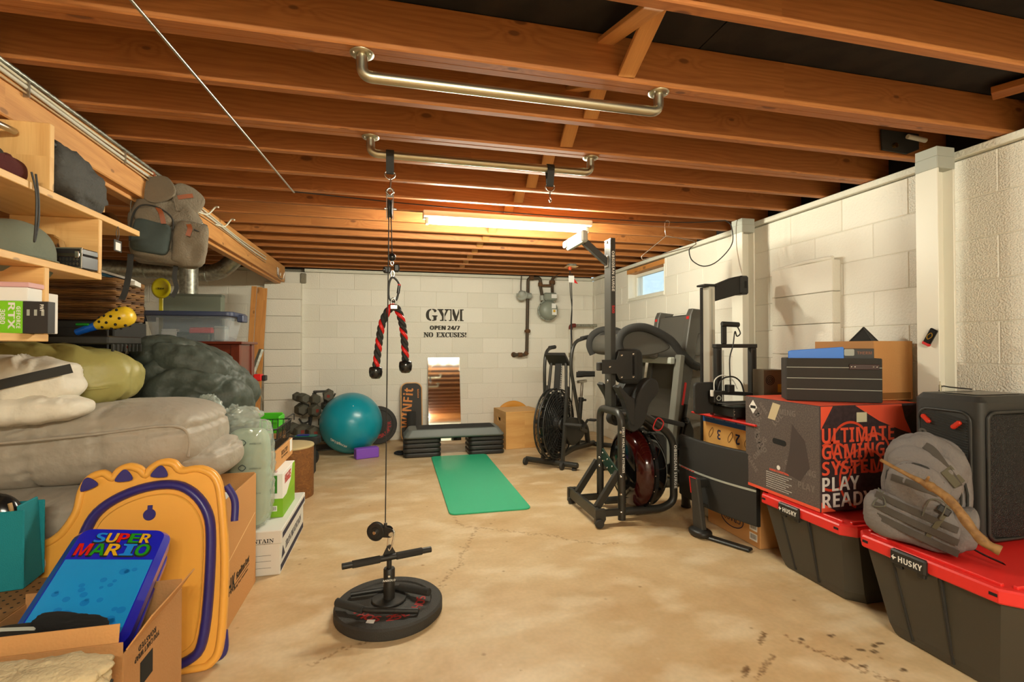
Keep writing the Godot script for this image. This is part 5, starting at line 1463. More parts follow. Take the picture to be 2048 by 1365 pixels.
func wrinkles(sd: int, amount: float, freq: float) -> Callable:
	var n := noise(freq, sd, 3)
	return func(_p: Vector3, q: Vector3) -> Vector3:
		var k := absf(n.get_noise_3dv(q))
		return q.normalized() * amount * (k * 2.0 - 0.5)

func tote(label: String, corner: Vector3, hgt: float, lx := 0.76):
	# corner: lid's far left corner on the floor; lid 0.77 (x) by 0.585 (z)
	var t := thing("storage_tote", label, "storage tote", corner)
	var body := mat(Color(0.245, 0.23, 0.195), 0.5)
	var lz := 0.585
	var rows := []
	for q in [[0.0, 0.105, 0.06], [0.012, 0.095, 0.06], [0.05, 0.082, 0.055], [hgt - 0.05, 0.022, 0.045], [hgt - 0.028, 0.018, 0.045]]:
		var row := []
		for p in round_rect(lx - 2 * q[1], lz - 2 * q[1] * 0.55, q[2], 1):
			row.append(Vector3(p.x + lx / 2, q[0], p.y + lz / 2))
		rows.append(row)
	var s := S()
	for i in rows.size() - 1:
		for j in rows[i].size():
			var j2: int = (j + 1) % rows[i].size()
			s.poly([rows[i][j], rows[i][j2], rows[i + 1][j2], rows[i + 1][j]])
	s.poly(rows[0])
	# faces must look outward
	part(t, "body", s, body)
	# ribs and raised middle panel on the long front
	for z in [0.168, 0.345]:
		part(t, "groove_rib", S().bar(Vector3(0.095, 0.02, z + (0.02 if z < 0.3 else -0.01)), Vector3(0.020, hgt - 0.05, z), 0.012, 0.018, 0.003, Vector3(1, 0, 0)), M.matte_black)
	part(t, "front_panel", S().bar(Vector3(0.094, 0.03, 0.262), Vector3(0.020, hgt - 0.05, 0.257), 0.165, 0.012, 0.003, Vector3(1, 0.2, 0)), body)
	# lid
	var red := mat(Color(0.88, 0.17, 0.15), 0.42)
	var lid := S()
	lid.extrude(round_rect(lx, lz, 0.05, 1), 0.05, Transform3D(Basis(Vector3(1, 0, 0), Vector3(0, 0, -1), Vector3(0, 1, 0)), Vector3(lx / 2, hgt - 0.05, lz / 2)), 0.006)
	part(t, "lid", lid, red)
	for q in [[0.055, lx - 0.055, 0.03, 0.045], [0.055, lx - 0.055, lz - 0.045, lz - 0.03], [0.03, 0.045, 0.06, lz - 0.06], [lx - 0.045, lx - 0.03, 0.06, lz - 0.06]]:
		part(t, "lid_rim", S().slab(Vector3(q[0], hgt - 0.002, q[2]), Vector3(q[1], hgt + 0.010, q[3]), 0.003), red)
	for z in [0.065, lz - 0.065]:
		part(t, "lid_slot", S().slab(Vector3(-0.0012, hgt - 0.028, z - 0.012), Vector3(0.001, hgt - 0.018, z + 0.012)), M.ink)
	var la := part(t, "latch", S().slab(Vector3(-0.014, hgt - 0.058, 0.18), Vector3(0.01, hgt - 0.002, 0.315), 0.006), M.black)
	part(la, "latch_hook", S().slab(Vector3(-0.004, hgt - 0.075, 0.19), Vector3(0.012, hgt - 0.055, 0.22), 0.003), M.black)
	part(la, "latch_hook", S().slab(Vector3(-0.004, hgt - 0.075, 0.275), Vector3(0.012, hgt - 0.055, 0.305), 0.003), M.black)
	var left := Transform3D(Basis(Vector3(0, 0, 1), Vector3(0, 1, 0), Vector3(-1, 0, 0)), Vector3(-0.0145, 0, 0))
	print_fit(la, "HUSKY", 0.215, 0.305, hgt - 0.043, hgt - 0.021, M.white, left)
	var em := S()
	em.extrude(PackedVector2Array([Vector2(0.188, hgt - 0.032), Vector2(0.198, hgt - 0.02), Vector2(0.196, hgt - 0.028), Vector2(0.209, hgt - 0.030), Vector2(0.2, hgt - 0.036), Vector2(0.196, hgt - 0.043), Vector2(0.193, hgt - 0.036)]), 0.0005, left)
	part(la, "emblem", em, M.white)

func carton(t: Node3D, size: Vector3, m: Material):
	part(t, "carton", S().box(size, Vector3(0, size.y / 2, 0), 0.003), m)

func make_right_pile():
	tote("black tote with red lid and latch, nearest the camera, under the grey backpack", Vector3(1.93, 0.001, -1.745), 0.402)
	tote("black tote with red lid and latch, under the gaming computer box", Vector3(1.98, 0.001, -2.388), 0.386, 0.565)
	# gaming computer carton
	var g := thing("computer_carton", "dark printed computer carton with big orange and white words, on the farther tote", "carton", Vector3(2.005, 0.397, -2.497))
	var L := 0.61
	var H := 0.515
	var W := 0.522
	var dark := speckled(Color(0.20, 0.155, 0.175), Color(0.25, 0.20, 0.21), 0.05, 91, 3.0, 0.45)
	var dark2 := speckled(Color(0.33, 0.29, 0.28), Color(0.40, 0.36, 0.34), 0.08, 92, 5.0, 0.5)
	var orange := mat(Color(0.92, 0.35, 0.24), 0.45)
	part(g, "carton", S().slab(Vector3(0, 0, 0), Vector3(L, H, W), 0.004), dark)
	part(g, "side_print", S().slab(Vector3(-0.0006, 0.015, 0.004), Vector3(-0.0001, H - 0.004, W - 0.004)), dark2)
	part(g, "side_strip", S().slab(Vector3(-0.0012, 0.002, 0.004), Vector3(-0.0003, 0.018, W - 0.004)), orange)
	part(g, "lid_print", S().slab(Vector3(0.002, H + 0.0001, 0.002), Vector3(L - 0.002, H + 0.0008, W - 0.002)), orange)
	var left := Transform3D(Basis(Vector3(0, 0, 1), Vector3(0, 1, 0), Vector3(-1, 0, 0)), Vector3(-0.0008, 0, 0))
	# left face: hand hole, hazard diamond, tape, paragraph
	part(g, "hand_hole", S().extrude(round_rect(0.095, 0.03, 0.014), 0.001, left * pt(0, Vector3(0.262, 0.293, 0), 0, -0.05)), M.ink)
	var grey := mat(Color(0.46, 0.42, 0.40), 0.5)
	var rng := RandomNumberGenerator.new()
	rng.seed = 4
	var words := ["GAMING", "OMG", "PRO", "POWERGG", "PLAY", "LOL", "GAME", "PC"]
	for k in 26:
		var u := rng.randf_range(0.03, 0.45)
		var vv := rng.randf_range(0.06, 0.47)
		if absf(u - 0.26) < 0.12 and vv < 0.19 or absf(vv - 0.293) < 0.05 and absf(u - 0.26) < 0.09 or u > 0.30 and vv > 0.33:
			continue
		print_text(g, words[k % 8], rng.randf_range(0.02, 0.035), grey, left * Transform3D(Basis.from_euler(Vector3(0, 0, [0.0, 0.8, -0.8, 1.57][k % 4])), Vector3(u, vv, 0.0)), false, true, 1.0, "faint_print")
	part(g, "hexagon_print", S().extrude(PackedVector2Array([Vector2(0.30, 0.14), Vector2(0.40, 0.12), Vector2(0.46, 0.20), Vector2(0.43, 0.33), Vector2(0.35, 0.40), Vector2(0.33, 0.25)]), 0.0004, left), mat(Color(0.28, 0.24, 0.235), 0.5))
	var dm := PackedVector2Array([Vector2(0.066, 0.42), Vector2(0.098, 0.459), Vector2(0.066, 0.498), Vector2(0.034, 0.459)])
	part(g, "hazard_label", S().extrude(dm, 0.0005, left), M.paper)
	part(g, "hazard_bar", S().extrude(PackedVector2Array([Vector2(0.045, 0.450), Vector2(0.088, 0.450), Vector2(0.088, 0.466), Vector2(0.045, 0.466)]), 0.0004, left * pt(0, Vector3(0, 0, 0.0005))), M.ink)
	part(g, "tape_scrap", S().extrude(PackedVector2Array([Vector2(0.180, 0.41), Vector2(0.232, 0.405), Vector2(0.272, 0.492), Vector2(0.218, 0.50)]), 0.0005, left), mat(Color(0.80, 0.74, 0.60), 0.5))
	print_fit(g, "GAMING IS EVERYTHING", 0.19, 0.325, 0.128, 0.139, orange, left)
	for k in 8:
		print_fit(g, "with the latest parts and a warranty to keep you in play", 0.165, 0.345 - 0.02 * (k % 3), 0.112 - k * 0.0115, 0.119 - k * 0.0115, M.white, left, false, false, "fine_print")
	part(g, "round_mark", S().extrude(disc(0.012), 0.0005, left * pt(0, Vector3(0.255, 0.155, 0))), M.white)
	# front face
	var fr := Transform3D(Basis.IDENTITY, Vector3(0, 0, W + 0.0004))
	part(g, "front_triangle", S().extrude(PackedVector2Array([Vector2(0.21, 0.512), Vector2(0.50, 0.512), Vector2(0.52, 0.44), Vector2(0.565, 0.36), Vector2(0.50, 0.38), Vector2(0.36, 0.43)]), 0.0004, fr), orange)
	part(g, "front_triangle", S().extrude(PackedVector2Array([Vector2(0.004, 0.40), Vector2(0.004, 0.512), Vector2(0.075, 0.512)]), 0.0004, fr), orange)
	part(g, "front_triangle", S().extrude(PackedVector2Array([Vector2(0.004, 0.002), Vector2(0.004, 0.05), Vector2(0.09, 0.002)]), 0.0004, fr), orange)
	part(g, "olive_corner", S().extrude(PackedVector2Array([Vector2(0.53, 0.44), Vector2(0.606, 0.50), Vector2(0.606, 0.30), Vector2(0.575, 0.33)]), 0.0004, fr), mat(Color(0.2, 0.18, 0.11), 0.6))
	for q in [[0.178, 0.32, 0.105], [0.325, 0.275, 0.09], [0.07, 0.22, 0.11], [0.26, 0.15, 0.14]]:
		part(g, "ring_print", ring_print(q[0], q[1], q[2], 0.012, W + 0.0005), mat(Color(0.85, 0.29, 0.18), 0.45))
	var f2 := Transform3D(Basis.IDENTITY, Vector3(0, 0, W + 0.0016))
	print_fit(g, "ULTIMATE", 0.008, 0.45, 0.334, 0.406, orange, f2, false, true)
	print_fit(g, "GAMING", 0.008, 0.388, 0.256, 0.326, orange, f2, false, true)
	print_fit(g, "SYSTEM", 0.008, 0.376, 0.178, 0.245, orange, f2, false, true)
	print_fit(g, "PLAY", 0.008, 0.23, 0.101, 0.168, M.white, f2)
	print_fit(g, "READY", 0.008, 0.312, 0.022, 0.090, M.white, f2)
	part(g, "sticker", S().slab(Vector3(0.216, 0.430, W + 0.0018), Vector3(0.279, 0.478, W + 0.0023)), mat(Color(0.80, 0.78, 0.66), 0.6))
	# striped fabric bin and what it holds, standing askew on the carton
	var fb := thing("fabric_bin", "dark fabric bin with pale zip stripes and a leather tab, on the computer carton", "storage bin", Vector3(2.06, 0.915, -2.20), -0.58)
	var felt := speckled(Color(0.19, 0.18, 0.165), Color(0.27, 0.255, 0.24), 0.3, 93, 8.0, 0.95)
	var w2 := 0.43
	var d2 := 0.155
	# local: x along the front, z toward the viewer
	for q in [[Vector3(-0.03, 0.0, -0.012), Vector3(w2 - 0.03, 0.225, 0.0), "front_wall"], [Vector3(-0.03, 0.0, -d2), Vector3(w2 - 0.03, 0.225, -d2 + 0.01), "back_wall"], [Vector3(-0.03, 0, -d2 + 0.01), Vector3(-0.018, 0.225, -0.012), "side_wall"], [Vector3(w2 - 0.042, 0, -d2 + 0.01), Vector3(w2 - 0.03, 0.225, -0.012), "side_wall"], [Vector3(-0.018, 0, -d2 + 0.01), Vector3(w2 - 0.042, 0.008, -0.012), "base"]]:
		part(fb, q[2], S().slab(q[0], q[1], 0.004), felt)
	for y in [0.06, 0.118, 0.175]:
		part(fb, "zip_stripe", S().slab(Vector3(-0.028, y, 0.0), Vector3(w2 - 0.032, y + 0.004, 0.0025), 0.001), M.grey_paint)
	part(fb, "leather_tab", S().slab(Vector3(0.255, 0.168, 0.002), Vector3(0.385, 0.195, 0.006), 0.002), mat(Color(0.22, 0.10, 0.07), 0.5))
	for x in [0.265, 0.28, 0.36, 0.375]:
		part(fb, "rivet", S().ball(Vector3(x, 0.182, 0.006), Vector3(0.004, 0.004, 0.002), 10, 6), M.chrome)
	var bl := thing("blue_folder", "bright blue plastic sheet standing in the striped fabric bin", "folder", Vector3(2.06, 0.925, -2.20), -0.58)
	part(bl, "sheet", S().extrude(PackedVector2Array([Vector2(-0.015, 0.0), Vector2(0.24, 0.0), Vector2(0.24, 0.268), Vector2(0.235, 0.274), Vector2(0.0, 0.256), Vector2(-0.015, 0.25)]), 0.012, pt(0, Vector3(0, 0, -0.035)), 0.002), mat(Color(0.05, 0.46, 0.90), 0.35))
	var sb := thing("component_box", "small dark product box with round fan print, in the striped bin", "box", Vector3(2.06, 0.925, -2.20), -0.58)
	part(sb, "carton", S().slab(Vector3(0.245, 0, -0.13), Vector3(0.38, 0.265, -0.05), 0.002), mat(Color(0.16, 0.14, 0.13), 0.5))
	part(sb, "fan_print", S().extrude(round_rect(0.045, 0.035, 0.006), 0.001, pt(0, Vector3(0.27, 0.245, -0.0495))), M.grey_paint)
	print_fit(sb, "THERM", 0.305, 0.37, 0.235, 0.25, mat(Color(0.55, 0.35, 0.25), 0.6), Transform3D(Basis.IDENTITY, Vector3(0, 0, -0.049)))
	# tall brown carton behind, with a black pyramid lamp sticking out
	var bb := thing("brown_carton", "plain brown open carton on the computer carton, behind the fabric bin", "carton", Vector3(2.585, 0.915, -2.235), 0.0)
	var fx := Vector3(0.175, 0.31, 0.16)
	part(bb, "front_panel", S().slab(Vector3(-0.12, 0, 0.145), Vector3(0.135, 0.315, 0.15), 0.001), M.card_light)
	part(bb, "back_panel", S().slab(Vector3(-0.12, 0, -0.22), Vector3(0.135, 0.315, -0.215), 0.001), M.card_light)
	part(bb, "side_panel", S().slab(Vector3(-0.125, 0, -0.22), Vector3(-0.12, 0.315, 0.15), 0.001), M.card)
	part(bb, "side_panel", S().slab(Vector3(0.135, 0, -0.22), Vector3(0.14, 0.315, 0.15), 0.001), M.card)
	part(bb, "base_panel", S().slab(Vector3(-0.119, 0.0, -0.214), Vector3(0.134, 0.005, 0.144)), M.card)
	part(bb, "tape", S().slab(Vector3(-0.11, 0.005, 0.1502), Vector3(0.125, 0.04, 0.1506)), mat(Color(0.55, 0.38, 0.2), 0.35))
	var py := thing("pyramid_shade", "black pyramid-shaped fabric top sticking out of the brown carton", "lamp shade", Vector3(2.60, 1.165, -2.26), 0.5)
	var apex := Vector3(0, 0.145, 0)
	var cs := [Vector3(-0.1, 0, -0.1), Vector3(0.1, 0, -0.1), Vector3(0.1, 0, 0.1), Vector3(-0.1, 0, 0.1)]
	for k in 4:
		var ps := S()
		ps.poly([cs[k], cs[(k + 1) % 4], apex])
		part(py, "panel", ps, M.matte_black)
		part(py, "rib", S().cyl(cs[k], apex, 0.004, -1, 8), M.black)
	# loudspeaker
	var sp := thing("party_speaker", "large black party loudspeaker with orange bass pads, on the near tote", "loudspeaker", Vector3(2.25, 0.414, -1.72))
	var shell := with_bump(mat(Color(0.155, 0.15, 0.138), 0.5), bump_tex(0.5, 94, 128, 4.0), 18.0, 0.25)
	part(sp, "cabinet", S().extrude(round_rect(0.39, 0.27, 0.035, 5), 0.585, Transform3D(Basis(Vector3(1, 0, 0), Vector3(0, 0, -1), Vector3(0, 1, 0)), Vector3(0.195, 0, 0.13)), 0.022, true), shell)
	var lf := Transform3D(Basis(Vector3(0, 0, 1), Vector3(0, 1, 0), Vector3(-1, 0, 0)), Vector3(-0.0005, 0, 0))
	var sg := part(sp, "side_grille", S().extrude(round_rect(0.19, 0.49, 0.035, 5), 0.004, lf * pt(0, Vector3(0.125, 0.27, 0)), 0.001), M.matte_black)
	var rim := []
	for p in round_rect(0.20, 0.50, 0.04, 5):
		rim.append(lf * Vector3(0.125 + p.x, 0.27 + p.y, 0.003))
	part(sp, "grille_rim", S().tube(rim, 0.006, 8, true), shell)
	for k in 44:
		var y := 0.07 + k * 0.0105
		part(sg, "slat", S().bar(lf * Vector3(0.037, y, 0.006), lf * Vector3(0.213, y - 0.035, 0.006), 0.0035, 0.004, 0.0, Vector3(-1, 0, 0)), M.black)
	var pad := mat(Color(0.75, 0.16, 0.06), 0.45)
	for q in [[0.06, 0.475, 0.75], [0.178, 0.465, -0.75]]:
		part(sp, "bass_pad", S().extrude(round_rect(0.045, 0.018, 0.008, 4), 0.014, lf * pt(0, Vector3(q[0], q[1], 0.004), 0, -q[2]), 0.003), pad)
	var mesh_m := with_bump(mat(Color(0.13, 0.127, 0.118), 0.4, 0.3), bump_tex(0.16, 95, 256, 14.0, FastNoiseLite.TYPE_CELLULAR, 1), 6.0, 0.9)
	var gr := S()
	var rows := []
	for j in 2:
		var row := []
		for k in 13:
			var u := 0.03 + 0.33 * k / 12.0
			row.append(Vector3(u, 0.035 if j == 0 else 0.515, 0.266 + 0.018 * sin(PI * k / 12.0)))
		rows.append(row)
	gr.sheet(rows, false, Vector3(0.2, 0.3, 0.0))
	part(sp, "front_grille", gr, mesh_m)
	var fr2 := []
	for p in round_rect(0.345, 0.50, 0.03, 5):
		fr2.append(Vector3(0.195 + p.x, 0.275 + p.y, 0.268 + 0.018 * cos(PI * p.x / 0.345)))
	part(sp, "grille_rim", S().tube(fr2, 0.007, 8, true), shell)
	part(sp, "badge", S().slab(Vector3(0.235, 0.26, 0.284), Vector3(0.36, 0.30, 0.292), 0.003), M.red)
	part(sp, "badge_print", S().slab(Vector3(0.245, 0.268, 0.292), Vector3(0.30, 0.292, 0.2926)), M.white)
	part(sp, "top_panel", S().extrude(round_rect(0.26, 0.14, 0.03), 0.003, Transform3D(Basis(Vector3(1, 0, 0), Vector3(0, 0, -1), Vector3(0, 1, 0)), Vector3(0.2, 0.585, 0.13)), 0.001), M.gloss_black)
	var jk := thing("audio_cable", "thin black cable with metal jack plug on top of the loudspeaker", "cable", Vector3(2.25, 1.0025, -1.72))
	part(jk, "cable", S().tube(curve([Vector3(0.08, 0.004, 0.05), Vector3(0.14, 0.02, 0.02), Vector3(0.22, 0.012, 0.0), Vector3(0.30, 0.004, 0.03)], 6), 0.003, 8), M.black)
	part(jk, "jack_plug", S().cyl(Vector3(0.085, 0.002, 0.05), Vector3(0.085, 0.03, 0.05), 0.005, -1, 10, 0.001).cyl(Vector3(0.085, 0.03, 0.05), Vector3(0.085, 0.045, 0.05), 0.0022), M.brushed)
	make_backpack()
	make_walking_stick()

func ring_print(cx: float, cy: float, r: float, w: float, z: float) -> Shape:
	var s := S()
	for k in 36:
		var a := TAU * k / 36.0
		var b := TAU * (k + 1) / 36.0
		var q := [Vector3(cx + cos(a) * r, cy + sin(a) * r, z), Vector3(cx + cos(b) * r, cy + sin(b) * r, z), Vector3(cx + cos(b) * (r + w), cy + sin(b) * (r + w), z), Vector3(cx + cos(a) * (r + w), cy + sin(a) * (r + w), z)]
		if q[0].x > 0.004 and q[2].x > 0.004 and q[0].x < 0.6 and q[2].x < 0.6 and q[0].y > 0.003 and q[2].y > 0.003:
			q.reverse()
			s.poly(q)
	return s

func make_backpack():
	var t := thing("grey_backpack", "grey tactical backpack with webbing leaning on the loudspeaker", "backpack", Vector3(2.075, 0.412, -1.575), -0.95)
	t.rotation = Vector3(-0.12, -0.95, 0.0)
	t.scale = Vector3(0.86, 0.98, 0.86)
	var cloth := with_bump(mat(Color(0.455, 0.43, 0.42), 0.85), bump_tex(0.05, 96, 256, 6.0), 4.0, 0.6)
	var band := with_bump(mat(Color(0.29, 0.265, 0.24), 0.85), bump_tex(0.4, 97, 128, 4.0), 14.0, 0.4)
	part(t, "main_body", S().pillow(Vector3(0.33, 0.44, 0.15), pt(0, Vector3(0.03, 0.218, -0.01)), 0.6, 0.75, 56, 36, folds(1, 0.012, 0.4)), cloth)
	part(t, "top_compartment", S().pillow(Vector3(0.29, 0.25, 0.15), pt(0, Vector3(0.03, 0.31, 0.035), 0.1, -0.2), 0.7, 0.85, 48, 32, folds(2, 0.018, 1.1)), cloth)
	part(t, "middle_layer", S().pillow(Vector3(0.27, 0.25, 0.12), pt(0, Vector3(0.02, 0.265, 0.075), 0.1, -0.22), 0.7, 0.85, 48, 32, folds(6, 0.016, 0.2)), cloth)
	part(t, "front_pocket", S().pillow(Vector3(0.22, 0.19, 0.10), pt(0, Vector3(0.0, 0.225, 0.11), 0.1, -0.22), 0.65, 0.75, 48, 28, folds(3, 0.014, 0.7)), cloth)
	part(t, "lower_pocket", S().pillow(Vector3(0.38, 0.19, 0.15), pt(0, Vector3(-0.01, 0.090, 0.075), 0, -0.10), 0.5, 0.6, 56, 28, folds(4, 0.016, 0.1)), cloth)
	part(t, "side_pocket", S().pillow(Vector3(0.10, 0.17, 0.13), pt(0, Vector3(0.165, 0.085, 0.075)), 0.6, 0.65, 28, 18, folds(5, 0.014, 1.4)), cloth)
	for q in [[0.045, 0.150, -0.045], [0.088, 0.158, -0.045], [0.132, 0.150, -0.045]]:
		var pts := []
		for k in 9:
			var u := -0.15 + 0.29 * k / 8.0
			pts.append(Vector3(u, q[0] + q[2] * (k - 4) * 0.25, q[1] + 0.012 - 0.9 * u * u))
		part(t, "webbing_band", S().ribbon(pts, 0.026, Vector3.UP, 0.004), band)
	var p2 := []
	for k in 9:
		var u := -0.09 + 0.17 * k / 8.0
		p2.append(Vector3(u, 0.235 - 0.22 * u, 0.166 - 1.7 * u * u))
	part(t, "webbing_band", S().ribbon(p2, 0.028, Vector3.UP, 0.004), band)
	# zips in arcs round each layer
	for q in [[0.105, 0.10, 0.118, 0.0], [0.132, 0.135, 0.085, 0.02], [0.145, 0.165, 0.045, 0.03]]:
		var zp := []
		for k in 17:
			var a := PI * (1.08 - 1.16 * k / 16.0)
			zp.append(Vector3(q[3] + cos(a) * q[0] + 0.25 * sin(a) * 0.06, 0.215 + sin(a) * q[1] - 0.22 * cos(a) * q[0], q[2] + 0.03 * maxf(0.0, sin(a))))
		part(t, "zip", S().tube(zp, 0.0055, 6), M.matte_black)
	# shoulder loop, compression strap, buckle, cords
	part(t, "strap", S().ribbon(curve([Vector3(-0.02, 0.405, 0.07), Vector3(0.05, 0.385, 0.115), Vector3(0.10, 0.32, 0.13), Vector3(0.145, 0.25, 0.115)], 6), 0.03, Vector3(1, 0.6, 0), 0.004), band)
	part(t, "strap_pad", S().box(Vector3(0.05, 0.075, 0.006), Vector3.ZERO, 0.002, pt(0.35, Vector3(0.125, 0.285, 0.125), 0.0, 0.75)), mat(Color(0.33, 0.31, 0.24), 0.8))
	part(t, "carry_loop", S().tube(curve([Vector3(0.01, 0.42, 0.0), Vector3(0.012, 0.455, 0.0), Vector3(0.03, 0.45, 0.0), Vector3(0.032, 0.41, 0.0)], 5), 0.006, 8), band)
	part(t, "strap", S().ribbon(curve([Vector3(0.03, 0.03, 0.155), Vector3(0.06, 0.08, 0.162), Vector3(0.09, 0.13, 0.152), Vector3(0.11, 0.17, 0.14)], 5), 0.018, Vector3(1, -0.5, 0), 0.003), mat(Color(0.36, 0.34, 0.26), 0.8))
	part(t, "buckle", S().box(Vector3(0.045, 0.03, 0.012), Vector3.ZERO, 0.004, pt(0.1, Vector3(0.095, 0.155, 0.158), 0, -0.5)), M.black)
	for q in [[Vector3(0.02, 0.12, 0.166), Vector3(0.05, 0.19, 0.17), Vector3(0.10, 0.18, 0.165), Vector3(0.08, 0.12, 0.168)], [Vector3(-0.14, 0.20, 0.13), Vector3(-0.11, 0.14, 0.165), Vector3(-0.16, 0.13, 0.15), Vector3(-0.12, 0.19, 0.14)]]:
		part(t, "cord", S().tube(curve(q, 6), 0.003, 6), mat(Color(0.36, 0.35, 0.30), 0.8))
	part(t, "hip_strap", S().ribbon(curve([Vector3(0.16, 0.03, 0.06), Vector3(0.22, 0.01, 0.10), Vector3(0.28, -0.002, 0.14)], 5), 0.025, Vector3(0, 0.3, 1), 0.003), M.matte_black)

func make_walking_stick():
	var pts := curve([Vector3(1.86, 0.755, -1.55), Vector3(1.885, 0.715, -1.46), Vector3(1.895, 0.698, -1.41), Vector3(1.90, 0.675, -1.355), Vector3(1.905, 0.64, -1.315), Vector3(1.91, 0.585, -1.275), Vector3(1.92, 0.545, -1.24), Vector3(1.935, 0.53, -1.205)], 6)
	var r := []
	for i in pts.size():
		var f := float(i) / pts.size()
		r.append(0.0065 + 0.009 * smoothstep(0.0, 0.5, f) + 0.004 * exp(-pow((f - 0.3) / 0.03, 2.0)) + 0.002 * sin(f * 41.0) * f)
	var bark := speckled(Color(0.60, 0.45, 0.26), Color(0.46, 0.32, 0.17), 0.02, 98, 5.0, 0.7)
	var t := thing("driftwood_stick", "bare bent wooden stick lying across the grey backpack", "stick")
	part(t, "stem", S().tube(pts, r, 12), bark)
	part(t, "knot", S().ball(pts[14], Vector3(0.016, 0.018, 0.02), 10, 8), bark)
	part(t, "twig_stub", S().cyl(pts[12], pts[12] + Vector3(-0.01, 0.03, 0.02), 0.007, 0.004, 8), bark)

func make_printer_stack():
	# upside-down carton on the floor
	var g := thing("upturned_carton", "brown carton standing upside down on the floor behind the monitor", "carton", Vector3(2.105, 0.001, -3.0))
	part(g, "carton", S().slab(Vector3(0, 0, 0), Vector3(0.42, 0.475, 0.50), 0.004), M.card_light)
	var lf := Transform3D(Basis(Vector3(0, 0, -1), Vector3(0, -1, 0), Vector3(-1, 0, 0)), Vector3(-0.0008, 0, 0))     # turned half round: reads upside down
	var navy := mat(Color(0.13, 0.15, 0.28), 0.7)
	print_fit(g, "GRACO", -0.33, -0.17, -0.125, -0.085, navy, lf, true)
	print_fit(g, "MODES TRIO", -0.31, -0.17, -0.225, -0.200, navy, lf)
	var ov := []
	for k in 32:
		ov.append(lf * Vector3(-0.25 + cos(TAU * k / 32) * 0.105, -0.105 + sin(TAU * k / 32) * 0.055, 0))
	part(g, "oval_mark", S().tube(ov, 0.003, 6, true), navy)
	for y in [0.055, 0.115]:
		part(g, "barcode_label", S().slab(Vector3(-0.0012, y - 0.022, 0.41), Vector3(-0.0004, y + 0.022, 0.475)), M.paper)
		for k in 9:
			part(g, "barcode_bar", S().slab(Vector3(-0.0016, y - 0.012, 0.418 + k * 0.006), Vector3(-0.0011, y + 0.016, 0.4205 + k * 0.006)), M.ink)
	var b := thing("toy_carton", "orange-brown carton with blue top band and upside-down numbers, under the 3D printer", "carton", Vector3(2.085, 0.478, -3.02))
	part(b, "carton", S().slab(Vector3(0, 0, 0), Vector3(0.42, 0.265, 0.47), 0.004), mat(Color(0.86, 0.64, 0.34), 0.7))
	part(b, "blue_band", S().slab(Vector3(-0.0008, 0.21, 0.001), Vector3(0.0, 0.264, 0.469)), mat(Color(0.12, 0.33, 0.58), 0.6))
	var up := Transform3D(Basis(Vector3(0, 0, -1), Vector3(0, -1, 0), Vector3(-1, 0, 0)), Vector3(-0.001, 0, 0))
	print_fit(b, "3", -0.19, -0.155, -0.175, -0.11, navy, up)
	print_fit(b, "2", -0.375, -0.335, -0.175, -0.11, navy, up)
	for k in 3:
		var u: float = [0.09, 0.285, 0.44][k]
		part(b, "doodle", S().tube(curve([Vector3(-0.001, 0.14, u - 0.02), Vector3(-0.001, 0.18, u + 0.015), Vector3(-0.001, 0.15, u + 0.02), Vector3(-0.001, 0.11, u - 0.015)], 5, true), 0.0018, 5, true), mat(Color(0.45, 0.32, 0.18), 0.7))
	var wt := mat(Color(0.75, 0.78, 0.8), 0.7)
	for k in 4:
		print_fit(b, "lorem parts inside", -0.44 + 0.11 * k, -0.35 + 0.11 * k, -0.245, -0.238, wt, up, false, false, "fine_print")
	var tr := thing("red_tray", "thin red tray under the 3D printer", "tray", Vector3(1.99, 0.745, -3.02))
	part(tr, "tray", S().slab(Vector3(0, 0, 0), Vector3(0.56, 0.012, 0.62), 0.004), mat(Color(0.80, 0.14, 0.10), 0.45))
	# small 3D printer
	var p := thing("desktop_printer", "small black 3D printer with open gantry on the red tray", "3D printer", Vector3(2.05, 0.758, -2.75))
	part(p, "base", S().slab(Vector3(-0.05, 0.01, -0.10), Vector3(0.24, 0.07, 0.16), 0.005), M.black)
	for q in [Vector3(-0.03, 0, -0.08), Vector3(0.22, 0, -0.08), Vector3(-0.03, 0, 0.14), Vector3(0.22, 0, 0.14)]:
		part(p, "foot", S().cyl(q, q + Vector3(0, 0.011, 0), 0.012, -1, 10), M.rubber)
	for x in [-0.035, 0.225]:
		part(p, "gantry_post", S().slab(Vector3(x, 0.06, -0.06), Vector3(x + 0.04, 0.435, -0.02), 0.003), M.black)
		part(p, "post_groove", S().slab(Vector3(x + 0.015, 0.08, -0.0202), Vector3(x + 0.024, 0.42, -0.0188)), M.ink)
	part(p, "gantry_top", S().slab(Vector3(-0.04, 0.435, -0.062), Vector3(0.27, 0.46, -0.018), 0.003), M.black)
	part(p, "cross_rail", S().bar(Vector3(-0.10, 0.155, -0.0), Vector3(0.27, 0.13, -0.0), 0.02, 0.025, 0.003), M.black)
	part(p, "lead_screw", S().cyl(Vector3(0.02, 0.07, -0.03), Vector3(0.02, 0.42, -0.03), 0.004, -1, 8), M.steel)
	var hd := part(p, "print_head", S().slab(Vector3(-0.10, 0.09, -0.01), Vector3(-0.04, 0.165, 0.045), 0.005), M.black)
	part(hd, "white_clip", S().slab(Vector3(-0.115, 0.13, 0.02), Vector3(-0.095, 0.17, 0.035), 0.003), M.white)
	part(hd, "fan_ring", S().tube(curve([Vector3(-0.07, 0.105, 0.046), Vector3(-0.055, 0.12, 0.046), Vector3(-0.07, 0.135, 0.046), Vector3(-0.085, 0.12, 0.046)], 5, true), 0.003, 6, true), M.grey_paint)
	part(p, "stepper_motor", S().slab(Vector3(0.015, 0.15, -0.015), Vector3(0.06, 0.20, 0.03), 0.004), M.black)
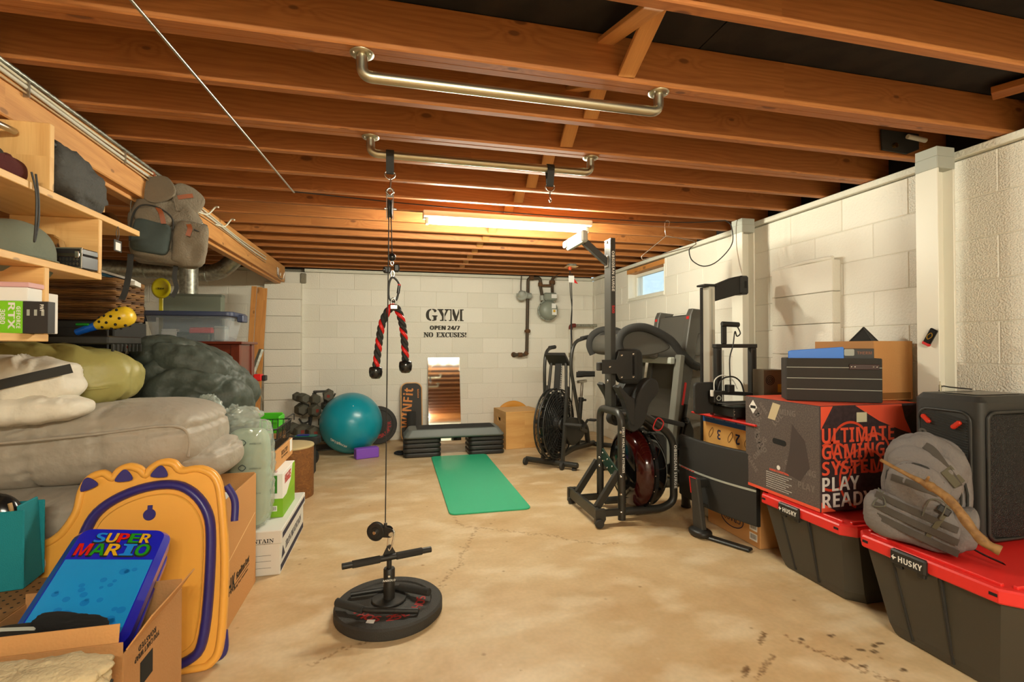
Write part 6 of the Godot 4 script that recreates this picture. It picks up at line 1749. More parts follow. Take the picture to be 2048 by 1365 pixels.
	part(p, "build_plate", S().slab(Vector3(-0.09, 0.088, -0.0), Vector3(0.21, 0.094, 0.17), 0.002), M.rubber)
	part(p, "control_box", S().slab(Vector3(0.10, 0.0, 0.165), Vector3(0.22, 0.065, 0.215), 0.004), M.black)
	part(p, "rear_panel", S().extrude(round_rect(0.17, 0.20, 0.03), 0.02, pt(0.15, Vector3(-0.115, 0.115, -0.05)), 0.004), M.matte_black)
	part(p, "white_tube", S().tube(curve([Vector3(-0.07, 0.165, 0.0), Vector3(-0.065, 0.23, 0.0), Vector3(-0.01, 0.26, 0.0), Vector3(0.06, 0.235, 0.0), Vector3(0.10, 0.17, 0.0)], 6), 0.0035, 8), M.white)
	part(p, "cable_loop", S().tube(curve([Vector3(-0.05, 0.17, 0.01), Vector3(-0.02, 0.235, 0.01), Vector3(0.06, 0.25, 0.01), Vector3(0.12, 0.21, 0.01), Vector3(0.145, 0.13, 0.01)], 6), 0.005, 8), M.black)
	part(p, "spool_arm", S().slab(Vector3(0.015, 0.46, -0.05), Vector3(0.05, 0.60, -0.03), 0.004), M.black)
	part(p, "spool_rod", S().cyl(Vector3(0.01, 0.59, -0.03), Vector3(0.13, 0.585, -0.02), 0.017, -1, 14, 0.003), M.black)
	part(p, "hanging_lead", S().tube(curve([Vector3(0.11, 0.575, -0.01), Vector3(0.125, 0.53, 0.0), Vector3(0.10, 0.51, 0.0), Vector3(0.085, 0.54, 0.0), Vector3(0.07, 0.45, 0.0), Vector3(0.045, 0.36, 0.0), Vector3(0.05, 0.20, 0.0)], 6), 0.004, 8), M.black)
	for q in [Vector3(-0.045, 0.03, 0.1605), Vector3(-0.045, 0.05, 0.1605), Vector3(0.11, 0.03, 0.2155), Vector3(0.11, 0.05, 0.2155)]:
		part(p, "screw", S().ball(q, Vector3(0.004, 0.004, 0.002), 8, 5), M.chrome)
	# power supply box with fan slots
	var ps := thing("power_supply", "grey metal power supply with round fan slots behind the striped bin", "power supply", Vector3(2.22, 0.758, -2.60), -0.1)
	part(ps, "case", S().slab(Vector3(0, 0, -0.11), Vector3(0.13, 0.30, 0.0), 0.003), mat(Color(0.42, 0.37, 0.30), 0.4, 0.4))
	for k in 3:
		var ring := []
		for j in 24:
			ring.append(Vector3(0.045 + cos(TAU * j / 24) * (0.008 + 0.010 * k), 0.235 + sin(TAU * j / 24) * (0.008 + 0.010 * k), 0.0005))
		part(ps, "fan_slot", S().tube(ring, 0.002, 5, true), M.ink)
	for k in 6:
		part(ps, "vent_slot", S().slab(Vector3(0.01 + 0.03 * (k % 3), 0.02 + 0.012 * (k / 3), 0.0), Vector3(0.03 + 0.03 * (k % 3), 0.025 + 0.012 * (k / 3), 0.0008)), M.ink)
	part(ps, "warning_sticker", S().slab(Vector3(0.095, 0.16, 0.0), Vector3(0.125, 0.21, 0.0008)), mat(Color(0.75, 0.6, 0.1), 0.6))
	# curved monitor seen from behind
	var m := thing("curved_monitor", "black curved gaming monitor seen from behind, on a red-edged stand", "monitor", Vector3(1.975, 0.0, -2.765), -PI / 2 + 0.10)
	# local x runs along the panel, +z faces the room
	var back := []
	var w := 0.68
	for j in 5:
		var y: float = [0.165, 0.175, 0.36, 0.575, 0.585][j]
		var row := []
		for k in 25:
			var u := -w / 2 + w * k / 24.0
			var bow := -0.35 * u * u
			row.append(Vector3(u, y, (0.03 if j in [1, 2, 3] else 0.018) + bow))
		back.append(row)
	part(m, "back_shell", S().sheet(back, false, Vector3(0, 0.35, -1.0)), M.matte_black)
	var scr := []
	for y in [0.165, 0.585]:
		var row := []
		for k in 25:
			var u := -w / 2 + w * k / 24.0
			row.append(Vector3(u, y, 0.0 - 0.35 * u * u))
		scr.append(row)
	part(m, "screen", S().sheet(scr, false, Vector3(0, 0.35, 1.0)), M.gloss_black)
	for q in [[scr[0], back[0]], [scr[1], back[4]]]:
		part(m, "bezel", S().sheet(q), M.black)
	for k in [0, 24]:
		var col_a := []
		var col_b := []
		for j in 5:
			col_a.append(back[j][k])
			col_b.append(Vector3(back[j][k].x, back[j][k].y, -0.35 * w * w / 4))
		part(m, "bezel", S().sheet([col_a, col_b]), M.black)
	var seam := []
	for k in 25:
		var u := -w / 2 + w * k / 24.0
		seam.append(Vector3(u, 0.372, 0.0315 - 0.35 * u * u))
	part(m, "light_strip", S().ribbon(seam, 0.012, Vector3.UP, 0.002), M.grey_paint)
	for k in range(6, 12):
		var u := -w / 2 + 0.02 + w * (k - 5) / 24.0
		part(m, "red_mark", S().box(Vector3(0.016, 0.006, 0.001), Vector3(u, 0.372, 0.034 - 0.35 * u * u)), M.red)
	print_fit(m, "Lenovo", -0.315, -0.23, 0.505, 0.525, M.black, Transform3D(Basis.IDENTITY, Vector3(0, 0, 0.015)))
	part(m, "label_plate", S().box(Vector3(0.10, 0.022, 0.001), Vector3(-0.06, 0.185, 0.032), 0.0), M.gloss_black)
	# stand
	part(m, "stand_column", S().extrude(PackedVector2Array([Vector2(-0.055, 0.02), Vector2(0.04, 0.02), Vector2(0.03, 0.375), Vector2(-0.03, 0.375)]), 0.035, Transform3D(Basis.from_euler(Vector3(0.12, 0, 0)), Vector3(-0.02, 0.0, 0.055)), 0.006), mat(Color(0.23, 0.22, 0.205), 0.5))
	part(m, "red_edge", S().tube(bend([Vector3(-0.052, 0.27, 0.124), Vector3(-0.051, 0.374, 0.137), Vector3(0.01, 0.374, 0.137)], 0.004), 0.003, 6), M.red)
	part(m, "stand_arm", S().slab(Vector3(-0.045, 0.31, 0.03), Vector3(0.005, 0.36, 0.10), 0.006), M.black)
	for q in [[Vector3(-0.02, 0.012, 0.09), Vector3(0.28, 0.010, -0.03)], [Vector3(-0.02, 0.012, 0.09), Vector3(-0.20, 0.010, -0.06)]]:
		part(m, "stand_foot", S().bar(q[0], q[1], 0.055, 0.018, 0.006), M.black)
	part(m, "stand_hub", S().pillow(Vector3(0.15, 0.05, 0.12), pt(0, Vector3(-0.02, 0.025, 0.08)), 0.8, 0.6, 24, 12), M.black)
	# aluminium rail standing behind the printers
	var r := thing("aluminium_rail", "tall silver aluminium rail with black end arm standing behind the 3D printer", "rail", Vector3(2.16, 0.0, -3.06))
	part(r, "rail", S().slab(Vector3(-0.01, 0.0, -0.05), Vector3(0.038, 1.625, 0.025), 0.004), mat(Color(0.80, 0.79, 0.74), 0.3, 0.25))
	part(r, "track_groove", S().slab(Vector3(0.008, 0.02, 0.0245), Vector3(0.016, 1.61, 0.0262)), M.grey_paint)
	part(r, "edge_strip", S().slab(Vector3(-0.018, 0.0, -0.075), Vector3(0.03, 1.625, -0.051), 0.003), M.matte_black)
	part(r, "top_plate", S().slab(Vector3(-0.055, 1.626, -0.06), Vector3(0.05, 1.64, 0.04), 0.004), M.black)
	part(r, "end_arm", S().extrude(PackedVector2Array([Vector2(0.03, 1.52), Vector2(0.27, 1.585), Vector2(0.27, 1.70), Vector2(0.20, 1.70), Vector2(0.03, 1.635)]), 0.07, pt(0, Vector3(0.01, 0, -0.055)), 0.008), M.matte_black)
	part(r, "arm_cap", S().slab(Vector3(0.245, 1.575, -0.07), Vector3(0.315, 1.71, 0.03), 0.012), M.black)
	part(r, "arm_slot", S().slab(Vector3(0.275, 1.62, 0.0295), Vector3(0.295, 1.67, 0.0312)), M.ink)

func board(s: Shape, a: Vector3, b: Vector3) -> Shape:
	return s.slab(a, b, 0.002)

func make_shelf():
	var t := thing("pine_shelf", "stepped pine wall shelf with upright dividers on the left", "shelf", Vector3(-1.16, 0, 0))
	var d := -0.30
	for q in [["shelf_board", 1.72, 1.745, -2.65, -1.2], ["shelf_board", 1.475, 1.50, -2.345, -1.2], ["shelf_board", 1.22, 1.245, -2.03, -1.2]]:
		part(t, q[0], S().slab(Vector3(d, q[1], q[3]), Vector3(0, q[2], q[4]), 0.002), M.pine)
	for q in [[1.7455, 1.978, -2.05], [1.5005, 1.7195, -2.345], [1.2455, 1.4745, -2.03], [1.5005, 1.7195, -1.3], [1.2455, 1.4745, -1.3]]:
		part(t, "divider", S().slab(Vector3(d + (0.13 if q[0] > 1.74 else 0.0), q[0], q[2]), Vector3(0, q[1], q[2] + 0.025), 0.002), M.pine)
	# posts at the back that hang it from the joists
	for z in [-2.02, -1.28]:
		part(t, "hanger_post", S().slab(Vector3(d - 0.045, 1.22, z), Vector3(d - 0.002, 2.177, z + 0.045), 0.002), M.pine)
	# things on it
	var hb := thing("dark_duffel", "dark grey dusty duffel bag on the top pine shelf", "bag", Vector3(-1.27, 1.747, -2.29))
	var gr := with_bump(mat(Color(0.28, 0.275, 0.265), 0.8), bump_tex(0.05, 101, 256, 6.0), 4.0, 0.6)
	part(hb, "body", S().pillow(Vector3(0.21, 0.22, 0.36), pt(0, Vector3(0.0, 0.105, 0.0), -0.22), 0.6, 0.7, 40, 26, wrinkles(21, 0.02, 8.0)), gr)
	part(hb, "flap", S().box(Vector3(0.13, 0.025, 0.10), Vector3(0.0, 0.195, 0.15), 0.008), M.black)
	part(hb, "label_patch", S().box(Vector3(0.002, 0.03, 0.015), Vector3(0.075, 0.16, -0.06), 0.0, pt(0.3)), M.paper)
	var sh := thing("mesh_shoe", "red mesh water shoe on the top pine shelf", "shoe", Vector3(-1.26, 1.746, -1.93))
	part(sh, "upper", S().pillow(Vector3(0.10, 0.085, 0.27), pt(0, Vector3(0, 0.05, 0)), 0.8, 0.8, 32, 18, wrinkles(22, 0.008, 12.0)), with_bump(mat(Color(0.33, 0.04, 0.05), 0.8), bump_tex(0.5, 102, 128, 8.0), 14.0, 0.8))
	part(sh, "sole", S().pillow(Vector3(0.105, 0.022, 0.28), pt(0, Vector3(0, 0.011, 0)), 0.8, 0.6, 28, 10), M.rubber)
	part(sh, "trim", S().pillow(Vector3(0.06, 0.05, 0.13), pt(0, Vector3(0.015, 0.075, 0.06)), 0.8, 0.8, 24, 12), with_bump(mat(Color(0.16, 0.15, 0.10), 0.8), bump_tex(0.5, 103, 128, 8.0), 14.0, 0.8))
	var hk := thing("steel_bar", "short steel bar poking out on the top pine shelf", "bar", Vector3(-1.27, 1.92, -1.90))
	part(hk, "bar", S().cyl(Vector3(0, 0, 0.2), Vector3(0.02, 0.012, -0.11), 0.011, -1, 14, 0.003), M.steel)
	part(hk, "base", S().slab(Vector3(-0.02, -0.173, 0.1), Vector3(0.02, -0.01, 0.13), 0.004), M.steel)
	# middle bay
	var cap := thing("felt_cap", "grey-green felt cap on the middle pine shelf", "cap", Vector3(-1.31, 1.501, -2.10))
	var fm := with_bump(mat(Color(0.46, 0.48, 0.42), 0.9), bump_tex(0.1, 104, 128, 3.0), 6.0, 0.3)
	part(cap, "crown", S().pillow(Vector3(0.22, 0.24, 0.24), pt(0, Vector3(0, 0.03, 0)), 0.9, 0.9, 36, 20), fm)
	part(cap, "brim", S().pillow(Vector3(0.13, 0.012, 0.15), pt(0, Vector3(0.09, 0.008, 0.05), 0, -0.1), 0.9, 0.7, 28, 8), fm)
	var cs := thing("metal_case", "small silver and black diamond-pattern case on the middle pine shelf", "case", Vector3(-1.215, 1.501, -2.26), -0.15)
	part(cs, "body", S().slab(Vector3(-0.065, 0.0, -0.04), Vector3(0.065, 0.052, 0.045), 0.004), mat(Color(0.16, 0.15, 0.15), 0.35))
	part(cs, "lid", S().slab(Vector3(-0.065, 0.0535, -0.04), Vector3(0.065, 0.078, 0.045), 0.004), mat(Color(0.16, 0.15, 0.15), 0.35))
	for q in [[0.001, 0.006], [0.046, 0.058], [0.074, 0.080]]:
		part(cs, "metal_edge", S().slab(Vector3(-0.067, q[0], 0.0435), Vector3(0.067, q[1], 0.0475), 0.001), M.chrome)
	for x in [-0.066, 0.060]:
		part(cs, "metal_edge", S().slab(Vector3(x, 0.0, 0.0435), Vector3(x + 0.006, 0.078, 0.0475), 0.001), M.chrome)
	for k in 9:
		for j in 2:
			part(cs, "diamond", S().extrude(PackedVector2Array([Vector2(0, -0.007), Vector2(0.005, 0), Vector2(0, 0.007), Vector2(-0.005, 0)]), 0.0008, pt(0, Vector3(-0.05 + k * 0.0125, 0.018 + j * 0.017, 0.0452))), M.steel)
	part(cs, "clasp", S().slab(Vector3(0.042, 0.04, 0.046), Vector3(0.058, 0.066, 0.051), 0.002), M.chrome)
	var dome := thing("steel_bowl", "upturned silver metal bowl behind the patterned case on the shelf", "bowl", Vector3(-1.30, 1.5795, -2.265))
	part(dome, "bowl", S().lathe([Vector2(0.0, 0.052), Vector2(0.03, 0.05), Vector2(0.048, 0.035), Vector2(0.053, 0.004), Vector2(0.056, 0.0)], 28), M.chrome)
	part(dome, "foot_rim", S().lathe([Vector2(0.018, 0.05), Vector2(0.022, 0.056), Vector2(0.026, 0.05)], 24), M.chrome)
	# lower bay
	var pk := thing("pink_box", "white and pink gift box on the lowest pine shelf", "box", Vector3(-1.245, 1.3515, -1.955))
	part(pk, "box", S().slab(Vector3(-0.08, 0, -0.05), Vector3(0.08, 0.045, 0.02), 0.002), M.paper)
	part(pk, "lid", S().slab(Vector3(-0.084, 0.0455, -0.053), Vector3(0.084, 0.062, 0.023), 0.002), mat(Color(0.85, 0.66, 0.66), 0.6))
	var rt := thing("graphics_card_box", "lime green and dark graphics card box on the lowest pine shelf", "box", Vector3(-1.207, 1.246, -1.950), 0.0)
	var lime := mat(Color(0.50, 0.80, 0.12), 0.45)
	part(rt, "carton", S().slab(Vector3(-0.10, 0, -0.018), Vector3(0.03, 0.105, 0.018), 0.001), lime)
	part(rt, "dark_panel", S().slab(Vector3(0.031, 0, -0.018), Vector3(0.10, 0.105, 0.018), 0.001), mat(Color(0.17, 0.16, 0.16), 0.5))
	var tf := Transform3D(Basis.from_euler(Vector3(0, 0, -PI / 2)), Vector3(0, 0, 0.0185))
	print_fit(rt, "RTX", -0.10, -0.014, -0.008, 0.010, M.white, tf)
	print_fit(rt, "GEFORCE", -0.088, -0.016, 0.014, 0.025, M.white, tf)
	print_fit(rt, "3080", -0.078, -0.03, -0.03, -0.016, M.white, tf)
	print_fit(rt, "PNY", -0.095, -0.072, 0.078, 0.088, M.white, tf)
	for k in 3:
		part(rt, "print_mark", S().slab(Vector3(0.042 + 0.02 * k, 0.058, 0.018), Vector3(0.05 + 0.02 * k, 0.078, 0.0186)), M.grey_paint)
	var cb := thing("cord_loop", "thin braided cord hanging from the top pine shelf", "cord")
	part(cb, "cord", S().tube(curve([Vector3(-1.155, 1.775, -1.95), Vector3(-1.150, 1.70, -1.955), Vector3(-1.152, 1.62, -1.96), Vector3(-1.16, 1.55, -1.955), Vector3(-1.150, 1.63, -1.945), Vector3(-1.148, 1.71, -1.94), Vector3(-1.155, 1.775, -1.93)], 6), 0.003, 6), M.black)
	var tg := thing("price_tag", "black hang tag with white barcode under the top pine shelf", "tag", Vector3(-1.155, 0, -2.45), PI / 2)
	part(tg, "string", S().tube(curve([Vector3(0, 1.72, 0), Vector3(-0.012, 1.69, 0), Vector3(0, 1.66, 0), Vector3(0.010, 1.69, 0), Vector3(0.004, 1.72, 0)], 5), 0.0012, 5), M.black)
	part(tg, "card", S().slab(Vector3(-0.03, 1.612, -0.001), Vector3(0.03, 1.66, 0.001)), M.black)
	part(tg, "barcode", S().slab(Vector3(-0.018, 1.617, 0.001), Vector3(0.02, 1.65, 0.0016)), M.paper)
	var lf := thing("leather_strip", "curled brown leather strips at the far end of the top shelf", "leather", Vector3(-1.22, 1.7465, -2.60))
	for k in 2:
		var rows := []
		for j in 2:
			var row := []
			for i in 8:
				row.append(Vector3(-0.06 + 0.07 * j + k * 0.03, 0.004 + 0.012 * k + 0.020 * sin(i * 0.7 + k + j), 0.14 - 0.036 * i))
			rows.append(row)
		part(lf, "strip", S().sheet(rows, false, Vector3(0, -1, 0)), mat(Color(0.45, 0.30, 0.15), 0.7))
	part(lf, "pine_scrap", S().slab(Vector3(-0.19, 0.0, -0.048), Vector3(-0.08, 0.20, -0.03), 0.002), M.pine)

func make_left_back():
	# black drawer cabinet, plastic shelf, basket
	var c := thing("black_cabinet", "tall black cabinet under the wicker basket", "cabinet", Vector3(-1.38, 0, -2.9))
	part(c, "body", S().slab(Vector3(-0.62, 0.0, -0.34), Vector3(0.0, 1.335, 0.0), 0.006), M.matte_black)
	part(c, "door", S().slab(Vector3(-0.60, 0.05, 0.0), Vector3(-0.02, 1.30, 0.014), 0.004), M.matte_black)
	part(c, "sticker", S().slab(Vector3(0.0, 1.165, -0.19), Vector3(0.0008, 1.215, -0.11)), M.paper)
	part(c, "sticker_print", S().slab(Vector3(0.0008, 1.195, -0.185), Vector3(0.0014, 1.207, -0.115)), M.red)
	part(c, "ledge", S().slab(Vector3(-0.45, 1.214, 0.016), Vector3(0.13, 1.252, 0.32), 0.006), M.black)
	for k in 8:
		part(c, "ledge_rib", S().slab(Vector3(0.128, 1.18, 0.03 + k * 0.036), Vector3(0.136, 1.216, 0.04 + k * 0.036)), M.black)
	var w := thing("wicker_basket", "brown woven wicker basket on the black cabinet", "basket", Vector3(-1.605, 1.3355, -3.095))
	var cane := [mat(Color(0.42, 0.28, 0.13), 0.7), mat(Color(0.52, 0.36, 0.18), 0.7), mat(Color(0.33, 0.21, 0.10), 0.7)]
	var hx := 0.205
	var hz := 0.145
	part(w, "liner", S().slab(Vector3(-hx + 0.01, 0.003, -hz + 0.01), Vector3(hx - 0.01, 0.20, hz - 0.01), 0.004), cane[2])
	var edge := []
	for k in 96:
		var f := float(k) / 96.0 * 4.0
		var sgm := int(f)
		var u := f - sgm
		edge.append([Vector3(lerpf(-hx, hx, u), 0, hz), Vector3(hx, 0, lerpf(hz, -hz, u)), Vector3(lerpf(hx, -hx, u), 0, -hz), Vector3(-hx, 0, lerpf(-hz, hz, u))][sgm])
	for row in 10:
		for half in 2:
			var pts := []
			for k in 96:
				var n: Vector3 = (edge[k] as Vector3)
				var out := Vector3(signf(n.x) if absf(n.x) > hx - 0.001 else 0.0, 0, signf(n.z) if absf(n.z) > hz - 0.001 else 0.0).normalized()
				pts.append(n + Vector3(0, 0.012 + row * 0.0205 + half * 0.0095, 0) + out * 0.010 * sin(k * TAU / 8.0 + row * PI))
			part(w, "weave_row", S().tube(pts, 0.0068, 6, true), cane[(row + half) % 3])
	var rim := []
	for k in range(0, 96, 2):
		rim.append(edge[k] + Vector3(0, 0.216, 0))
	part(w, "rim", S().tube(rim, 0.010, 8, true), cane[1])
	var mg := thing("magazine_pile", "stack of booklets sticking out of the wicker basket", "booklets", Vector3(-1.48, 1.545, -3.08), 0.2)
	part(mg, "booklet", S().box(Vector3(0.18, 0.012, 0.14), Vector3(0, 0.03, 0), 0.001, pt(0, Vector3.ZERO, 0, -0.35)), mat(Color(0.2, 0.45, 0.6), 0.5))
	part(mg, "booklet", S().box(Vector3(0.18, 0.012, 0.14), Vector3(0, 0.046, 0), 0.001, pt(0, Vector3.ZERO, 0, -0.30)), M.paper)
	part(mg, "booklet", S().box(Vector3(0.14, 0.025, 0.12), Vector3(0.05, 0.0, 0.01), 0.001), M.white)
	# yellow and blue toy scoop
	var sc := thing("toy_scoop", "yellow perforated toy scoop with blue handle lying on the black shelf", "toy", Vector3(-1.35, 1.253, -2.74))
	var yel := mat(Color(0.87, 0.72, 0.16), 0.35)
	var ax := Transform3D(Basis.from_euler(Vector3(0, 0, -PI / 2 + 0.38)), Vector3(-0.03, 0.048, 0))
	part(sc, "scoop", S().lathe([Vector2(0.018, 0.0), Vector2(0.03, 0.03), Vector2(0.045, 0.08), Vector2(0.05, 0.12), Vector2(0.044, 0.15), Vector2(0.03, 0.165), Vector2(0, 0.17)], 28, ax), yel)
	for i in 4:
		for j in 7:
			var a := TAU * (j + 0.5 * (i % 2)) / 7.0
			var y := 0.035 + 0.030 * i
			var rr: float = [0.0315, 0.041, 0.0485, 0.0505][i]
			var n := Vector3(cos(a), -0.15, sin(a)).normalized()
			part(sc, "perforation", S().ball(ax * (Vector3(cos(a) * rr, y, sin(a) * rr)), Vector3.ONE * 0.0065, 8, 6), M.ink)
	part(sc, "handle", S().cyl(ax * Vector3(0, 0.005, 0), ax * Vector3(0, -0.085, 0), 0.02, 0.015, 16, 0.003), mat(Color(0.08, 0.36, 0.75), 0.35))
	part(sc, "trigger", S().box(Vector3(0.055, 0.012, 0.02), Vector3(-0.075, 0.055, 0.01), 0.004), mat(Color(0.06, 0.5, 0.10), 0.4))
	solo("barcode_box", S().slab(Vector3(-0.05, 0, -0.03), Vector3(0.05, 0.155, 0.03), 0.002), M.paper, "narrow white barcode box beside the graphics card box", "box", Vector3(-1.34, 1.253, -2.28))
	# cherry cabinet with the clear tote on it
	var k := thing("cherry_cabinet", "dark red cherry wood cabinet with beadboard front", "cabinet", Vector3(-1.105, 0, -4.0))
	part(k, "top", S().slab(Vector3(-0.66, 1.222, -0.42), Vector3(0.02, 1.242, 0.02), 0.004), M.cherry)
	part(k, "stile", S().slab(Vector3(-0.06, 0.0, -0.03), Vector3(0.0, 1.221, 0.0), 0.003), M.cherry)
	part(k, "stile", S().slab(Vector3(-0.64, 0.0, -0.03), Vector3(-0.58, 1.221, 0.0), 0.003), M.cherry)
	part(k, "rail", S().slab(Vector3(-0.579, 1.15, -0.03), Vector3(-0.061, 1.221, -0.002), 0.003), M.cherry)
	part(k, "rail", S().slab(Vector3(-0.579, 0.04, -0.03), Vector3(-0.061, 0.12, -0.002), 0.003), M.cherry)
	for i in 12:
		part(k, "bead_board", S().slab(Vector3(-0.578 + i * 0.043, 0.121, -0.032), Vector3(-0.5365 + i * 0.043, 1.149, -0.018), 0.003), M.cherry)
	part(k, "back_panel", S().slab(Vector3(-0.64, 0.0, -0.40), Vector3(0.0, 1.221, -0.385), 0.002), M.cherry)
	for q in [[-0.09, -0.031], [-0.38, -0.32]]:
		part(k, "side_stile", S().slab(Vector3(-0.025, 0.0, q[0]), Vector3(0.0, 1.221, q[1]), 0.003), M.cherry)
	part(k, "side_panel", S().slab(Vector3(-0.022, 0.04, -0.319), Vector3(-0.010, 1.221, -0.091)), M.cherry)
	part(k, "side_rail", S().slab(Vector3(-0.024, 0.86, -0.319), Vector3(-0.002, 0.90, -0.091)), M.cherry)
	var ct := thing("clear_tote", "clear plastic tote with navy lid on the cherry cabinet", "storage tote", Vector3(-1.43, 1.243, -4.12))
	var rows := []
	for q in [[0.0, 0.235, 0.13], [0.006, 0.24, 0.135], [0.18, 0.275, 0.165]]:
		var row := []
		for p in round_rect(q[1] * 2, q[2] * 2, 0.04, 5):
			row.append(Vector3(p.x, q[0], p.y))
		rows.append(row)
	part(ct, "body", S().sheet(rows, true), M.clear)
	var navy := mat(Color(0.22, 0.25, 0.35), 0.4)
	part(ct, "lid", S().extrude(round_rect(0.60, 0.37, 0.05, 5), 0.034, Transform3D(Basis(Vector3(1, 0, 0), Vector3(0, 0, -1), Vector3(0, 1, 0)), Vector3(0, 0.181, 0)), 0.006, true), navy)
	for s in [-1.0, 1.0]:
		part(ct, "latch", S().slab(Vector3(s * 0.31 - 0.022, 0.145, -0.06), Vector3(s * 0.31 + 0.022, 0.20, 0.06), 0.006), navy)
	for q in [["white_carton", Vector3(-0.15, 0.045, 0.075), Vector3(0.10, 0.07, 0.06), M.white], ["red_case", Vector3(0.06, 0.075, 0.10), Vector3(0.15, 0.035, 0.05), M.red], ["green_toy", Vector3(0.0, 0.03, 0.07), Vector3(0.22, 0.05, 0.06), mat(Color(0.12, 0.22, 0.10), 0.6)], ["grey_toy", Vector3(0.17, 0.06, 0.03), Vector3(0.08, 0.09, 0.08), M.grey_paint]]:
		var o := thing(q[0], {"white_carton": "small white carton inside the clear tote", "red_case": "red toolcase inside the clear tote", "green_toy": "dark green oblong item inside the clear tote", "grey_toy": "grey lump of plastic inside the clear tote"}[q[0]], {"white_carton": "carton", "red_case": "case", "green_toy": "toy", "grey_toy": "toy"}[q[0]], Vector3(-1.43, 1.249, -4.12) + Vector3(q[1].x, 0.001, q[1].z - 0.02))
		part(o, "body", S().box(q[2], Vector3(0, q[2].y / 2 + (0.053 if q[0] == "red_case" else 0.0), 0), 0.006), q[3])
		part(o, "lid", S().box(q[2] * Vector3(0.96, 0.2, 0.96), Vector3(0, q[2].y * 1.1 + (0.053 if q[0] == "red_case" else 0.0), 0), 0.004), q[3])
	# yellow round lid on a stick
	var y := thing("yellow_paddle", "round yellow plastic paddle standing behind the clear tote", "paddle", Vector3(-1.735, 1.243, -4.30))
	var ym := mat(Color(0.72, 0.66, 0.04), 0.4)
	part(y, "disc", S().lathe([Vector2(0, 0.008), Vector2(0.045, 0.009), Vector2(0.05, 0.013), Vector2(0.062, 0.012), Vector2(0.066, 0.006), Vector2(0.066, 0.0), Vector2(0, 0.0)], 32, Transform3D(Basis(Vector3(1, 0, 0), Vector3(0, 0, 1), Vector3(0, -1, 0)).scaled_local(Vector3(1, 1, 1.2)), Vector3(0, 0.41, 0))), ym)
	part(y, "handle", S().slab(Vector3(-0.014, 0.0, 0.0), Vector3(0.014, 0.34, 0.008), 0.003), ym)
	print_fit(y, "Tidal", -0.022, 0.022, 0.40, 0.415, M.ink, Transform3D(Basis.IDENTITY, Vector3(0, 0, 0.0135)))
	var gb := thing("grey_fabric_box", "grey folded fabric box behind the clear tote", "storage box", Vector3(-1.55, 1.243, -4.36))
	part(gb, "body", S().slab(Vector3(-0.215, 0, -0.06), Vector3(0.22, 0.375, 0.02), 0.008), mat(Color(0.42, 0.44, 0.38), 0.9))
	part(gb, "rim_band", S().slab(Vector3(-0.217, 0.355, -0.062), Vector3(0.222, 0.377, 0.022), 0.004), mat(Color(0.36, 0.38, 0.33), 0.9))
	var tr := thing("black_tripod_leg", "black angled bracket behind the clear tote", "bracket", Vector3(-1.74, 1.243, -4.08))
	part(tr, "arm", S().bar(Vector3(-0.08, 0.05, 0.0), Vector3(-0.01, 0.12, 0.0), 0.012, 0.014, 0.002), M.black)
	part(tr, "post", S().bar(Vector3(-0.01, 0.0, 0.0), Vector3(-0.02, 0.25, 0.0), 0.012, 0.026, 0.004), M.black)
	part(tr, "foot", S().slab(Vector3(-0.10, 0.0, -0.02), Vector3(0.0, 0.012, 0.02), 0.002), M.black)
	# ducts
	var d := thing("round_duct", "galvanized round duct running under the joists on the left", "duct")
	part(d, "run", S().tube(bend([Vector3(-3.4, 2.0, -5.62), Vector3(-1.75, 1.955, -5.62), Vector3(-1.56, 2.16, -5.62), Vector3(-1.54, 2.34, -5.62)], 0.16, 8), 0.082, 24), M.galv)
	for q in [Vector3(-2.4, 1.973, -5.62), Vector3(-1.86, 1.958, -5.62), Vector3(-1.70, 2.0, -5.62)]:
		part(d, "seam_ring", S().lathe([Vector2(0.082, -0.008), Vector2(0.088, 0.0), Vector2(0.082, 0.008)], 28, Transform3D(Basis.from_euler(Vector3(0, 0, PI / 2 if q.x < -1.8 else 0.75)), q)), M.galv)
	var v := thing("flue_pipe", "vertical galvanized flue pipe behind the clear tote", "pipe", Vector3(-1.80, 0, -5.0))
	part(v, "pipe", S().cyl(Vector3(0, 0, 0), Vector3(0, 2.16, 0), 0.073, -1, 28), M.galv)
	part(v, "collar", S().cyl(Vector3(0, 1.98, 0), Vector3(0, 2.02, 0), 0.078, -1, 28, 0.003), M.galv)
	part(v, "seam", S().slab(Vector3(-0.004, 0.0, 0.072), Vector3(0.004, 2.16, 0.076)), M.galv)
	# boards leaning in the corner
	var lx := [-1.565, -1.505, -1.455]
	for i in 3:
		var o := thing("leaning_board", ["left of three pine boards leaning by the pilaster", "middle of three pine boards leaning by the pilaster", "right of three pine boards leaning by the pilaster"][i], "board", Vector3(lx[i], 0.0, -5.80 - 0.0 * i), 0, "pine boards by the pilaster")
		o.rotation = Vector3(-0.13, 0, -0.02)
		var s := S()
		s.uvo = Vector2(0.3 * i, 0.13 * i)
		part(o, "plank", s.slab(Vector3(-0.026, 0.008, -0.02), Vector3(0.026, 1.90 - 0.01 * i, 0.0), 0.003), M.lumber)
		part(o, "saw_end", S().slab(Vector3(-0.025, 1.90 - 0.01 * i, -0.0195), Vector3(0.025, 1.903 - 0.01 * i, -0.0005)), M.board_edge)
	var al := thing("aluminium_sled", "bent aluminium bar with a hoop leaning by the boards", "tool", Vector3(-1.31, 0, -5.3))
	part(al, "bar", S().bar(Vector3(0.03, 1.18, -0.05), Vector3(-0.04, 0.93, 0.0), 0.06, 0.03, 0.004), M.galv)
	part(al, "shaft", S().bar(Vector3(-0.02, 0.95, 0.0), Vector3(-0.09, 0.02, 0.05), 0.05, 0.02, 0.003), M.galv)
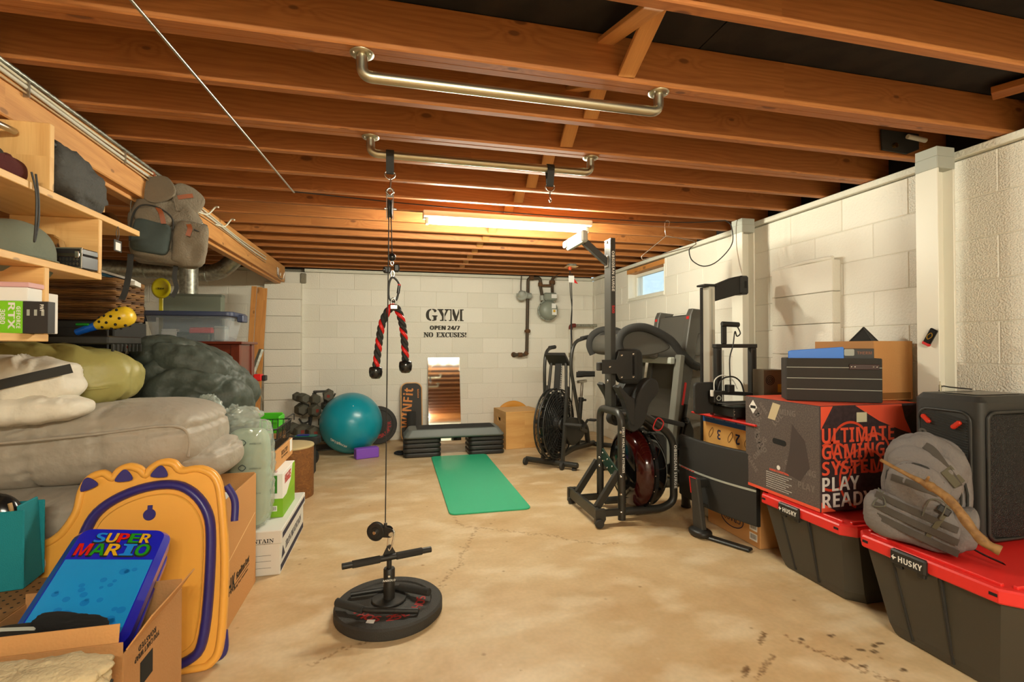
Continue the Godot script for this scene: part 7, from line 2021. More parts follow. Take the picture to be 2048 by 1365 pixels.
	part(al, "hoop", S().ribbon(curve([Vector3(-0.06, 0.45, 0.02), Vector3(-0.04, 0.68, 0.02), Vector3(0.02, 0.76, 0.02), Vector3(0.06, 0.66, 0.02), Vector3(0.06, 0.45, 0.02)], 6), 0.03, Vector3(0, 0, 1), 0.003), M.brushed)
	var rc := thing("red_clamp", "red and black tool hung beside the cherry cabinet", "tool", Vector3(-1.085, 0.93, -4.30))
	part(rc, "body", S().slab(Vector3(0.0, 0.0, -0.06), Vector3(0.06, 0.055, 0.02), 0.008), M.red)
	part(rc, "head", S().slab(Vector3(0.061, 0.0, -0.05), Vector3(0.09, 0.045, 0.01), 0.006), M.black)
	# cables stapled along the girder
	var cw := thing("stapled_cables", "pale electric cables stapled along the big girder", "cables")
	for q in [[2.142, 0.0055, Color(0.80, 0.76, 0.66), 0.2], [2.120, 0.0075, Color(0.78, 0.76, 0.70), 1.1], [2.098, 0.004, Color(0.74, 0.62, 0.46), 2.0]]:
		var pts := []
		for i in 26:
			var z := -0.6 - i * 0.195
			pts.append(Vector3(-1.274, q[0] + 0.008 * sin(z * 3.1 + q[3]) - (0.0 if z > -3.4 else 0.012 * (-3.4 - z)), z))
		part(cw, "cable", S().tube(pts, q[1], 8), mat(q[2], 0.6))
	var fx := []
	for i in 160:
		var z := -0.8 - i * 0.016
		fx.append(Vector3(-1.2745 + 0.0012 * sin(i * 2.6), 2.160, z))
	part(cw, "metal_conduit", S().tube(fx, 0.0085, 8), M.galv)
	for q in [[-3.75, 0.05], [-4.1, 0.06]]:
		part(cw, "loose_end", S().tube(curve([Vector3(-1.272, 2.10, q[0] + 0.1), Vector3(-1.24, 2.11, q[0]), Vector3(-1.20, 2.14 + q[1] * 0.5, q[0] - 0.02), Vector3(-1.17, 2.16, q[0] + 0.01)], 5), 0.0055, 8), mat(Color(0.82, 0.80, 0.72), 0.6))
	for z in [-1.6, -2.1, -2.75, -3.3]:
		part(cw, "staple", S().slab(Vector3(-1.284, 2.09, z), Vector3(-1.263, 2.15, z + 0.004)), M.steel)
	var hk := thing("beam_hook", "two small steel hooks at the far end of the girder", "hook", Vector3(-1.276, 2.05, -6.0))
	part(hk, "hook", S().tube(bend([Vector3(0, 0.05, 0), Vector3(0, -0.04, 0), Vector3(0.03, -0.05, 0), Vector3(0.035, -0.01, 0)], 0.015), 0.005, 8), M.steel)
	part(hk, "hook", S().tube(bend([Vector3(0, 0.05, -0.06), Vector3(0, -0.06, -0.06), Vector3(0.05, -0.08, -0.06), Vector3(0.06, 0.0, -0.06)], 0.02), 0.005, 8), M.steel)

func quilt(sd: int, seams: Array, amount: float, axis := 0) -> Callable:
	var n := noise(2.2, sd, 2)
	var f := noise(5.0, sd + 1, 2)
	return func(_p: Vector3, q: Vector3) -> Vector3:
		var d := amount * 0.7 * n.get_noise_3d(q.x * 0.7, q.y, q.z)
		var pull := 0.0
		for s in seams:
			var e: float = (q[axis] - s + 0.02 * f.get_noise_3d(q.x * 0.0, q.y, q.z)) / 0.010
			var e2: float = (q[axis] - s) / 0.06
			d -= amount * 0.75 * exp(-e * e)
			pull = max(pull, exp(-e2 * e2))
		# the gathered seam along the front, with short puckers either side of it
		var g: float = (q.y - 0.045) / 0.008
		var g2: float = (q.y - 0.045) / 0.045
		if axis == 0:
			d -= amount * 0.6 * exp(-g * g)
			d += amount * 0.28 * exp(-g2 * g2) * sin(q.x * 95.0 + 9.0 * f.get_noise_3d(q.x, 0.0, q.z))
		d += amount * 0.22 * pull * sin(q.y * 80.0 + 7.0 * f.get_noise_3d(q.x * 0.3, q.y, q.z))
		return q.normalized() * d

func make_bedding():
	# a pegboard crate and a low bench carry the pile
	var pg := thing("pegboard_crate", "tan pegboard crate under the bedding and teal bin", "crate", Vector3(-1.10, 0, -1.72))
	var peg := mat(Color(0.56, 0.40, 0.22), 0.7)
	part(pg, "top", S().slab(Vector3(-0.75, 0.402, -0.30), Vector3(0.0, 0.414, 0.10), 0.002), peg)
	part(pg, "side", S().slab(Vector3(-0.012, 0.0, -0.30), Vector3(0.0, 0.40, 0.10), 0.002), peg)
	part(pg, "side", S().slab(Vector3(-0.75, 0.0, -0.30), Vector3(-0.738, 0.40, 0.10), 0.002), peg)
	part(pg, "end", S().slab(Vector3(-0.737, 0.0, 0.088), Vector3(-0.013, 0.40, 0.10), 0.002), peg)
	for i in 8:
		for j in 13:
			part(pg, "peg_hole", S().cyl(Vector3(-0.02 - i * 0.028, 0.4135, 0.08 - j * 0.028), Vector3(-0.02 - i * 0.028, 0.4146, 0.08 - j * 0.028), 0.004, -1, 8), M.ink)
	var bn := thing("low_bench", "plain low wooden bench under the bedding pile", "bench", Vector3(-1.10, 0, -2.60))
	part(bn, "seat", S().slab(Vector3(-0.75, 0.38, -0.25), Vector3(0.0, 0.414, 0.30), 0.003), M.pine)
	for q in [Vector3(-0.72, 0, -0.22), Vector3(-0.03, 0, -0.22), Vector3(-0.72, 0, 0.27), Vector3(-0.03, 0, 0.27)]:
		part(bn, "leg", S().slab(q - Vector3(0.02, 0, 0.02), q + Vector3(0.02, 0.379, 0.02), 0.002), M.pine)
	var grey := with_bump(mat(Color(0.64, 0.60, 0.545), 0.55), bump_tex(0.02, 111, 256, 5.0), 2.5, 0.6)
	grey.rim_enabled = true
	grey.rim = 0.3
	var a := thing("grey_comforter", "grey satin comforter, lowest fold of the bedding pile", "comforter", Vector3(-1.44, 0.416, -2.52))
	part(a, "fold", S().pillow(Vector3(0.80, 0.235, 0.66), pt(0, Vector3(0, 0.112, 0)), 0.42, 0.75, 110, 36, quilt(31, [-0.22, 0.05, 0.3], 0.02)), grey)
	part(a, "piping", S().tube(curve([Vector3(-0.38, 0.075, 0.305), Vector3(-0.1, 0.08, 0.335), Vector3(0.2, 0.072, 0.33), Vector3(0.36, 0.07, 0.25)], 8), 0.004, 6), grey)
	var b := thing("grey_comforter", "large folded grey satin comforter with stitched seams on the pile", "comforter", Vector3(-1.25, 0.635, -2.56))
	part(b, "main_fold", S().pillow(Vector3(0.98, 0.33, 0.60), pt(-0.03, Vector3(-0.03, 0.158, 0), 0, 0.05), 0.42, 0.62, 150, 52, quilt(33, [-0.36, -0.10, 0.16], 0.024)), grey)
	part(b, "inner_fold", S().pillow(Vector3(0.42, 0.19, 0.46), pt(0, Vector3(0.335, 0.065, 0.02)), 0.6, 0.75, 80, 36, quilt(35, [0.05], 0.026)), grey)
	part(b, "gathered_edge", S().tube(curve([Vector3(-0.45, 0.20, 0.30), Vector3(-0.2, 0.205, 0.312), Vector3(0.1, 0.225, 0.312), Vector3(0.36, 0.245, 0.28), Vector3(0.42, 0.20, 0.25), Vector3(0.42, 0.11, 0.25)], 8), 0.006, 6), grey)
	var green := with_bump(mat(Color(0.62, 0.585, 0.34), 0.5), bump_tex(0.02, 112, 256, 4.0), 2.0, 0.5)
	var g := thing("olive_sleeping_bag", "olive green stuffed sleeping bag on top of the pile", "sleeping bag", Vector3(-1.44, 0.955, -2.58))
	part(g, "body", S().pillow(Vector3(0.60, 0.27, 0.36), pt(0.1, Vector3(0, 0.125, 0), 0, -0.10), 0.6, 0.72, 90, 40, folds(36, 0.014, 0.6)), green)
	part(g, "seam", S().tube(curve([Vector3(-0.26, 0.10, 0.175), Vector3(0.0, 0.075, 0.19), Vector3(0.2, 0.07, 0.16), Vector3(0.295, 0.08, 0.06)], 6), 0.0035, 6), green)
	var white := with_bump(mat(Color(0.86, 0.83, 0.77), 0.7), bump_tex(0.02, 113, 256, 5.0), 2.5, 0.7)
	var w := thing("cream_bedroll", "cream rolled blanket with a black strap on the pile", "blanket", Vector3(-1.45, 0.93, -2.32))
	part(w, "roll", S().pillow(Vector3(0.46, 0.21, 0.24), pt(0, Vector3(0, 0.13, 0)), 0.6, 0.8, 80, 36, folds(37, 0.022, 1.4)), white)
	part(w, "lower_fold", S().pillow(Vector3(0.52, 0.12, 0.22), pt(0, Vector3(0.02, 0.035, 0.04)), 0.6, 0.8, 70, 26, folds(38, 0.018, 1.4)), white)
	var sp := []
	for i in 14:
		var t := float(i) / 13.0
		sp.append(Vector3(0.25 - 0.45 * t, 0.19 - 0.13 * t, 0.09 + 0.055 * sin(t * 2.6)))
	part(w, "strap", S().ribbon(sp, 0.036, Vector3.UP, 0.003), M.matte_black)
	# dark green comforter over a box behind the pile
	var bx := thing("support_carton", "brown carton hidden under the dark green comforter", "carton", Vector3(-1.02, 0.001, -3.32))
	part(bx, "carton", S().slab(Vector3(-0.21, 0.0, -0.24), Vector3(0.10, 0.66, 0.20), 0.003), M.card)
	part(bx, "tape", S().slab(Vector3(-0.10, 0.6602, -0.24), Vector3(-0.05, 0.661, 0.20)), M.card_light)
	var dk := with_bump(mat(Color(0.265, 0.29, 0.26), 0.6), bump_tex(0.03, 114, 256, 5.0), 2.0, 0.5)
	var d := thing("dark_green_comforter", "dark green crumpled comforter behind the grey one", "comforter", Vector3(-1.08, 0.665, -3.20))
	part(d, "heap", S().pillow(Vector3(0.56, 0.46, 0.56), pt(0, Vector3(-0.02, 0.25, 0.0), 0, -0.42), 0.6, 0.7, 110, 56, channels(39, 0.042, 0.15, Vector3(0.75, -0.35, 0.5))), dk)
	part(d, "upper_fold", S().pillow(Vector3(0.50, 0.20, 0.36), pt(0, Vector3(-0.05, 0.46, 0.06), 0, -0.33), 0.7, 0.8, 100, 44, channels(40, 0.038, 0.12, Vector3(0.3, 0.2, 0.93))), dk)
	part(d, "lower_fold", S().pillow(Vector3(0.42, 0.20, 0.46), pt(0, Vector3(0.10, 0.16, 0.06), 0, -0.60), 0.7, 0.8, 90, 40, channels(41, 0.036, 0.13, Vector3(0.9, 0.1, -0.4))), dk)

# stuffed channels with a crease between them, as in a quilted cover
func channels(sd: int, amount: float, width: float, dir: Vector3) -> Callable:
	var n := noise(2.6, sd, 2)
	var f := noise(11.0, sd + 5, 2)
	return func(_p: Vector3, q: Vector3) -> Vector3:
		var u := q.dot(dir.normalized()) + 0.11 * n.get_noise_3dv(q)
		return q.normalized() * amount * (sqrt(absf(sin(PI * u / width))) - 0.6 + 0.4 * f.get_noise_3d(q.x, q.y * 0.6, q.z * 1.6))

# long soft folds that run down the slope of a heap
func folds(sd: int, amount: float, turn: float) -> Callable:
	var n := noise(3.2, sd, 2)
	var f := noise(9.0, sd + 3, 2)
	return func(_p: Vector3, q: Vector3) -> Vector3:
		var r := q.rotated(Vector3(0, 1, 0), turn)
		var k := 1.0 - absf(n.get_noise_3d(r.x * 0.7, r.y * 1.4, r.z * 2.2)) * 2.2
		return q.normalized() * amount * (k - 0.5 + 0.35 * f.get_noise_3d(r.x * 0.5, r.y, r.z * 1.6))

func make_left_front():
	# folding baby bath, leaning
	var t := thing("baby_bathtub", "orange lion-shaped folding baby bath with navy rim, leaning on a carton", "baby bath", Vector3(-0.93, 0.002, -2.045))
	t.rotation = Vector3(-0.16, 0, 0)
	var org := mat(Color(0.95, 0.68, 0.29), 0.35)
	var nvy := mat(Color(0.20, 0.17, 0.46), 0.35)
	var out := [Vector2(0.285, 0.02), Vector2(0.312, 0.10), Vector2(0.312, 0.35), Vector2(0.290, 0.58), Vector2(0.262, 0.70), Vector2(0.20, 0.745), Vector2(0.135, 0.742), Vector2(0.105, 0.77), Vector2(0.066, 0.778), Vector2(0.030, 0.758), Vector2(0.012, 0.732), Vector2(-0.012, 0.755), Vector2(-0.05, 0.768), Vector2(-0.083, 0.753), Vector2(-0.10, 0.727), Vector2(-0.134, 0.748), Vector2(-0.176, 0.732), Vector2(-0.20, 0.685), Vector2(-0.21, 0.61), Vector2(-0.243, 0.545), Vector2(-0.273, 0.515), Vector2(-0.315, 0.49), Vector2(-0.332, 0.44), Vector2(-0.320, 0.385), Vector2(-0.30, 0.30), Vector2(-0.27, 0.10), Vector2(-0.21, 0.01), Vector2(0.20, 0.002)]
	var outline := curve2(out, 4)
	var ring_o := curve2([Vector2(0.20, 0.05), Vector2(0.248, 0.14), Vector2(0.252, 0.45), Vector2(0.225, 0.585), Vector2(0.14, 0.67), Vector2(0.02, 0.675), Vector2(-0.10, 0.625), Vector2(-0.16, 0.54), Vector2(-0.19, 0.35), Vector2(-0.17, 0.12), Vector2(-0.10, 0.05), Vector2(0.05, 0.03)], 5)
	# rim plate with the opening cut through: strips between the two outlines
	var body := S()
	body.extrude(outline, 0.03, pt(0, Vector3(0, 0, -0.03)), 0.008, true)
	part(t, "shell", body, org)
	# raised rim around the opening
	var rp := []
	for p in outline:
		rp.append(Vector3(p.x * 0.965 - 0.001, p.y * 0.965 + 0.013, -0.004))
	part(t, "raised_rim", S().tube(rp, 0.014, 10, true), org)
	var rr := []
	for p in ring_o:
		rr.append(Vector3(p.x, p.y, 0.006))
	part(t, "navy_ring", S().tube(rr, 0.025, 12, true, true, 0.7), nvy)
	var inner := PackedVector2Array()
	for p in ring_o:
		inner.append(Vector2((p.x - 0.04) * 0.88 + 0.04, (p.y - 0.35) * 0.90 + 0.35))
	part(t, "floor_panel", S().extrude(inner, 0.012, pt(0, Vector3(0, 0, 0.0)), 0.004, true), org)
	for q in [[Vector2(-0.165, 0.700), 0.35], [Vector2(-0.052, 0.722), 0.0], [Vector2(0.065, 0.730), -0.1]]:
		var tri := curve2([Vector2(-0.028, -0.018), Vector2(0.028, -0.016), Vector2(0.012, 0.018), Vector2(-0.008, 0.02)], 4)
		part(t, "navy_claw", S().extrude(tri, 0.004, pt(0, Vector3(q[0].x, q[0].y, 0.018), 0, q[1]), 0.001), nvy)
	part(t, "drain_plug", S().cyl(Vector3(0.04, 0.575, 0.012), Vector3(0.04, 0.575, 0.018), 0.021, -1, 20, 0.002), nvy)
	part(t, "plug_tab", S().box(Vector3(0.016, 0.018, 0.005), Vector3(0.04, 0.60, 0.0145), 0.001), nvy)
	part(t, "white_eye", S().extrude(disc(0.022, 20, 0.03), 0.003, pt(0, Vector3(-0.292, 0.43, 0.016)), 0.001), M.white)
	part(t, "folded_leg", S().tube(curve([Vector3(0.28, 0.66, -0.04), Vector3(0.31, 0.60, -0.05), Vector3(0.315, 0.52, -0.045)], 6), 0.014, 10), nvy)
	part(t, "folded_leg", S().tube(curve([Vector3(0.30, 0.12, -0.04), Vector3(0.30, 0.04, -0.045), Vector3(0.24, 0.02, -0.04)], 6), 0.014, 10), nvy)
	# tall mixer carton with open top
	var h := thing("appliance_carton", "tall brown open carton with black diagonal brand print, behind the baby bath", "carton", Vector3(-0.685, 0.001, -2.25))
	part(h, "side_panel", S().slab(Vector3(-0.005, 0, -0.52), Vector3(0.0, 0.555, 0.0), 0.001), M.card_light)
	part(h, "side_panel", S().slab(Vector3(-0.36, 0, -0.52), Vector3(-0.355, 0.555, 0.0), 0.001), M.card_light)
	part(h, "front_panel", S().slab(Vector3(-0.3545, 0, -0.005), Vector3(-0.0055, 0.50, 0.0), 0.001), M.card_light)
	part(h, "back_panel", S().slab(Vector3(-0.3545, 0, -0.52), Vector3(-0.0055, 0.56, -0.515), 0.001), M.card_light)
	part(h, "base_panel", S().slab(Vector3(-0.354, 0, -0.514), Vector3(-0.006, 0.005, -0.006)), M.card)
	part(h, "fill_paper", S().pillow(Vector3(0.30, 0.12, 0.44), pt(0, Vector3(-0.18, 0.44, -0.26)), 0.5, 0.6, 40, 20, wrinkles(51, 0.02, 12.0)), M.paper)
	part(h, "fold_crease", S().bar(Vector3(0.0006, 0.27, -0.04), Vector3(0.0006, 0.36, -0.50), 0.0012, 0.003), M.board_edge)
	var sidex := Transform3D(Basis(Vector3(0, 0, -1), Vector3(0, 1, 0), Vector3(1, 0, 0)), Vector3(0.0008, 0, 0))
	print_fit(h, "Hamilton Kent", 0.20, 0.40, 0.155, 0.19, M.ink, sidex)
	print_fit(h, "HK", 0.09, 0.18, 0.13, 0.20, M.ink, sidex)
	print_fit(h, "Sealing Your Connections", 0.16, 0.38, 0.118, 0.134, M.ink, sidex, false, false)
	part(h, "print_line", S().slab(Vector3(0.0002, 0.142, -0.40), Vector3(0.0011, 0.145, -0.10)), M.ink)
	# file storage box with lid
	var f := thing("file_box", "white file storage box with navy stripes on the floor", "file box", Vector3(-0.575, 0.001, -2.82))
	var wh := mat(Color(0.86, 0.85, 0.82), 0.7)
	part(f, "body", S().slab(Vector3(-0.32, 0, -0.69), Vector3(-0.006, 0.20, -0.006), 0.003), wh)
	part(f, "lid", S().slab(Vector3(-0.33, 0.165, -0.70), Vector3(0.003, 0.236, 0.003), 0.004), wh)
	var nav2 := mat(Color(0.08, 0.10, 0.24), 0.6)
	part(f, "navy_stripe", S().slab(Vector3(0.0031, 0.185, -0.68), Vector3(0.0037, 0.215, -0.02)), nav2)
	part(f, "navy_stripe", S().slab(Vector3(-0.0061, 0.012, -0.68), Vector3(-0.0052, 0.045, -0.02)), nav2)
	var sx := Transform3D(Basis(Vector3(0, 0, -1), Vector3(0, 1, 0), Vector3(1, 0, 0)), Vector3(-0.0052, 0, 0))
	print_fit(f, "IRON MOUNTAIN", 0.14, 0.60, 0.085, 0.125, nav2, sx, true)
	part(f, "mountain_mark", S().extrude(PackedVector2Array([Vector2(0.04, 0.07), Vector2(0.12, 0.07), Vector2(0.07, 0.13)]), 0.0006, sx), nav2)
	print_fit(f, "MOUNTAIN", -0.21, -0.035, 0.175, 0.195, M.ink, Transform3D(Basis.IDENTITY, Vector3(0, 0, 0.0036)), true)
	print_fit(f, "Records Management", -0.16, -0.04, 0.163 + 0.004, 0.173, M.ink, Transform3D(Basis.IDENTITY, Vector3(0, 0, 0.0036)), false, false)
	for y in [0.04, 0.075, 0.105]:
		part(f, "ruled_line", S().slab(Vector3(-0.15, y, -0.0059), Vector3(-0.05, y + 0.0012, -0.005)), M.ink)
	# diaper-wipes carton
	var p := thing("nappy_carton", "white and lime green baby-product carton on the file box", "carton", Vector3(-0.61, 0.2375, -3.03))
	part(p, "carton", S().slab(Vector3(-0.26, 0, -0.34), Vector3(0, 0.245, 0), 0.002), M.paper)
	part(p, "green_base", S().slab(Vector3(-0.2605, 0.0005, -0.3405), Vector3(0.0006, 0.105, 0.0006)), mat(Color(0.50, 0.72, 0.08), 0.5))
	part(p, "green_panel", S().slab(Vector3(-0.20, 0.135, 0.0), Vector3(-0.03, 0.235, 0.0007)), mat(Color(0.20, 0.50, 0.07), 0.5))
	part(p, "lime_panel", S().extrude(PackedVector2Array([Vector2(0.10, 0.105), Vector2(0.34, 0.105), Vector2(0.34, 0.243), Vector2(0.27, 0.243), Vector2(0.22, 0.16)]), 0.0006, Transform3D(Basis(Vector3(0, 0, -1), Vector3(0, 1, 0), Vector3(1, 0, 0)), Vector3(0.0001, 0, 0))), mat(Color(0.55, 0.75, 0.12), 0.5))
	var fz := Transform3D(Basis.IDENTITY, Vector3(0, 0, 0.001))
	print_fit(p, "SAVE", -0.165, -0.055, 0.205, 0.228, M.white, fz)
	print_fit(p, "70", -0.115, -0.05, 0.165, 0.20, M.white, fz)
	print_fit(p, "70", -0.115, -0.05, 0.165, 0.20, M.white, fz)
	part(p, "barcode_label", S().slab(Vector3(-0.10, 0.035, 0.0006), Vector3(-0.03, 0.065, 0.0014)), M.paper)
	for i in 8:
		part(p, "barcode_bar", S().slab(Vector3(-0.095 + i * 0.008, 0.04, 0.0014), Vector3(-0.092 + i * 0.008, 0.06, 0.0018)), M.ink)
	print_fit(p, "HUGGIES", 0.05, 0.22, 0.175, 0.225, M.red, Transform3D(Basis(Vector3(0, 0, -1), Vector3(0, 1, 0), Vector3(1, 0, 0)), Vector3(0.001, 0, 0)))
	print_fit(p, "HUGGIES", -0.22, -0.04, 0.02, 0.07, M.red, Transform3D(Basis(Vector3(1, 0, 0), Vector3(0, 0, -1), Vector3(0, 1, 0)), Vector3(0, 0.2456, 0)))
	# small brown carton and wire basket
	var q := thing("small_brown_carton", "small brown printed carton on the nappy carton", "carton", Vector3(-0.66, 0.4855, -3.08))
	part(q, "carton", S().slab(Vector3(-0.22, 0, -0.49), Vector3(0, 0.108, 0), 0.002), M.card_light)
	var sq := Transform3D(Basis(Vector3(0, 0, -1), Vector3(0, 1, 0), Vector3(1, 0, 0)), Vector3(0.0006, 0, 0))
	print_fit(q, "HEALTHY", 0.15, 0.33, 0.06, 0.085, M.ink, sq, true)
	print_fit(q, "for everyone", 0.15, 0.33, 0.035, 0.055, M.ink, sq, true, false)
	part(q, "tape", S().slab(Vector3(0.0002, 0.03, -0.47), Vector3(0.0009, 0.108, -0.40)), M.paper)
	var wb := thing("wire_basket", "black wire basket on the small brown carton", "basket", Vector3(-0.76, 0.5945, -3.32))
	for y in [0.0, 0.055, 0.125]:
		var k: float = 0.88 + 0.9 * y
		part(wb, "wire_ring", S().tube([Vector3(-0.10 * k, y + 0.004, -0.22 * k), Vector3(0.10 * k, y + 0.004, -0.22 * k), Vector3(0.10 * k, y + 0.004, 0.22 * k), Vector3(-0.10 * k, y + 0.004, 0.22 * k)], 0.0045 if y > 0.1 else 0.003, 6, true), M.black)
	for i in 15:
		var z := -0.19 + i * 0.027
		part(wb, "wire_rib", S().tube([Vector3(0.10, 0.13, z * 1.05), Vector3(0.088, 0.004, z), Vector3(-0.088, 0.004, z), Vector3(-0.10, 0.13, z * 1.05)], 0.0026, 6), M.black)
	for i in 6:
		var x := -0.075 + i * 0.03
		part(wb, "wire_rib", S().tube([Vector3(x * 1.1, 0.13, 0.22), Vector3(x, 0.004, 0.195), Vector3(x, 0.004, -0.195), Vector3(x * 1.1, 0.13, -0.22)], 0.0026, 6), M.black)
	part(wb, "handle", S().tube(bend([Vector3(0.06, 0.13, -0.22), Vector3(0.10, 0.155, -0.30), Vector3(0.10, 0.11, -0.30)], 0.01), 0.004, 6), M.black)
	var gb := thing("green_bucket", "bright green plastic bin behind the wire basket", "bin", Vector3(-0.87, 0.60, -3.80))
	var gm := mat(Color(0.30, 0.74, 0.10), 0.4)
	part(gb, "front_wall", S().slab(Vector3(-0.085, 0.0, 0.065), Vector3(0.085, 0.085, 0.075), 0.004), gm)
	part(gb, "back_wall", S().slab(Vector3(-0.085, 0.0, -0.095), Vector3(0.085, 0.125, -0.085), 0.004), gm)
	part(gb, "side_wall", S().slab(Vector3(-0.095, 0.0, -0.095), Vector3(-0.086, 0.115, 0.075), 0.004), gm)
	part(gb, "side_wall", S().slab(Vector3(0.086, 0.0, -0.095), Vector3(0.095, 0.115, 0.075), 0.004), gm)
	part(gb, "base", S().slab(Vector3(-0.085, 0.0, -0.085), Vector3(0.085, 0.006, 0.065)), gm)
	var st := thing("support_crate", "plain brown carton standing under the green bin", "carton", Vector3(-0.87, 0.001, -3.81))
	part(st, "carton", S().slab(Vector3(-0.11, 0.0, -0.11), Vector3(0.10, 0.598, 0.09), 0.003), M.card)
	part(st, "tape", S().slab(Vector3(-0.03, 0.30, 0.0901), Vector3(0.02, 0.598, 0.0908)), M.card_light)
	# round OSB stool
	var o := thing("osb_stool", "round stool of rough strand board with pale top", "stool", Vector3(-0.84, 0.0, -4.30))
	part(o, "drum", S().lathe([Vector2(0, 0.001), Vector2(0.205, 0.001), Vector2(0.205, 0.395), Vector2(0, 0.395)], 40), M.osb)
	part(o, "top", S().lathe([Vector2(0, 0.396), Vector2(0.205, 0.396), Vector2(0.209, 0.402), Vector2(0.206, 0.412), Vector2(0.19, 0.416), Vector2(0, 0.416)], 40), mat(Color(0.78, 0.70, 0.52), 0.6))
	var tr := thing("grey_tray_case", "dark grey rounded case with teal lining behind the stool", "case", Vector3(-0.83, 0.28, -5.02))
	part(tr, "shell", S().extrude(round_rect(0.30, 0.17, 0.05, 5), 0.075, Transform3D(Basis(Vector3(1, 0, 0), Vector3(0, 0, -1), Vector3(0, 1, 0)), Vector3(0, 0, 0)), 0.012, true), mat(Color(0.10, 0.095, 0.09), 0.6))
	part(tr, "teal_lining", S().extrude(round_rect(0.20, 0.11, 0.04, 5), 0.006, Transform3D(Basis(Vector3(1, 0, 0), Vector3(0, 0, -1), Vector3(0, 1, 0)), Vector3(0.02, 0.0755, 0)), 0.002, true), mat(Color(0.02, 0.40, 0.36), 0.5))
	part(tr, "blue_insert", S().slab(Vector3(-0.06, 0.082, -0.035), Vector3(0.05, 0.088, 0.03), 0.002), mat(Color(0.05, 0.10, 0.55), 0.5))
	part(tr, "pedestal", S().slab(Vector3(-0.10, -0.279, -0.07), Vector3(0.10, -0.001, 0.07), 0.004), M.matte_black)
	solo("rubber_weight", S().pillow(Vector3(0.20, 0.16, 0.22), pt(0, Vector3(0, 0.07, 0)), 0.8, 0.8, 28, 16), mat(Color(0.10, 0.10, 0.10), 0.6), "dark grey rounded rubber weight on the floor by the stool", "weight", Vector3(-0.84, 0.012, -5.35))
	# duvet in a clear bag
	var d := thing("bagged_duvet", "pale green duvet packed in clear plastic standing on the file box", "duvet", Vector3(-0.76, 0.2375, -2.92))
	var mint := mat(Color(0.62, 0.70, 0.60), 0.8)
	part(d, "duvet", S().pillow(Vector3(0.21, 0.52, 0.15), pt(0, Vector3(0.0, 0.262, -0.005)), 0.5, 0.4, 50, 36, quilt(61, [-0.1, 0.05], 0.012, 1)), mint)
	var film := mat(Color(0.86, 0.90, 0.86, 0.30), 0.12)
	film.transparency = BaseMaterial3D.TRANSPARENCY_ALPHA
	part(d, "plastic_bag", S().pillow(Vector3(0.245, 0.575, 0.185), pt(0, Vector3(0.0, 0.286, -0.002)), 0.5, 0.42, 70, 46, wrinkles(62, 0.016, 14.0)), film)
	part(d, "bag_top", S().pillow(Vector3(0.34, 0.10, 0.13), pt(0, Vector3(-0.10, 0.585, 0.0), 0, 0.12), 0.7, 0.8, 60, 26, wrinkles(63, 0.03, 14.0)), film)
	part(d, "bag_corner", S().pillow(Vector3(0.15, 0.16, 0.08), pt(0, Vector3(-0.19, 0.64, 0.02), 0, -0.35), 0.9, 1.2, 40, 26, wrinkles(64, 0.02, 16.0)), film)
	var ink2 := mat(Color(0.25, 0.30, 0.30), 0.8)
	for i in 3:
		part(d, "care_symbol", S().tube(curve([Vector3(-0.005, 0.19 + 0.13 * i, 0.099), Vector3(0.012, 0.205 + 0.13 * i, 0.099), Vector3(-0.005, 0.22 + 0.13 * i, 0.099), Vector3(-0.022, 0.205 + 0.13 * i, 0.099)], 4, true), 0.002, 5, true), ink2)
		print_fit(d, "do not bleach or iron", 0.03, 0.085, 0.195 + 0.13 * i, 0.205 + 0.13 * i, ink2, Transform3D(Basis.IDENTITY, Vector3(0, 0, 0.099)), false, false, "fine_print")
	print_fit(d, "IKEA", -0.085, -0.075, 0.20, 0.24, ink2, Transform3D(Basis.IDENTITY, Vector3(0, 0, 0.099)))
	# hard-shell child's case in a carton at the lower left
	make_case_and_box()
	make_canvas_pack()

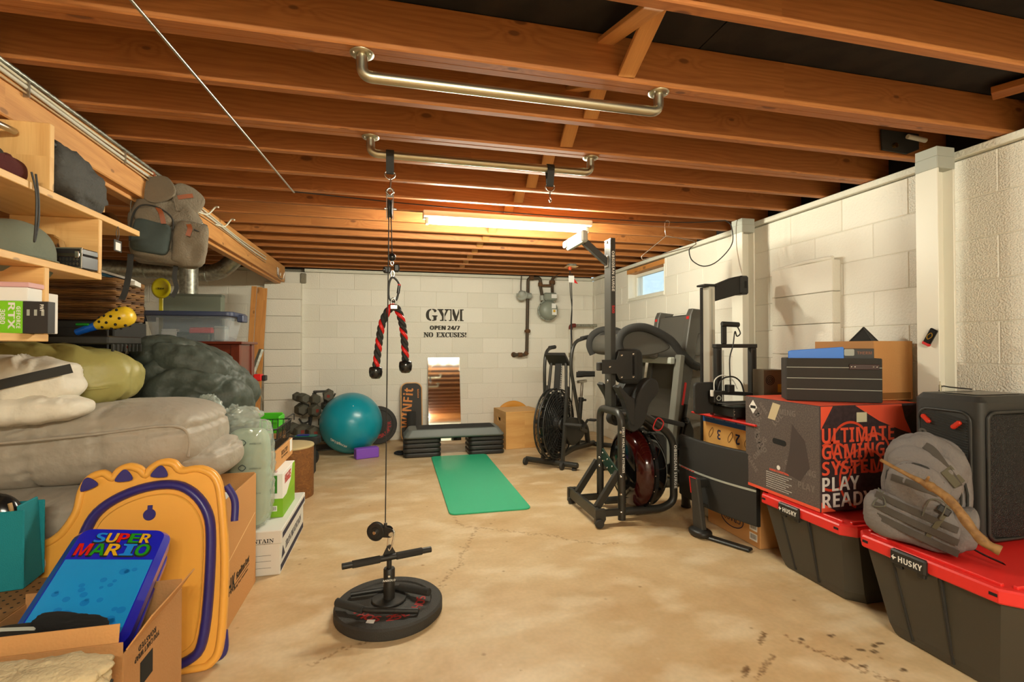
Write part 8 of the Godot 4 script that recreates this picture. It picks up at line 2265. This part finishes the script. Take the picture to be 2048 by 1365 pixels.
func make_case_and_box():
	var b := thing("open_carton", "open brown carton with raised flap at the lower left, holding the blue case", "carton", Vector3(-0.665, 0.001, -1.45))
	part(b, "front_panel", S().slab(Vector3(-0.42, 0.0, -0.004), Vector3(0, 0.452, 0.0), 0.001), M.card)
	part(b, "back_panel", S().slab(Vector3(-0.42, 0.0, -0.36), Vector3(0, 0.45, -0.356), 0.001), M.card)
	part(b, "side_panel", S().slab(Vector3(-0.004, 0.0, -0.3555), Vector3(0, 0.42, -0.0045), 0.001), M.card)
	part(b, "side_panel", S().slab(Vector3(-0.42, 0.0, -0.3555), Vector3(-0.416, 0.42, -0.0045), 0.001), M.card)
	part(b, "base_panel", S().slab(Vector3(-0.415, 0.0, -0.355), Vector3(-0.005, 0.005, -0.005)), M.card)
	var fl := Transform3D(Basis.from_euler(Vector3(0, 0, -0.62)), Vector3(0, 0.42, 0))
	part(b, "side_flap", S().slab(Vector3(-0.004, 0.0, -0.30), Vector3(0.0, 0.10, -0.02), 0.001, fl), M.card_light)
	part(b, "front_flap", S().slab(Vector3(-0.41, 0.0, -0.004), Vector3(-0.01, 0.045, 0.0), 0.001, Transform3D(Basis.from_euler(Vector3(-0.15, 0, 0)), Vector3(0, 0.4525, 0.0))), M.card_light)
	var sx := Transform3D(Basis(Vector3(0, 0, 1), Vector3(0, -1, 0), Vector3(1, 0, 0)), Vector3(0.0006, 0, 0))
	print_fit(b, "YOU CAN'T WRAP", -0.20, -0.06, -0.375, -0.36, M.ink, sx)
	print_fit(b, "ROASTED", -0.18, -0.08, -0.395, -0.38, M.ink, sx)
	part(b, "print_square", S().slab(Vector3(0.0002, 0.28, -0.16), Vector3(0.001, 0.345, -0.09)), M.ink)
	# the case: local x along the short side, y along the length, z out of the lid
	var tl := Vector3(-0.974, 0.632, -1.9)
	var tr := Vector3(-0.739, 0.600, -1.9)
	var bl := Vector3(-0.942, 0.483, -1.5)
	var br := Vector3(-0.699, 0.398, -1.5)
	var c := (tl + tr + bl + br) / 4.0
	var y := ((tl + tr) - (bl + br)).normalized()
	var x := ((tr + br) - (tl + bl))
	x = (x - y * x.dot(y)).normalized()
	var z := x.cross(y)
	var t := thing("child_suitcase", "glossy blue hard-shell child suitcase tilted in the open carton", "suitcase", c)
	t.transform = Transform3D(Basis(x, y, z), c - z * 0.012)
	var blue := mat(Color(0.06, 0.09, 0.72), 0.12)
	blue.clearcoat_enabled = true
	blue.clearcoat = 0.6
	var sky := mat(Color(0.12, 0.55, 0.82), 0.18)
	var W := 0.262
	var H := 0.435
	part(t, "shell", S().extrude(round_rect(W, H, 0.048, 6), 0.075, pt(0, Vector3(0, 0, -0.075)), 0.018, true), blue)
	part(t, "rear_shell", S().extrude(round_rect(W - 0.004, H - 0.004, 0.048, 6), 0.055, pt(0, Vector3(0, 0, -0.135)), 0.016, true), blue)
	part(t, "zip_band", S().extrude(round_rect(W - 0.006, H - 0.006, 0.047, 6), 0.006, pt(0, Vector3(0, 0, -0.081)), 0.001, true), M.black)
	var pan := PackedVector2Array()
	for p in round_rect(W - 0.042, H - 0.042, 0.02, 5):
		pan.append(Vector2(p.x, min(p.y, 0.072)))
	part(t, "lower_panel", S().extrude(pan, 0.0012, pt(0, Vector3.ZERO), 0.0004), sky)
	var deep := mat(Color(0.09, 0.48, 0.78), 0.2)
	var r := RandomNumberGenerator.new()
	r.seed = 9
	for k in 26:
		var u := r.randf_range(-W / 2 + 0.04, W / 2 - 0.04)
		var v := r.randf_range(-H / 2 + 0.06, 0.05)
		part(t, "dot_print", S().extrude(disc(r.randf_range(0.005, 0.012), 14), 0.0004, pt(0, Vector3(u, v, 0.0012))), deep)
	var cols := [mat(Color(0.10, 0.50, 0.85), 0.3), mat(Color(0.85, 0.65, 0.12), 0.3), mat(Color(0.80, 0.10, 0.06), 0.3), mat(Color(0.12, 0.55, 0.08), 0.3)]
	var title := ["SUPER", "MARIO"]
	for j in 2:
		var word: String = title[j]
		for i in word.length():
			var wx := 0.030 if j == 0 else 0.038
			var x0 := -word.length() * wx / 2.0 + i * wx - (0.004 if j == 1 else -0.006)
			var y0 := 0.142 if j == 0 else 0.088
			var hh := 0.040 if j == 0 else 0.048
			var tilt := Transform3D(Basis.from_euler(Vector3(0, 0, 0.06 * (2 - i))), Vector3.ZERO)
			print_fit(t, word[i], x0 - 0.003, x0 + wx + 0.002, y0 - 0.004, y0 + hh + 0.003, M.ink, Transform3D(Basis.IDENTITY, Vector3(0.001, -0.002, 0.0006)), false, true, "letter_outline")  # black printed outline behind each coloured letter
			print_fit(t, word[i], x0, x0 + wx - 0.002, y0, y0 + hh, cols[[0, 1, 2, 3, 1][i] if j == 0 else [2, 3, 1, 0, 3][i]], Transform3D(Basis.IDENTITY, Vector3(0, 0, 0.0014)), false, true, "letter")
	# black fleece strap thrown over the lower end
	var f := thing("fleece_strap", "black fleece strap with grey end lying over the blue case", "strap", c)
	f.transform = Transform3D(Basis(x, y, z), c + z * 0.004)
	part(f, "fleece", S().pillow(Vector3(0.17, 0.06, 0.03), pt(0, Vector3(0.0, -0.175, 0.012), 0, -0.18), 0.5, 0.6, 40, 20, wrinkles(71, 0.006, 30.0)), with_bump(mat(Color(0.035, 0.033, 0.03), 0.95), bump_tex(0.3, 72, 128, 8.0), 20.0, 0.8))
	part(f, "end_tab", S().pillow(Vector3(0.10, 0.05, 0.024), pt(0, Vector3(-0.105, -0.19, 0.006), 0, 0.12), 0.6, 0.6, 28, 14), M.black)
	part(f, "grey_bar", S().box(Vector3(0.075, 0.010, 0.004), Vector3(-0.105, -0.187, 0.018), 0.001, pt(0, Vector3.ZERO, 0, 0.0)), M.grey_paint)
	# cream towel on a low box in front, cut by the picture's edge
	var lb := thing("low_carton", "brown carton under the cream towel at the bottom left corner", "carton", Vector3(-0.86, 0.001, -1.28))
	part(lb, "carton", S().slab(Vector3(-0.2, 0, -0.12), Vector3(0.2, 0.385, 0.12), 0.003), M.card)
	part(lb, "dark_lid", S().slab(Vector3(-0.2, 0.386, -0.12), Vector3(0.2, 0.395, 0.12), 0.002), M.matte_black)
	var tw := thing("cream_towel", "crumpled cream towel with small brown stains at the bottom left corner", "towel", Vector3(-0.83, 0.396, -1.31))
	part(tw, "cloth", S().pillow(Vector3(0.40, 0.085, 0.16), pt(0, Vector3(0, 0.04, 0)), 0.6, 0.7, 80, 30, wrinkles(73, 0.018, 14.0)), with_bump(mat(Color(0.78, 0.70, 0.55), 0.9), bump_tex(0.1, 74, 128, 4.0), 6.0, 0.5))
	part(tw, "second_fold", S().pillow(Vector3(0.34, 0.05, 0.12), pt(0, Vector3(0.03, 0.075, 0.0)), 0.6, 0.7, 70, 24, wrinkles(75, 0.014, 16.0)), with_bump(mat(Color(0.78, 0.70, 0.55), 0.9), bump_tex(0.1, 76, 128, 4.0), 6.0, 0.5))
	# teal fabric bin with a dark helmet in it
	var tb := thing("teal_fabric_bin", "teal fabric storage bin at the left edge", "storage bin", Vector3(-1.165, 0.416, -1.93), 0.12)
	var teal := with_bump(mat(Color(0.05, 0.50, 0.54), 0.85), bump_tex(0.3, 77, 128, 4.0), 8.0, 0.4)
	part(tb, "front_wall", S().slab(Vector3(-0.30, 0.0, -0.008), Vector3(0.0, 0.255, 0.0), 0.003), teal)
	part(tb, "side_wall", S().slab(Vector3(-0.008, 0.0, -0.12), Vector3(0.0, 0.27, -0.0085), 0.003, Transform3D(Basis.from_euler(Vector3(0, 0, 0.06)), Vector3.ZERO)), teal)
	part(tb, "back_wall", S().slab(Vector3(-0.30, 0.0, -0.13), Vector3(0.0, 0.255, -0.121), 0.003), teal)
	part(tb, "base", S().slab(Vector3(-0.295, 0.0, -0.12), Vector3(-0.01, 0.006, -0.009)), teal)
	var he := thing("dark_helmet", "dark glossy rounded helmet in the teal bin", "helmet", Vector3(-1.285, 0.424, -2.0))
	part(he, "shell", S().ball(Vector3(0, 0.20, 0), Vector3(0.075, 0.09, 0.05), 28, 18), M.gloss_black)
	part(he, "base_ring", S().lathe([Vector2(0, 0), Vector2(0.04, 0), Vector2(0.045, 0.14), Vector2(0.04, 0.15)], 24), M.matte_black)
	part(he, "stripe", S().tube(curve([Vector3(0.05, 0.26, 0.02), Vector3(0.065, 0.21, 0.028), Vector3(0.06, 0.17, 0.03)], 5), 0.006, 8), mat(Color(0.7, 0.55, 0.35), 0.5))

func make_canvas_pack():
	var t := thing("canvas_backpack", "worn grey canvas backpack with leather tabs hanging from the girder", "backpack", Vector3(-1.195, 1.645, -3.06), 0.42)
	var cv := with_bump(mat(Color(0.46, 0.415, 0.35), 0.9), bump_tex(0.06, 81, 256, 6.0), 5.0, 0.6)
	var lea := mat(Color(0.56, 0.29, 0.14), 0.55)
	var cr := noise(7.0, 82, 3)
	var rows := []
	for k in 19:
		var v := k / 18.0
		var wd := 0.155 + 0.02 * sin(v * PI) - 0.055 * smoothstep(0.55, 1.0, v)
		var dp := 0.085 + 0.012 * sin(v * PI) - 0.035 * smoothstep(0.6, 1.0, v)
		if k == 0: wd *= 0.88; dp *= 0.8
		var row := []
		for a in 48:
			var th := TAU * a / 48.0
			var e := pow(pow(absf(cos(th)), 3.2) + pow(absf(sin(th)), 3.2), -1.0 / 3.2)
			var p := Vector3(cos(th) * e * wd - 0.02 * v, v * 0.40 + 0.012, sin(th) * e * dp - 0.02)
			row.append(p + Vector3(cos(th), 0, sin(th)) * 0.016 * cr.get_noise_3d(p.x * 1.6, p.y * 0.8, p.z * 1.6))
		rows.append(row)
	part(t, "main_body", S().sheet(rows, true, Vector3.INF, true), cv)
	part(t, "right_pocket", S().pillow(Vector3(0.16, 0.25, 0.12), pt(0, Vector3(0.085, 0.120, 0.065), 0, -0.10), 0.5, 0.45, 50, 36, folds(83, 0.012, 1.2)), cv)
	part(t, "bottom_panel", S().pillow(Vector3(0.32, 0.08, 0.18), pt(0, Vector3(-0.01, 0.045, 0.015), 0, -0.12), 0.5, 0.6, 50, 22, folds(84, 0.008, 0.3)), cv)
	var mesh := with_bump(mat(Color(0.27, 0.31, 0.30), 0.8), bump_tex(0.45, 85, 128, 8.0), 14.0, 0.9)
	part(t, "mesh_pocket", S().pillow(Vector3(0.165, 0.17, 0.09), pt(0, Vector3(-0.085, 0.13, 0.085), 0, -0.14), 0.4, 0.35, 44, 30, folds(86, 0.004, 0.5)), mesh)
	part(t, "mesh_flap", S().pillow(Vector3(0.165, 0.10, 0.07), pt(0, Vector3(-0.075, 0.235, 0.085), 0, -0.16), 0.5, 0.8, 40, 22, folds(87, 0.006, 0.5)), cv)
	part(t, "pocket_piping", S().tube(curve([Vector3(-0.175, 0.10, 0.10), Vector3(-0.165, 0.22, 0.11), Vector3(-0.13, 0.285, 0.115), Vector3(-0.06, 0.285, 0.125), Vector3(0.0, 0.24, 0.13), Vector3(0.005, 0.18, 0.13)], 6), 0.0045, 6), M.matte_black)
	part(t, "leather_tab", S().ribbon(curve([Vector3(-0.06, 0.285, 0.125), Vector3(-0.045, 0.25, 0.14), Vector3(-0.035, 0.20, 0.142)], 5), 0.022, Vector3(1, 0, 0), 0.004), lea)
	part(t, "leather_tab", S().ribbon(curve([Vector3(0.075, 0.215, 0.135), Vector3(0.08, 0.19, 0.145), Vector3(0.07, 0.15, 0.145)], 5), 0.022, Vector3(1, 0, 0), 0.004), lea)
	# roll-top flaps flopped open
	for q in [[Vector3(-0.06, 0.40, 0.045), 0.42, -0.35, 0.16], [Vector3(0.075, 0.385, 0.02), -0.55, 0.25, 0.17]]:
		part(t, "top_flap", S().pillow(Vector3(q[3], 0.15, 0.022), pt(q[2], q[0], -0.25, q[1]), 0.6, 0.7, 36, 22, folds(88, 0.005, 0.5)), cv)
	part(t, "leather_tab", S().ribbon([Vector3(0.03, 0.37, 0.055), Vector3(0.07, 0.385, 0.055), Vector3(0.10, 0.395, 0.05)], 0.022, Vector3(0, 1, 0), 0.004), lea)
	part(t, "flap_strap", S().ribbon(curve([Vector3(0.01, 0.40, 0.06), Vector3(0.02, 0.35, 0.085), Vector3(0.03, 0.29, 0.09)], 5), 0.02, Vector3(1, 0, 0), 0.003), cv)
	part(t, "hang_loop", S().tube(bend([Vector3(-0.07, 0.42, -0.02), Vector3(-0.13, 0.50, -0.02), Vector3(-0.08, 0.515, -0.02), Vector3(-0.05, 0.42, -0.02)], 0.02), 0.008, 8), lea)
	part(t, "side_strap", S().ribbon(curve([Vector3(-0.15, 0.38, 0.02), Vector3(-0.172, 0.30, 0.03), Vector3(-0.165, 0.18, 0.04)], 5), 0.03, Vector3(0, 0, 1), 0.004), cv)
	part(t, "long_strap", S().ribbon(curve([Vector3(-0.17, 0.04, 0.05), Vector3(-0.175, -0.05, 0.05), Vector3(-0.19, -0.15, 0.05), Vector3(-0.205, -0.20, 0.05)], 5), 0.026, Vector3(1, 0, 0), 0.003), M.matte_black)
	part(t, "long_strap", S().ribbon(curve([Vector3(0.03, 0.03, 0.02), Vector3(0.02, -0.06, 0.02), Vector3(0.03, -0.12, 0.02), Vector3(0.01, -0.17, 0.02)], 5), 0.022, Vector3(1, 0, 0), 0.003), M.matte_black)
	part(t, "zip", S().tube([Vector3(0.10, 0.19, 0.135), Vector3(0.155, 0.175, 0.11)], 0.004, 6), M.black)
	part(t, "side_buckle", S().tube(curve([Vector3(0.14, 0.24, 0.08), Vector3(0.165, 0.235, 0.07), Vector3(0.16, 0.22, 0.085), Vector3(0.138, 0.225, 0.09)], 4, true), 0.003, 6, true), M.steel)

func _ready():
	set_camera_and_light()
	make_materials()
	make_room()
	make_columns()
	make_lamps()
	make_pull_rig()
	make_loading_pin()
	make_mat_and_step()
	make_ball_corner()
	make_rower()
	make_bike()
	make_treadmill()
	make_services()
	make_right_pile()
	make_printer_stack()
	make_shelf()
	make_left_back()
	make_bedding()
	make_left_front()
